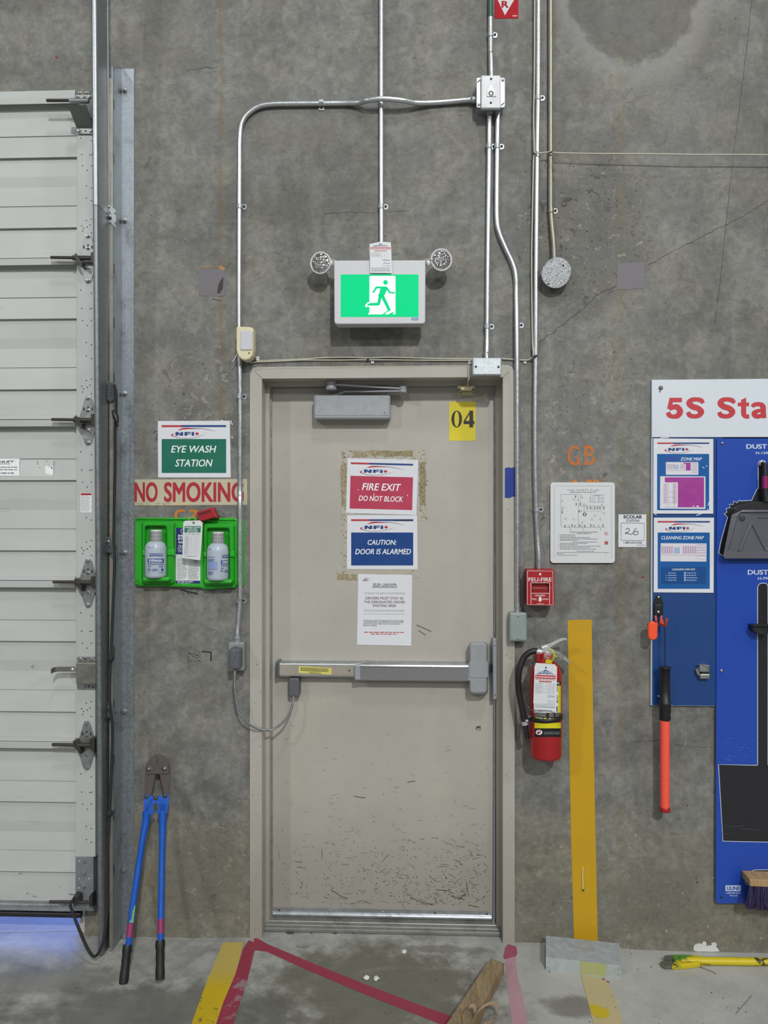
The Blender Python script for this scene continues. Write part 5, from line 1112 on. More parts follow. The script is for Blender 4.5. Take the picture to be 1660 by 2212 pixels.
    m = MB(M('c6c96a', .5, 0, .05, 20)); m.tube([P(*c(x, y), dd) for x, y, dd in spline([(665, 1330, .06), (672, 1290, .05), (690, 1255, .03), (715, 1247, .02), (745, 1262, .03), (748, 1300, .055), (722, 1314, .062)], 6)], .0014, 6); m.build('tag_loop', o)
    # red seal block
    RB = M('9c1826', .4, 0, .08, 14); root = empty('red_block', P(447, 1122, .02), 'red plastic block with a dark slot resting on top of the green tray', 'block')
    m = MB(RB); m.prism(q([(762, 1192), (932, 1138), (948, 1142), (985, 1225), (1000, 1230), (996, 1262), (965, 1256), (800, 1300), (788, 1294)]), .0155, .055, .004, 2); m.build('block_body', root)
    m = MB(M('5a0d16', .5, 0, .1, 20)); m.flat(q([(784, 1208), (914, 1168), (924, 1192), (794, 1232)]), .0555); m.build('slot', root)
eyewash()

# ================================================================== fire alarm pull and extinguisher
def fire_pull():
    c = cm(1060, 960, 4.611); q = lambda pts: [c(*p) for p in pts]; D = .09
    root = empty('fire_alarm_pull', P(1165, 1308, 0), 'red manual fire alarm pull box right of the door', 'alarm')
    m = MB(RED); m.prism(rr(1139.3, 1230.3, 1198.5, 1308.5, 2), 0, D - .02, .003); m.build('back_box', root)
    o = [c(*p) for p in ((362, 1250), (630, 1256), (634, 1606), (362, 1600))]; D2 = D
    m = MB(RED)
    a, b, cc, dd = o; i0 = q([(410, 1380), (585, 1380), (585, 1480), (410, 1480)])
    L0 = [P(*p, D) for p in o]; L1 = [P(*p, D) for p in i0]; Lb = [Vector((p.x, -(D - .024), p.z)) for p in L0]; Li = [Vector((p.x, -(D - .03), p.z)) for p in L1]
    m.loft([Lb, L0, L1, Li], True, True); fp = m.build('front_plate', root)
    e = D + .0005; fn = lambda x, y: P(*c(x, y), e); m = MB(M('e6d9da', .4, 0, .02, 10))
    for pts, w in (([(370, 1259), (622, 1262), (626, 1598), (370, 1596), (370, 1259)], 4.5), ([(403, 1378), (590, 1378)], 5), ([(405, 1378), (405, 1596)], 5), ([(590, 1378), (590, 1598)], 5), ([(405, 1482), (590, 1482)], 5)): m.stroke(pts, w, 0, fn)
    m.text('FEU-FIRE', 380, 1326, 610, 1366, 0, .02, fn=fn); m.text('ABAISSER', 444, 1496, 546, 1512, 0, .02, fn=fn); m.text('PULL', 416, 1532, 464, 1550, 0, .02, fn=fn); m.text('DOWN', 512, 1534, 576, 1550, 0, .02, fn=fn); m.flat([(482, 1518), (508, 1518), (508, 1548), (516, 1548), (494, 1572), (474, 1548), (482, 1548)], 0, fn); m.text('SIEMENS', 462, 1584, 530, 1592, 0, .01, fn=fn)
    m.flat([(483, 1292), (496, 1277), (510, 1292), (496, 1308)], 0, fn); m.build('lettering', fp)
    m = MB(M('8a1218', .4, 0, .05, 10)); m.prism(q([(412, 1425), (583, 1427), (583, 1480), (412, 1480)]), D - .03, D - .012, .003, 2); m.build('pull_handle', root)
    m = MB(SCREW); m.screw(*c(603, 1430), D, .0025, .002); m.build('lock_screw', fp)
fire_pull()
def extinguisher():
    c = cm(1060, 1300, 5.82); q = lambda pts: [c(*p) for p in pts]
    dc = .085; base = P(1179.5, 1635, dc); R = (P(1214, 1560, dc).x - P(1145.5, 1560, dc).x) / 2
    z = lambda y: P(1179.5, y, dc).z
    root = empty('fire_extinguisher', base, 'red fire extinguisher hung on the wall with black hose and white tag', 'fire extinguisher')
    m = MB(RED); zs = lambda y: z(y) - base.z
    m.lathe(base, (0, 0, 1), [(R * .9, .0), (R * .97, .004), (R, .012), (R, zs(1462)), (R * .97, zs(1452)), (R * .86, zs(1441)), (R * .66, zs(1432)), (R * .45, zs(1427)), (R * .36, zs(1422)), (R * .36, zs(1408)), (0, zs(1407))], 40); m.build('cylinder', root)
    ax = base.x
    def wrap(x, y, o=.0008):
        return on_cylinder(*c(x, y), base, R + o)
    def wr(m, x0, y0, x1, y1, o=.0008, k=12): 
        for i in range(k): a, b = x0 + (x1 - x0) * i / k, x0 + (x1 - x0) * (i + 1) / k; m.add([wrap(a, y0, o), wrap(b, y0, o), wrap(b, y1, o), wrap(a, y1, o)], [(0, 1, 2, 3)], True)
    LB = M('1a181a', .35, 0, .1, 20); LY = M('d9cf1c', .35, 0, .05, 10)
    m = MB(LB); wr(m, 545, 1000, 885, 1060); wr(m, 555, 1440, 885, 1500); wr(m, 555, 1590, 885, 1700); m.use(LY); wr(m, 852, 1052, 885, 1395, k=3); wr(m, 555, 1520, 885, 1592); m.use(PRINTW); wr(m, 545, 1060, 852, 1395)
    m.use(INK); o2 = lambda x, y: wrap(x, y, .0016)
    for y in (1070, 1105, 1175, 1210, 1245): m.stroke([(834, y), (846, y + 4), (838, y + 16), (850, y + 22), (840, y + 30)], 6, 0, o2)
    m.flat([(838, 1300), (846, 1330), (842, 1390), (830, 1390), (832, 1320)], 0, o2); m.use(NRED).rect(832, 1245, 848, 1265, 0, o2)
    m.use(PRINTW); m.text('NS', 834, 1008, 868, 1040, 0, .01, .1, fn=o2); m.use(LY); m.rect(565, 1452, 605, 1482, 0, o2); m.rect(668, 1458, 706, 1488, 0, o2); m.rect(778, 1462, 802, 1482, 0, o2); m.rect(860, 1450, 880, 1462, 0, o2); m.use(PRINTW); m.rect(614, 1456, 632, 1486, 0, o2); m.rect(638, 1460, 656, 1486, 0, o2); m.flat([(720, 1478), (735, 1464), (765, 1462), (768, 1480), (745, 1486)], 0, o2); m.rect(810, 1466, 822, 1478, 0, o2); m.rect(838, 1464, 850, 1474, 0, o2)
    m.disc(612, 1641, 42, 0, 22, o2, 32); m.use(NRED); o3 = lambda x, y: wrap(x, y, .0022); m.disc(612, 1641, 24, 0, 14, o3, 20); m.use(INK); m.rect(590, 1640, 604, 1660, 0, lambda x, y: wrap(x, y, .003)); m.use(PRINTW); m.stroke([(596, 1632), (626, 1632)], 6, 0, lambda x, y: wrap(x, y, .003)); m.rect(616, 1646, 628, 1656, 0, lambda x, y: wrap(x, y, .003))
    m.use(GREYINK); m.text('ADVANTAGE', 672, 1632, 872, 1668, 0, .0, .2, fn=o2); m.build('label_print', root)
    m = MB(M('a5a4a6', .12, 1, .05, 10)); wr(m, 555, 1396, 888, 1448, .0012); m.use(M('5a4a3e', .15, 1, .1, 10)); wr(m, 700, 1397, 740, 1447, .002, 4); wr(m, 800, 1397, 815, 1447, .002, 2); m.build('foil_band', root)
    # strap and bracket
    m = MB(BLACKP); z0 = P(1179.5, 1557, dc + R).z; n = 40
    L = []
    for zz, rr_ in ((z0 - .008, R + .001), (z0 - .008, R + .004), (z0 + .008, R + .004), (z0 + .008, R + .001)):
        L.append([Vector((ax + rr_ * math.cos(2 * math.pi * k / n), base.y + rr_ * math.sin(2 * math.pi * k / n), zz + .004 * math.cos(2 * math.pi * k / n))) for k in range(n)])
    m.loft(L + [L[0]], False, False, True); m.build('strap', root)
    m = MB(M('3a393c', .4, .5, .1, 20)); m.box((ax - .02, -.014, z(1600)), (ax + .02, 0, z(1430))); m.box((ax - .05, -.03, z(1566)), (ax + .05, -.008, z(1550))); m.build('wall_bracket', root)
    m = MB(STEEL); p = P(1138, 1548, .07); m.tube([P(*c(470, 1310), .1), P(*c(500, 1345), .11), P(*c(545, 1372), .13)], .0022, 6); m.tube([P(*c(470, 1410), .1), P(*c(510, 1440), .12)], .0022, 6); m.tube([P(*c(455, 1430), .07), P(*c(490, 1440), .1)], .006, 8); m.build('strap_clasp', root)
    # valve
    AL = M('c3c5c6', .35, .45, .06, 40); m = MB(AL); dv = dc + .005
    m.lathe(P(1180, 1422, dc), (0, 0, 1), [(.02, 0), (.022, .006), (.018, .012), (.017, .032), (.012, .038), (0, .04)], 18); m.tube([P(*c(575, 622), dv), P(*c(648, 630), dv)], .012, 12); m.prism(q([(640, 570), (720, 545), (760, 590), (790, 640), (770, 690), (690, 690), (650, 640)]), dc - .014, dc + .018, .004, 2); m.build('valve', root)
    m = MB(M('8d1a1f', .4, 0, .1, 10)); m.prism(q([(577, 655), (632, 655), (640, 760), (577, 768)]), dc - .01, dc + .02, .003); m.build('neck_collar', root)
    m = MB(AL)
    L = []
    for x, y, w in ((640, 578, 40), (700, 562, 52), (760, 540, 50), (820, 508, 42), (880, 478, 34), (935, 464, 28), (962, 472, 20)): L.append([P(*c(x, y - w / 2), dc + .014), P(*c(x, y - w / 2), dc - .014), P(*c(x + 4, y + w / 2), dc - .014), P(*c(x + 4, y + w / 2), dc + .014)])
    m.loft(L); m.build('squeeze_lever', root)
    m = MB(M('a8a5a0', .4, .4, .08, 40)); L = []
    for x, y, w in ((770, 610, 34), (820, 640, 50), (880, 672, 52), (940, 712, 44), (990, 755, 22), (1010, 774, 6)): L.append([P(*c(x + 8, y - w / 2), dc + .014), P(*c(x + 8, y - w / 2), dc - .014), P(*c(x - 8, y + w / 2), dc - .014), P(*c(x - 8, y + w / 2), dc + .014)])
    m.loft(L); m.build('carry_handle', root)
    g = P(*c(725, 684), dc + .022); m = MB(AL); m.lathe(g, (0, -1, 0), [(.014, -.012), (.0165, -.004), (.0165, .008), (.0145, .0085), (0, .0085)], 22); m.use(M('a5333a', .25, 0, .1, 10)); m.lathe(g, (0, -1, 0), [(.0142, .0086), (0, .0092)], 22); m.use(PRINTW)
    gx, gy = c(725, 684); m.stroke([(gx - 5, gy + 2), (gx - 3, gy - 4), (gx + 3, gy - 5), (gx + 6, gy)], 1, dc + .0335); m.stroke([(gx, gy), (gx + 1, gy - 5)], 1, dc + .0335); m.text('195', gx - 3, gy + 2, gx + 3, gy + 5, dc + .0335, .02); m.build('pressure_gauge', root)
    m = MB(M('c8c21f', .4, 0, .05, 10)); m.tube([P(*c(x, y), d) for x, y, d in spline([(770, 600, .12), (795, 640, .125), (800, 690, .125), (785, 730, .12), (750, 770, .115)], 6)], .0034, 8); m.flat(q([(700, 720), (785, 735), (770, 778), (690, 770)]), dc + R * .55); m.tube([P(*c(x, y), d) for x, y, d in spline([(740, 575, .115), (770, 600, .12), (800, 660, .12), (840, 690, .118), (800, 690, .118)], 6)], .0014, 6); m.build('tamper_seal', root)
    m = MB(STEEL); m.tube([P(*c(x, y), d) for x, y, d in spline([(800, 645, .11), (850, 640, .112), (905, 665, .112), (920, 695, .11), (880, 724, .11), (830, 700, .11), (800, 655, .11)], 6)], .0014, 6); m.build('pull_pin', root)
    hp = [(590, 622, dv), (540, 620, dv), (470, 650, dv), (410, 720, dv), (370, 830, dv + .004), (352, 950, dv + .004), (352, 1080, dv), (368, 1200, dv), (395, 1330, dv), (415, 1440, dv), (432, 1520, dv), (440, 1560, dv)]
    m = MB(M('1a1a1c', .55, 0, .15, 60, .2)); m.tube([P(*c(x, y), d) for x, y, d in spline(hp, 8)], .0118, 14); h = m.build('hose', root)
    m = MB(AL); m.tube([P(*c(428, 1500), dv), P(*c(438, 1545), dv)], .0135, 14); m.lathe(P(*c(455, 1496), dv + .01), (.3, -1, 0), [(.006, 0), (.006, .006), (0, .007)], 8); m.build('hose_clamp', h)
    m = MB(BLACKP); m.tube([P(*c(436, 1545), dv), P(*c(462, 1718), dv)], [.0105, .0098], 12); m.build('nozzle', h)
    # tag
    d = dc + R + .014
    o = service_tag('service_tag', 'white printed service tag hung on the fire extinguisher', q([(572, 768), (808, 786), (838, 818), (830, 1385), (775, 1376), (772, 1366), (548, 1352), (546, 1278), (540, 1272), (556, 810)]), d, 0, 0, 0)
    e = d + .0004; fn = lambda x, y: P(*c(x - (y - 1000) * .02, y + (x - 690) * .04), e); f2 = lambda x, y: P(*c(x - (y - 1000) * .02, y + (x - 690) * .04), e + .0005)
    m = MB(NAVY); m.flat([(578, 912), (690, 852), (802, 908), (640, 908)], 0, fn); m.use(M('d0d6e4', .4, 0, .02, 10)).text('VIKING', 590, 866, 778, 906, 0, .02, fn=f2); m.use(NRED); m.rect(562, 922, 820, 968, 0, fn); m.use(M('e8c9cc', .4, 0, .02, 10)).lines(568, 932, 812, 958, 1, 0, .6, 0, f2, 26)
    m.use(REDINK); m.lines(570, 974, 815, 984, 1, 0, .6, 0, fn, 30); m.lines(612, 988, 768, 1014, 1, 0, .7, 0, fn, 18); m.use(GREYINK)
    for x in (706, 748, 800): m.rect(x, 1020, x + 1.5, 1160, 0, fn)
    m.lines(566, 1024, 700, 1160, 11, 0, .3, .6, fn, 20); m.lines(710, 1030, 812, 1160, 11, 0, .15, 0, fn, 20); m.use(INK); m.lines(720, 1176, 812, 1192, 1, 0, .4, 0, fn, 14); m.stroke([(718, 1250), (735, 1238), (745, 1252), (770, 1238), (790, 1252), (806, 1240)], 3, 0, fn); m.rect(715, 1202, 818, 1204, 0, fn); m.rect(715, 1268, 822, 1270, 0, fn); m.use(GREYINK); m.lines(562, 1282, 822, 1316, 3, 0, .3, 0, fn, 20); m.use(INK); m.lines(570, 1320, 820, 1330, 1, 0, .6, 0, fn, 24); m.disc(695, 828, 11, 0, 12, fn); m.build('print', o)
extinguisher()
# yellow line on the wall with a pin
m = MB(worn_paint('c4991a', 'bda452', .16, .6, 60)); m.prism([(1227, 1340), (1254, 1338.5), (1279, 1339), (1282, 1550), (1287, 1800), (1292, 2034), (1241, 2034), (1234, 1800), (1230, 1560)], 0, .0008)
o = tag(m.build('floor_marking_tape', None, P(1262, 2034, 0)), 'wide yellow tape running down the wall right of the fire extinguisher', 'tape')
m = MB(M('e9dfc0', .5, 0, .05, 20)); m.tube([P(1260, 1872, .004), P(1259, 1890, .006), P(1260, 1921, .008)], .0018, 6); m.use(DARKST).screw(1260.5, 1922, .004, .004, .006); tag(m.build('hanging_pin', None, P(1260, 1922, .004)), 'tiny pin with a white thread on the yellow wall tape', 'pin')

# ================================================================== cleaning station boards
def boards():
    NB = M('16407c', .4, 0, .05, 5); RB = NT('royal_blue_board'); nz = RB.noise(3, 4, .6); sc_ = RB.noise(22, 6, .75, sx=.25, sz=3)
    cc = RB.mix(nz, lin('1f46a6'), lin('2249ab')); X, Y, Z = RB.xyz()
    cc = RB.mix(RB.math('MULTIPLY', RB.rng(sc_, .66, .74), .12), cc, lin('6f8bd0')); RB.fin(cc, .32, 0, .45)
    BK = M('232327', .3, 0, .12, 12); EDGE = M('b9bec6', .4, 0, .04, 10)
    # backing board
    m = MB(EDGE); m.prism([(1408, 945), (1562, 945), (1562, 1525.5), (1406.5, 1524)], 0, .013); o = tag(m.build('backing_board', None, P(1480, 1525, 0)), 'dark blue backing board behind the zone maps and safety wand', 'board')
    m = MB(NB); m.flat([(1411, 944), (1562, 944), (1562, 1525), (1409.5, 1523.5)], .0134); m.build('board_face', o)
    m = MB(SCREW); m.screw(1423, 1503.5, .0134, .005, .004); m.build('board_screw', o)
    # header
    m = MB(M('d3dae2', .3, 0, .02, 6)); m.prism([(1409, 820.5), (1790, 817), (1790, 944), (1409, 944.5)], 0, .017, .001); o = tag(m.build('header_sign', None, P(1560, 944, 0)), 'white header board with large red lettering 5S Sta', 'sign')
    c = cm(1380, 800, 4.425); d = .0176; fn = lambda x, y: P(*c(x, y), d); m = MB(M('c0353f', .4, 0, .04, 8))
    lay = [0]
    def heavy(pts, ws):
        lay[0] += 1; dd = d + .00004 * lay[0]; m.stroke([c(*p) for p in spline(pts, 8)], [w[0] / 4.425 for w in spline([(w, 0) for w in ws], 8)], dd)
    def slab(*pts):
        lay[0] += 1; m.flat([c(*p) for p in pts], d + .00004 * lay[0])
    slab((298, 262), (416, 262), (416, 304), (294, 304)); slab((298, 262), (338, 262), (316, 376), (274, 366))
    heavy([(296, 372), (330, 352), (372, 352), (398, 392), (376, 432), (330, 442), (296, 428), (282, 400)], [34, 46, 52, 58, 52, 38, 46, 42])
    def ess(x):
        heavy([(x + 166, 314), (x + 148, 288), (x + 100, 277), (x + 52, 286), (x + 34, 316), (x + 66, 346), (x + 118, 364), (x + 148, 396), (x + 126, 430), (x + 82, 440), (x + 38, 428), (x + 22, 398)], [34, 44, 40, 46, 56, 56, 54, 58, 46, 40, 46, 38])
    ess(452); ess(750)
    slab((982, 282), (1030, 260), (1030, 308), (1058, 308), (1058, 342), (1030, 342), (1030, 400), (982, 400)); slab((950, 308), (984, 308), (984, 342), (950, 342)); heavy([(1006, 396), (1010, 424), (1030, 440), (1060, 440)], [48, 46, 42, 36])
    heavy([(1088, 348), (1110, 328), (1160, 324), (1190, 346), (1194, 400), (1202, 456)], [34, 40, 42, 52, 50, 44]); heavy([(1190, 380), (1140, 388), (1108, 410), (1120, 436), (1160, 438), (1192, 416)], [30, 36, 50, 44, 40, 30])
    m.text('tion', 1285, 260, 1690, 460, d, .025, fn=fn, res=3); m.build('lettering', o)
    m = MB(STEEL); m.lathe(P(1428, 838, .017), (0, -1, 0), [(.009, 0), (.009, .002), (.006, .003), (.005, .008), (0, .009)], 12); m.tube([P(1427, 843, .02), P(1426, 847, .019)], .002, 6); m.build('header_screw', o)
    # royal blue shadow board
    m = MB(RB.m); m.prism([(1549.5, 950), (1553, 947), (1800, 947), (1800, 1952), (1552, 1952), (1547, 1947)], .0142, .019, .001); root = tag(m.build('shadow_board', None, P(1640, 1952, .013)), 'royal blue cleaning tool shadow board with black tool outlines', 'board')
    m = MB(M('a9adb0', .5, 0, .1, 10)); m.prism([(1568, 960), (1790, 960), (1790, 1930), (1568, 1930)], 0, .0142); m.build('standoff', root)
    e = .0194; WH = M('c9d3ea', .4, 0, .03, 10)
    c1 = cm(1540, 940, 7.375); q = lambda pts: [c1(*p) for p in pts]
    m = MB(BK); outl = q([(728, 450), (745, 412), (790, 400), (835, 415), (850, 450), (852, 848), (880, 860), (960, 1040), (1180, 1046), (1390, 1228), (1400, 1310), (1560, 1878), (1500, 1920), (160, 1920), (98, 1878), (130, 1700), (240, 1310), (184, 1248), (230, 1228), (218, 1168), (280, 1158), (268, 1100), (330, 1106), (336, 1048), (388, 1078), (434, 1030), (446, 1048), (624, 1040), (708, 860), (732, 848)])
    m.flat(outl, e); m.use(WH); ol2 = q([(850, 450), (835, 415), (790, 400), (745, 412), (728, 450), (732, 848), (708, 860), (624, 1040), (446, 1048), (434, 1030), (388, 1078), (336, 1048), (330, 1106), (268, 1100), (280, 1158), (218, 1168), (230, 1228), (184, 1248), (240, 1310), (130, 1700), (98, 1878), (160, 1920)]); m.stroke(ol2, 1.4, e + .0003)
    m.text('DUST PAN', 1613, 959.5, 1697, 969.5, e + .0003, .03); m.text('H-1348', 1633.5, 975.5, 1665, 981.5, e + .0003, .025); m.text('DUST PAN', 1616, 1231, 1700, 1241.5, e + .0003, .03); m.text('H-799', 1638, 1246.5, 1664, 1252.5, e + .0003, .025)
    # long handled pan outline
    lo = [(1637.5, 1652), (1637.5, 1268), (1641, 1261.5), (1648, 1259.5), (1656, 1260), (1660, 1266), (1660, 1652)]
    m.use(BK); m.flat(lo, e); m.flat([(1553, 1651.5), (1745, 1651.5), (1745, 1820), (1562.5, 1816.5)], e + .0001); m.use(WH); m.stroke(lo, 1.5, e + .0003); m.stroke([(1637.5, 1653), (1553, 1651.5), (1562.5, 1817), (1745, 1821)], 1.5, e + .0004)
    bo = [(1745, 1879), (1631, 1879), (1624, 1882), (1612, 1895), (1611, 1904), (1613, 1910), (1620, 1912), (1613, 1948), (1614, 1949)]
    m.use(BK); m.flat([(1745, 1879), (1631, 1879), (1624, 1882), (1612, 1895), (1611, 1904), (1613, 1910), (1620, 1912), (1614, 1946), (1745, 1946)], e); m.use(WH); m.stroke(bo, 1.4, e + .0003)
    m.rect(1568, 1912.5, 1601.5, 1925, e + .0003); m.use(RB.m).text('ULINE', 1571, 1914.5, 1599, 1923, e + .0006, .03); m.use(WH).text('1-800-295-5510', 1569, 1927, 1601, 1931, e + .0003, .01); m.text('uline.com', 1577, 1932.5, 1594, 1936, e + .0003, .01); m.use(M('4a4a50', .4, 0, .1, 20))
    for pts in ([(1565, 1782), (1585, 1786), (1610, 1784)], [(1600, 1790), (1640, 1793)], [(1560, 1800), (1575, 1803)]): m.stroke(pts, 1, e + .0006)
    m.build('print', root)
    m = MB(BLACKP); m.disc(1559.5, 1938.5, 2.4, e + .0003); m.build('mounting_hole', root)
    for x, y in ((1561, 957.5), (1559, 1448.5)): MB(SCREW).screw(x, y, .019, .006, .005).build('mounting_screw', root)
    m = MB(M('5a7ac8', .4, 0, .1, 10))
    for _ in range(40): x, y = random.uniform(1552, 1632), random.uniform(1595, 1645); m.stroke([(x, y), (x + random.uniform(2, 9), y + random.uniform(-1, 2))], .5, e + .0002)
    tag(m.build('scratch_mark', root), kind='stuff')
    # tool clip for the pan
    m = MB(BLACKP); m.prism([(1627, 1350), (1700, 1350), (1700, 1358), (1664, 1358), (1660, 1369), (1648, 1372), (1636, 1369), (1627, 1362)], .0196, .06, .003, 2); m.prism([(1627, 1350), (1700, 1350), (1700, 1353), (1627, 1353)], .06, .07); tag(m.build('tool_clip', None, P(1650, 1372, .02)), 'empty black tool clip on the long pan outline of the shadow board', 'clip')
    # maps
    d = .0136; cA = cm(1370, 940, 8.737)
    mapA = [cA(*p) for p in ((372, 60), (1500, 72), (1500, 1482), (366, 1480))]
    o, dd = poster('zone_map', 'purple zone map sheet, upper of two framed sheets on the dark blue board', mapA, d, 'map', .003, 'zone map sheets')
    fn = lambda x, y: P(*cA(x, y), dd + .0004); f2 = lambda x, y: P(*cA(x, y), dd + .0008); f3 = lambda x, y: P(*cA(x, y), dd + .0012)
    B1 = M('1a5ba0', .3, 0, .05, 6); PUR = M('a03a92', .35, 0, .05, 20); PALE = M('d9d6de', .35, 0, .02, 8); m = MB(NRED); m.rect(442, 138, 738, 166, 0, fn); m.use(NAVY).rect(738, 138, 1426, 166, 0, fn); logo(m, 586, 176, 1296, 340, fn); m.use(B1).rect(440, 354, 1422, 1416, 0, fn)
    m.use(M('4a3f9c', .4, 0, .05, 10)).text('PURPLE', 590, 420, 850, 478, 0, .01, .22, fn=f2); m.use(PRINTW).text('ZONE MAP', 880, 420, 1286, 480, 0, .01, .22, fn=f2); m.use(PALE).rect(605, 508, 1218, 748, 0, f2); m.flat([(498, 775), (1352, 778), (1352, 1392), (494, 1388)], 0, f2)
    m.use(PUR); m.flat([(585, 796), (1326, 796), (1326, 1362), (832, 1362), (832, 890), (585, 888)], 0, f3); m.flat([(938, 518), (1072, 518), (1072, 662), (984, 662), (984, 538), (938, 538)], 0, f3); LM = M('b59cb8', .5, 0, .1, 30); m.use(LM)
    for k in range(6): m.rect(640 + k * 24, 545, 652 + k * 24, 640, 0, f3)
    for k in range(3): m.rect(885 + k * 32, 540, 900 + k * 32, 645, 0, f3)
    for k in range(6): m.rect(1090, 525 + k * 34, 1200, 536 + k * 34, 0, f3)
    m.use(M('a9b6d8', .5, 0, .1, 30)).rect(775, 560, 850, 640, 0, f3); m.use(M('8a8fa0', .5, 0, .05, 30))
    for pts in ([(625, 520), (625, 668), (1080, 668)], [(655, 890), (655, 1360)], [(768, 900), (768, 1360)], [(655, 1078), (768, 1078)], [(655, 1175), (768, 1175)], [(655, 1268), (768, 1268)], [(560, 1362), (832, 1362)]): m.stroke(pts, 3.5, 0, f3)
    m.use(M('c3a6bd', .5, 0, .1, 30))
    for x in (562, 600, 735, 775):
        for k in range(17): m.rect(x, 915 + k * 22, x + 34, 928 + k * 22, 0, f3)
    m.use(PRINTW); m.rect(1112, 1336, 1140, 1350, 0, lambda x, y: P(*cA(x, y), dd + .0016)); m.rect(1185, 1332, 1225, 1352, 0, lambda x, y: P(*cA(x, y), dd + .0016)); m.build('print', o)
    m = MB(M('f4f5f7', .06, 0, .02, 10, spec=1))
    for pts in ([(455, 85), (530, 95)], [(500, 50), (660, 44)], [(400, 260), (440, 180)], [(1180, 1515), (1250, 1492), (1350, 1450)], [(1400, 1330), (1425, 1265)], [(1390, 1420), (1400, 1390)], [(1480, 1170), (1500, 1240)], [(1300, 600), (1330, 625)], [(1365, 575), (1385, 590)], [(390, 1490), (430, 1500)]): m.stroke([cA(*p) for p in pts], 1.4, dd + .001)  # sleeve reflections painted on as short white lines
    tag(m.build('painted_sleeve_glint', o), kind='stuff')
    cB = cm(1380, 800, 4.425)
    o, dd = poster('zone_map', 'blue cleaning zone map sheet, lower of two framed sheets on the dark blue board', [cB(*p) for p in ((148, 1408), (722, 1408), (718, 2126), (146, 2122))], d, 'map', .003, 'zone map sheets')
    fn = lambda x, y: P(*cB(x, y), dd + .0004); f2 = lambda x, y: P(*cB(x, y), dd + .0008); f3 = lambda x, y: P(*cB(x, y), dd + .0012)
    m = MB(NRED); m.rect(184, 1440, 345, 1455, 0, fn); m.use(NAVY).rect(345, 1440, 684, 1455, 0, fn); logo(m, 260, 1464, 620, 1544, fn); m.use(B1).rect(184, 1550, 682, 2088, 0, fn); m.use(PRINTW).text('CLEANING ZONE MAP', 218, 1584, 624, 1616, 0, .01, .22, fn=f2)
    m.use(PALE).flat([(212, 1652), (652, 1655), (650, 1828), (210, 1826)], 0, f2); m.use(M('174b8c', .3, 0, .05, 6)).rect(218, 1882, 646, 2042, 0, f2); m.use(PRINTW).text('CLEANING MAP KEY', 322, 1894, 544, 1912, 0, .01, .22, fn=f3)
    m.use(LM)
    for k in range(5): m.rect(226 + k * 22, 1682, 240 + k * 22, 1752, 0, f3)
    for k in range(6): m.rect(426 + k * 22, 1680, 440 + k * 22, 1752, 0, f3)
    for k in range(5): m.rect(562, 1666 + k * 25, 646, 1673 + k * 25, 0, f3)
    m.use(M('9fb2d2', .5, 0, .1, 30)).rect(340, 1692, 396, 1750, 0, f3); m.use(M('8a8fa0', .5, 0, .05, 30)); m.stroke([(220, 1664), (220, 1765), (556, 1768)], 2, 0, f3); m.stroke([(556, 1668), (556, 1800), (648, 1812)], 1.5, 0, f3); m.use(M('a9bddc', .4, 0, .05, 10))
    for k in range(4):
        y = 1930 + k * 23; m.lines(284, y, 366, y + 14, 1, 0, .5, .1, f3, 20); m.lines(462, y, 566, y + 14, 1, 0, .5, .2, f3, 20); m.rect(436, y - 2, 454, y + 14, 0, f3)
        if k: m.rect(262, y + 2, 270, y + 10, 0, f3)
    m.build('print', o)
    # dust pan
    PB = M('5d5e66', .25, 0, .15, 8, spec=.8); RBD = M('37383e', .25, 0, .1, 8, spec=.8); root = empty('dust_pan', P(1640, 1208, .02), 'dark grey plastic dust pan hanging on the shadow board', 'dust pan'); f = .0205
    m = MB(PB); lp = lambda pts, d: [P(*c1(*p), d) for p in pts]; CX = 860
    mir = lambda pts: pts + [(2 * CX - x, y) for x, y in pts[::-1]]
    m.loft([lp(mir([(190, 1972), (160, 1920), (300, 1262), (480, 1180)]), f), lp(mir([(196, 1964), (172, 1920), (306, 1270), (482, 1190)]), .055), lp(mir([(262, 1866), (240, 1850), (395, 1290), (450, 1222)]), .058), lp(mir([(300, 1842), (275, 1830), (410, 1305), (460, 1245)]), .049)]); m.build('pan_body', root)
    m = MB(PB); m.tube(lp([(425, 1845), (520, 1615), (612, 1400), (630, 1400), (745, 1615), (862, 1838), (882, 1838), (990, 1615), (1098, 1400), (1116, 1400), (1210, 1615), (1300, 1840)], .0475), .0085, 8, True, False); m.build('stiffening_rib', root)
    m = MB(M('3c3d43', .2, 0, .1, 8, spec=.8)); m.lathe(P(*c1(470, 1320), .048), (0, -1, 0), [(.011, 0), (.0105, .006), (.008, .007), (0, .005)], 20); m.build('dimple', root)
    m = MB(INK); m.lines(715, 1310, 905, 1330, 1, .0507, .6, 0, lambda x, y: P(*c1(x, y), .0507), 30); m.build('embossed_line', root)
    m = MB(BLACKP); m.loft([lp(mir([(470, 1196), (300, 1262), (360, 1180), (500, 1110), (700, 1050)]), f + .001), lp(mir([(470, 1190), (310, 1258), (370, 1184), (505, 1120), (705, 1060)]), .052)]); m.build('pan_hood', root)
    m = MB(BLACKP); m.tube([P(*c1(x, y), d) for x, y, d in ((838, 470, .045), (838, 640, .048), (840, 850, .05), (860, 1060, .05))], [.0095, .010, .011, .014], 14); m.lathe(P(*c1(838, 470), .045), (0, 0, 1), [(.0095, 0), (.010, .004), (.006, .008), (0, .009)], 12); hd = m.build('handle', root)
    m = MB(M('8a1f5c', .35, 0, .15, 30)); m.tube([P(*c1(838, 655), .0482), P(*c1(842, 850), .05)], .0122, 14); m.build('pink_tape', hd)
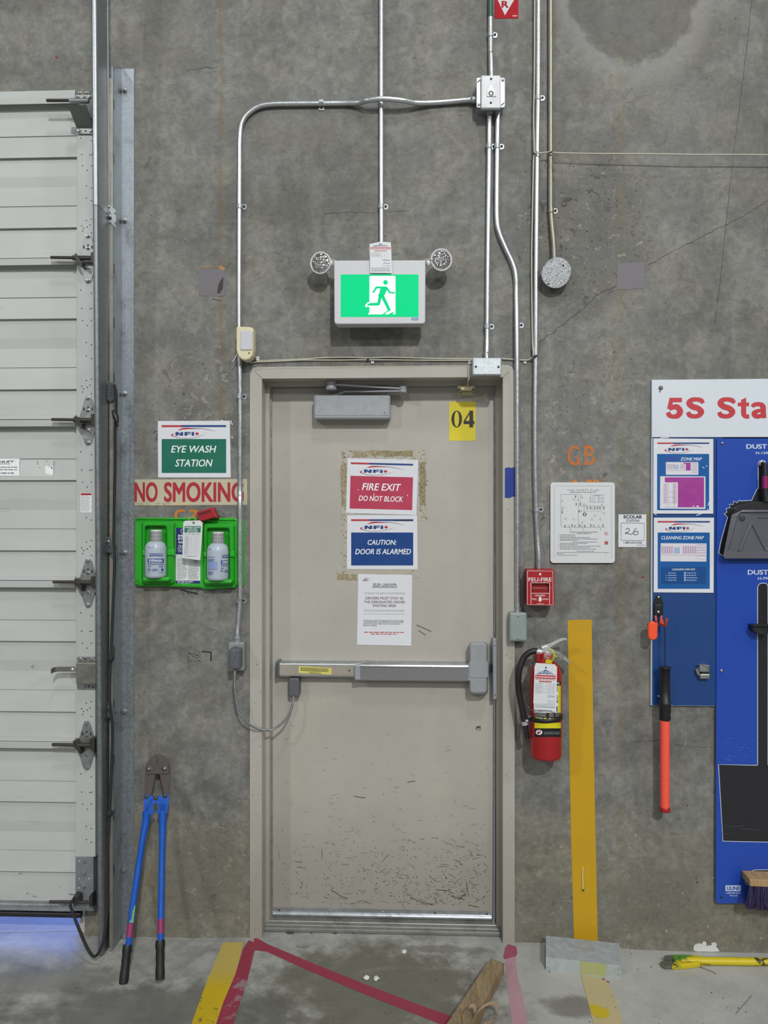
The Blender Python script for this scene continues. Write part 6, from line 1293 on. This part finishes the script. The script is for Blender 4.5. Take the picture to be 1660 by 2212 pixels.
    m = MB(M('c9c3c6', .25, .6, .1, 20)); m.tube([P(*c1(x, y), .03) for x, y in spline([(755, 480), (758, 440), (790, 418), (820, 430), (832, 470)], 5)], .003, 8); tag(m.build('wall_hook', None, P(*c1(790, 480), .03)), 'small pale hook that holds the dust pan handle', 'hook')
    # broom
    root = empty('broom_head', P(1660, 1970, .03), 'broom head with wooden block and purple bristles at the lower right', 'broom')
    m = MB(wood_mat('b99a72', 'a3855e')); m.prism([(1620.5, 1899), (1627, 1899.5), (1760, 1905), (1760, 1921), (1622, 1915)], .022, .095, .003, 2); m.build('block', root)
    rb = random.Random(3); m = MB(M('2e2250', .6, 0, .25, 60))
    for k in range(1500):
        x = rb.uniform(1619, 1720); d = rb.uniform(.026, .092); y0 = 1913 + (x - 1620) * .05; x1 = x + (x - 1664) * .08 + rb.uniform(-3, 3) - 2; y1 = 1955 + (x - 1620) * .1 + rb.uniform(-8, 9); p0, p1 = P(x, y0, d), P(x1, y1, d + rb.uniform(-.008, .02)); w = Vector((.0012, 0, 0))
        m.add([p0 - w, p0 + w, p1 + w * .6, p1 - w * .6], [(0, 1, 2, 3)])
    tag(m.build('bristle', root), kind='stuff')
    # hook with orange prongs, lamp, wand
    root = empty('tool_hook', P(1425, 1355, .013), 'black wall hook with orange prongs on the dark blue board', 'hook'); h0 = .0138
    m = MB(BLACKP); m.prism([(1419, 1287), (1428, 1286.5), (1433.5, 1302), (1433, 1328), (1414, 1329), (1413, 1303)], h0, h0 + .005, .001); m.prism(rr(1415.5, 1306, 1431, 1329, 2), h0 + .005, h0 + .016, .003, 2); m.build('hook_plate', root)
    m = MB(SCREW); m.screw(1423.5, 1289.5, h0 + .005, .0035, .003, PRINTW); m.screw(1423, 1321.5, h0 + .016, .004, .003, PRINTW); tag(m.build('hook_screw', root), kind='stuff')
    for pts in ([(1417, 1330, .03), (1418, 1340, .04), (1421, 1352, .055), (1419, 1350, .07)], [(1430, 1330, .03), (1428, 1342, .04), (1430, 1350, .06), (1433, 1346, .075)], [(1428, 1334, .03), (1436, 1352, .055), (1440, 1345, .07), (1441, 1336, .075)]):
        m = MB(M('c8492c', .4, 0, .08, 20)); m.tube([P(*p) for p in spline(pts, 5)], .0046, 8); m.build('prong', root)
    OR_ = emit('orange_lens', 'ff4a26', .0); OL = NT('orange_plastic'); vz = OL.n('ShaderNodeTexVoronoi'); vz.inputs['Scale'].default_value = 220; OL.put(vz.inputs[0], OL.co); OL.bump(vz.outputs[0], .2, .0015); OL.fin(OL.mix(vz.outputs[0], lin('f0401f'), lin('ff6a45')), .2, 0, .6)
    root = empty('clip_light', P(1412, 1384, .06), 'small orange oval clip-on light hanging from the orange hook', 'light'); dd = .075
    m = MB(OL.m); m.prism(rr(1401.5, 1343, 1422, 1383, 9.5, 6), dd - .014, dd, .006, 3); m.build('lens', root); m = MB(BLACKP); m.prism(rr(1403, 1345, 1420, 1381, 8, 5), dd - .022, dd - .0135); m.tube([P(1404, 1349, dd - .02), P(1399, 1350, dd - .02)], .004, 8); m.tube([P(1414, 1345, dd - .016), P(1420, 1342, .062)], .0025, 6); m.build('clip', root); m = MB(M('ffb0a0', .2, 0, .03, 10)); m.flat(rr(1407, 1347, 1417, 1350.5, 1.6, 3), dd + .0004); m.build('lens_glint', root) if False else None
    root = empty('signal_wand', P(1437, 1752, .055), 'orange signal wand with a black grip hanging from the orange hook', 'wand'); dw = .062
    m = MB(M('fb5b49', .35, 0, .03, 10)); a, b = P(1437, 1748, dw), P(1437, 1552, dw); m.lathe(a, (0, 0, 1), [(.0175, 0), (.0188, (b.z - a.z))], 24); t = m.build('wand_tube', root); t.data.materials[0].node_tree.nodes['Principled BSDF'].inputs['Subsurface Weight'].default_value = 0
    m = MB(RED); p = P(1437, 1752.5, dw); m.lathe(p, (0, 0, 1), [(.0185, 0), (.0205, .002), (.0205, .016), (.0188, .018)], 24); m.build('end_cap', root)
    m = MB(BLACKP); p = P(1437.5, 1556, dw); H = P(1437.5, 1440, dw).z - p.z; m.lathe(p, (0, 0, 1), [(.019, 0), (.0215, .004), (.022, H * .3), (.023, H * .31), (.023, H * .335), (.0195, H * .345), (.0185, H * .6), (.0185, H * .97), (.0225, H * .975), (.023, H * .99), (.018, H), (0, H + .004)], 24); g = m.build('grip', root)
    m = MB(STEEL); m.tube([P(x, y, dw + .012) for x, y in spline([(1449, 1520), (1454, 1528), (1453, 1540), (1447, 1546)], 5)], .0018, 6); m.build('grip_ring', g)
    m = MB(BLACKP); m.tube([P(1437.5, 1441, dw), P(1437, 1400, .06), P(1437, 1352, .058)], .0018, 6); m.build('wrist_cord', root)
    # spring clip
    root = empty('spring_clip', P(1520, 1467, .0134), 'small steel spring clip on the dark blue board', 'clip'); m = MB(STEEL); m.prism([(1504, 1448), (1512, 1440), (1513, 1462), (1508, 1458)], .0138, .03, .001); m.prism(rr(1512, 1437, 1534, 1452, 2.5), .0138, .04, .004, 2); m.prism(rr(1513, 1456, 1535, 1467, 2.5), .0138, .036, .004, 2); m.build('clip_jaw', root); m = MB(STEEL); m.prism([(1511, 1437), (1513, 1435.5), (1530, 1437.5), (1535.5, 1446), (1533, 1445), (1528, 1440)], .03, .044, .001); m.build('clip_lip', root); m = MB(DARKST); m.prism(rr(1516, 1451, 1533, 1457, 1), .0138, .03); m.build('clip_spring', root)
boards()

# ================================================================== things standing and lying on the floor
def bolt_cutter():
    c = cm(240, 1600, 3.95); q = lambda pts: [c(*p) for p in pts]
    pb = F(346, 2112, .018); d_at = lambda y: .026 + max(0, (y - 1630)) / (2112 - 1630) * (-pb.y - .026)
    # slanting frame: pixel -> point on the leaning plane, with offset in front
    PL = lambda x, y, o=0.0: P(x, y, d_at(y) + o)
    root = empty('bolt_cutter', F(310, 2118), 'long blue handled bolt cutter leaning on the wall beside the dock door track', 'bolt cutter')
    def slab(m, pts, o0, o1):
        pp = q(pts); m.loft([[PL(x, y, o0) for x, y in pp], [PL(x, y, o1) for x, y in pp]])
    ST = M('4f4846', .5, .35, .2, 40, .1); BLU = M('1c55b4', .25, 0, .1, 14); m = MB(ST)
    slab(m, [(394, 112), (372, 118), (330, 150), (300, 200), (290, 260), (280, 470), (342, 470), (376, 290), (390, 200)], -.008, .006); m.build('jaw', root)
    m = MB(ST); slab(m, [(408, 112), (440, 122), (485, 155), (505, 200), (505, 290), (492, 460), (452, 452), (415, 290), (405, 200)], -.008, .006); m.build('jaw', root)
    m = MB(M('4f4845', .5, .45, .2, 40, .1)); slab(m, [(300, 205), (490, 200), (494, 270), (486, 282), (298, 286), (292, 270)], .006, .012); jp = m.build('jaw_plate', root)
    for x, y in ((323, 240), (458, 236)): m = MB(SCREW); x, y = c(x, y); m.lathe(PL(x, y, .012), (0, -1, .2), [(.011, 0), (.011, .002), (.007, .003), (.0065, .008), (0, .010)], 12); m.build('bolt', jp)
    m = MB(BLU); slab(m, [(279, 470), (290, 455), (320, 455), (340, 475), (382, 470), (384, 525), (362, 548), (358, 580), (372, 612), (345, 632), (285, 622), (280, 540)], -.010, .010); lh = m.build('handle_casting', root)
    m = MB(BLU); slab(m, [(384, 470), (440, 470), (450, 450), (485, 452), (497, 475), (492, 540), (480, 618), (410, 628), (386, 612), (402, 580), (400, 548), (384, 525)], -.010, .010); rh = m.build('handle_casting', root)
    for x, y, par in ((303, 476, lh), (462, 470, rh), (382, 488, rh)): m = MB(ST); x, y = c(x, y); m.lathe(PL(x, y, .010), (0, -1, .2), [(.009, 0), (.009, .003), (.007, .005), (0, .0055)], 12); m.build('pivot_bolt', par)
    m = MB(M('184a9e', .25, 0, .1, 14))
    m.loft([[PL(*c(x, y), .0102) for x, y in ((300, 600), (330, 560), (352, 500), (340, 500), (312, 555), (292, 590))], [PL(*c(x, y), .013) for x, y in ((300, 598), (330, 558), (350, 502), (342, 502), (314, 555), (294, 590))]]); m.loft([[PL(*c(x, y), .0102) for x, y in ((408, 545), (460, 540), (458, 595), (420, 590))], [PL(*c(x, y), .013) for x, y in ((412, 550), (454, 546), (452, 588), (424, 584))]]); m.build('casting_rib', rh)
    def handle(pts, bands, grip, lift):
        w = [PL(*c(x, y), 0) for x, y in pts]; m = MB(BLU); m.tube(w, [.0165, .0155] + [.0125] * (len(w) - 2), 14); h = m.build('handle', root)
        a, b = Vector(w[1]), Vector(w[-1])
        for y0, y1, col in bands:
            def at(y):
                for (x1_, y1_), (x2_, y2_) in zip(pts, pts[1:]):
                    if y1_ <= y <= y2_: t = (y - y1_) / (y2_ - y1_); return PL(*c(x1_ + (x2_ - x1_) * t, y))
                return w[-1]
            MB(col).tube([at(y0), at(y1)], .0131, 14).build('tape_band', h)
        g = [PL(*c(x, y), 0) for x, y in grip]; rs = [.0165, .0185, .0155, .0165, .0155, .0165, .0175, .0165]; n = len(rs)
        gp = [g[0].lerp(g[1], k / (n - 1)) for k in range(n)]; m = MB(M('1b1b1d', .5, 0, .15, 30)); m.tube(gp, rs, 14); m.build('grip', h); return h
    PKB = M('8a2f5f', .45, 0, .1, 20)
    lhd = handle([(308, 600), (300, 680), (268, 850), (235, 1080), (185, 1420), (150, 1740), (140, 1800)], [(1555, 1675, PKB)], [(142, 1740), (106, 2075)], 0)
    handle([(442, 600), (442, 680), (438, 850), (434, 1080), (428, 1420), (424, 1700), (422, 1760)], [(1520, 1642, PKB)], [(420, 1700), (419, 2035)], 0)
    m = MB(M('6aa06e', .6, 0, .15, 30)); pts = [(203, 1400), (208, 1410), (200, 1480), (190, 1556), (165, 1552), (152, 1545), (176, 1520), (185, 1450)]; m.flat([c(*p) for p in pts], 0, lambda x, y: PL(x, y, .0132)); m.build('green_paint', lhd)
bolt_cutter()
def floor_things():
    # galvanised pan
    h = .052; A, B = F(1180, 2096), F(1342, 2114); C, Dd = F(1338, 2038, h), F(1180, 2021, h)
    G2 = galv('dusty_pan', 'a3a9ad', .6, 60, .05, .2)
    root = empty('metal_box', (A + B) / 2, 'low upturned galvanised metal box on the floor against the wall', 'box')
    def up(p, z): return Vector((p.x, p.y, fz(p.x) + z))
    bt = [up(p, .0) for p in (A, B, C, Dd)]; tp = [up(p, h) for p in (A, B, C, Dd)]
    m = MB(G2); m.add(tp, [(0, 1, 2, 3)]); ins = [t.lerp(sum(tp, Vector()) / 4, .01) - Vector((0, 0, .0015)) for t in tp]; m.add(ins, [(3, 2, 1, 0)]); m.build('top_sheet', root)
    G3 = galv('pan_front', 'b0b7b6', .5, 30, .2, .1)
    for i in range(4):
        a, b, cc, dd_ = bt[i], bt[(i + 1) % 4], tp[(i + 1) % 4], tp[i]; n = (b - a).cross(Vector((0, 0, 1))).normalized() * -.0015
        m = MB(G3); m.loft([[a, b, cc - Vector((0, 0, .0008)), dd_ - Vector((0, 0, .0008))], [p + n for p in (a, b, cc - Vector((0, 0, .0008)), dd_ - Vector((0, 0, .0008)))]]); w = m.build('side_sheet', root)
        if i == 0:
            m = MB(SCREW); u = (b - a).normalized(); nn = u.cross(Vector((0, 0, 1)))
            for t in (.03, .97):
                for z in (.015, .035): m.lathe(a.lerp(b, t) + Vector((0, 0, z)), nn, [(.003, 0), (.002, .002), (0, .0022)], 8)
            tag(m.build('rivet', w), kind='stuff'); m = MB(worn_paint('a8ab74', 'b4bbbb', .3, .6, 40)); p1, p2 = a.lerp(b, .46), a.lerp(b, .80); o_ = nn * .0008; m.add([p1 + o_, p2 + o_, p2 + o_ + Vector((0, 0, .048)), p1 + o_ + Vector((0, 0, .05))], [(0, 1, 2, 3)]); m.build('paint_mark', w)
    # floor tapes
    def tape(name, label, poly, mat, h=.0012, cat='tape'):
        pp = [F(x, y, h) for x, y in poly]; m = MB(mat); lo = [p - Vector((0, 0, h - .0001)) for p in pp]; m.loft([lo, pp]); o = m.build(name, None, sum(pp, Vector()) / len(pp)); tag(o, label, cat, 'floor marking tapes'); return o
    c = cm(380, 1880, 2.243); q = lambda pts: [c(*p) for p in pts]
    YT = NT('yellow_floor_tape'); X, Y, Z = YT.xyz(); nz = YT.noise(26, 7, .72, dist=.8); b_ = YT.noise(5, 5, .6)
    cc = YT.mix(YT.rng(Y, -.06, .1), lin('c4a81c'), lin('bda75a')); cc = YT.mix(1.0, cc, YT.mix(b_, (.85,) * 3, (1.1,) * 3), 'MULTIPLY'); wr_ = YT.math('MULTIPLY', YT.rng(nz, .58, .63), YT.rng(Y, .0, -.1)); cc = YT.mix(wr_, cc, lin('5f5a38')); YT.fin(cc, .6, 0, .35)
    tape('floor_tape', 'yellow floor tape, chipped near the picture edge, left of the red tapes', q([(228, 350), (328, 347), (322, 380), (285, 520), (185, 790), (60, 790), (95, 690), (150, 540)]), YT.m, .0012)
    R1 = worn_paint('93364a', '84686c', .24, .55, 16); R2 = worn_paint('93364a', '917a7e', .38, .55, 14)
    tape('floor_tape', 'red floor tape running towards the camera beside the yellow tape', q([(355, 338), (398, 358), (378, 400), (350, 520), (262, 790), (180, 790), (230, 640), (290, 500), (326, 380)]), R2, .0015)
    tape('floor_tape', 'long red floor tape crossing diagonally in front of the door', q([(378, 330), (392, 326), (440, 355), (640, 440), (900, 545), (1150, 640), (1350, 712), (1348, 745), (1290, 745), (1150, 690), (900, 592), (640, 482), (440, 392), (386, 385)]), R1, .0018)
    c2 = cm(1060, 1900, 4.15); q2 = lambda pts: [c2(*p) for p in pts]
    PK = worn_paint('b08a95', '9f9a97', .34, .6, 24)
    tape('floor_tape', 'faded pink floor tape right of the wooden plank', q2([(135, 700), (225, 680), (232, 800), (250, 900), (285, 1020), (320, 1200), (338, 1340), (200, 1340), (175, 1150), (160, 1000), (140, 820)]), PK, .0012)
    o = tape('floor_tape', 'crumpled dark pink tape end at the right foot of the door frame', q2([(160, 578), (230, 600), (240, 650), (225, 678), (135, 702), (120, 690), (135, 610)]), worn_paint('9a4d62', 'a08f90', .25, .5, 24), .006)
    o2 = tape('floor_tape', 'faded yellow floor tape in front of the metal box', q2([(812, 850), (995, 885), (1060, 930), (1110, 1040), (1160, 1190), (1190, 1340), (935, 1340), (890, 1160), (845, 980)]), worn_paint('bcae84', '9f9a90', .3, .65, 18), .0008)
    m = MB(worn_paint('c3ac2c', 'b3a66f', .24, .6, 30)); pp = q2([(885, 1122), (945, 1118), (1010, 1150), (1060, 1160), (1070, 1210), (1040, 1240), (950, 1238), (905, 1190)]); m.flat(pp, 0, lambda x, y: F(x, y, .0014)); m.build('bright_patch', o2)
    m = MB(M('8a4a3a', .8, 0, .2, 30))
    for x, y in ((1015, 895), (1055, 918)): m.lathe(F(*c2(x, y), .001), (0, 0, 1), [(.005, 0), (.004, .002), (0, .003)], 7)
    tag(m.build('rust_crumb', o2), kind='stuff')
    # plank
    a0, a1 = F(1062, 2068, .045), F(1089, 2080, .045); b0, b1 = F(938, 2252, .045), F(996, 2265, .045)
    root = empty('wood_plank', (a0 + b0) / 2 - Vector((0, 0, .045)), 'worn wooden plank lying on the floor at the bottom of the picture', 'plank')
    WD = wood_mat('9b886a', '7d6c53'); m = MB(WD); tp = [a0, a1, b1, b0]; bt = [Vector((p.x, p.y, fz(p.x) + .002)) for p in tp]
    ins = [p.lerp(sum(tp, Vector()) / 4, .012) for p in tp]; m.loft([bt, [p - Vector((0, 0, .004)) for p in tp], ins]); m.build('board', root)
    m = MB(M('3c3027', .8, 0, .2, 30)); p = F(1087, 2084, .02); m.lathe(p, (.5, -.3, 0), [(.007, 0), (.006, .003), (0, .003)], 8); m.build('bolt_end', root)
    # webbing strap
    SM = M('a38d76', .85, 0, .12, 90, .4)
    def web(pts, w, name, par):
        m = MB(SM); pp = [F(x, y, h) for x, y, h in spline(pts, 7)]; L = []
        for i, p in enumerate(pp):
            s = Vector((.3, .95, 0)).normalized() * w; L.append([p + s, p - s, p - s + Vector((.001, 0, .002)), p + s + Vector((.001, 0, .002))])
        m.loft(L, smooth=False); return m.build(name, par)
    root = empty('webbing_strap', F(1030, 2205), 'tan webbing strap looped over the lower end of the wooden plank', 'strap')
    web([(1000, 2226, .05), (1006, 2190, .075), (1014, 2176, .09), (1024, 2174, .085), (1028, 2186, .07), (1022, 2206, .055), (1016, 2226, .05)], .010, 'strap_loop', root)
    web([(1016, 2226, .052), (1026, 2196, .07), (1040, 2178, .075), (1060, 2168, .06), (1073, 2172, .04), (1076, 2186, .025), (1066, 2204, .012), (1045, 2214, .006), (1030, 2226, .01)], .010, 'strap_loop', root)
    # pry bar
    root = empty('pry_bar', F(1560, 2090), 'yellow pry bar with chipped paint lying on the floor at right', 'pry bar'); r = .0145
    YB = NT('chipped_yellow_paint'); nz = YB.noise(24, 6, .75, dist=1.2, sx=.5); gz_ = YB.noise(7, 3, .5)
    X, Y, Z = YB.xyz(); cc = YB.mix(YB.rng(nz, .57, .60), lin('cdb81c'), lin('3f3a22')); cc = YB.mix(YB.math('MULTIPLY', YB.rng(gz_, .47, .53), YB.rng(X, -.08, -.12)), cc, lin('4f8a2c')); YB.fin(cc, .35, 0, .5)
    a, b = F(1530, 2076, r), F(1790, 2079.5, r); m = MB(YB.m); m.tube([F(1470, 2076, r), F(1500, 2075.5, r), a, b], [.0135, .0150, .0145, .0143], 16); m.build('bar', root)
    ca = cm(1360, 1700, 4.32); CL = M('7d7c72', .4, .6, .25, 40)
    for pts in ([(330, 1584), (400, 1580), (420, 1600), (395, 1622), (325, 1616)], [(290, 1640), (395, 1632), (420, 1650), (400, 1678), (350, 1684), (308, 1668)]):
        m = MB(CL); t = [F(*ca(*p), .014) for p in pts]; m.loft([[p - Vector((0, 0, .005)) for p in t], [p + Vector((0, 0, .005)) for p in t]]); m.build('claw', root)
    m = MB(YB.m); t = [F(*ca(*p), .0145) for p in ((392, 1580), (480, 1577), (600, 1582), (690, 1594), (690, 1648), (600, 1660), (520, 1672), (400, 1678), (412, 1650), (440, 1632), (412, 1612))]; cen = sum(t, Vector()) / len(t); m.loft([[p.lerp(cen, .06) - Vector((0, 0, .012)) for p in t], t, [p.lerp(cen, .06) + Vector((0, 0, .007)) for p in t]]); m.build('claw_neck', root)
    # white crumbs on the floor
    rb = random.Random(5)
    for (x, y, r, lab) in ((792, 2113, 6, 'white paper crumb on the floor, left of a pair in front of the door'), (813, 2115, 6, 'white paper crumb on the floor, right of a pair in front of the door'), (874, 2057, 6, 'white paper crumb on the floor nearest the door threshold')):
        m = MB(M('d2d4d2', .7, 0, .06, 30)); p = F(x, y, .0); n = 10
        L = []
        for k, (s, z) in enumerate(((.7, 0.0005), (1, .003), (.8, .007), (.3, .010))): L.append([p + Vector((math.cos(2 * math.pi * i / n) * s * r * .0018 * rb.uniform(.7, 1.3), math.sin(2 * math.pi * i / n) * s * r * .0022 * rb.uniform(.6, 1.3), z)) for i in range(n)])
        m.loft(L); o = m.build('paper_crumb', None, p); tag(o, lab, 'litter', 'white crumbs on the floor')
floor_things()
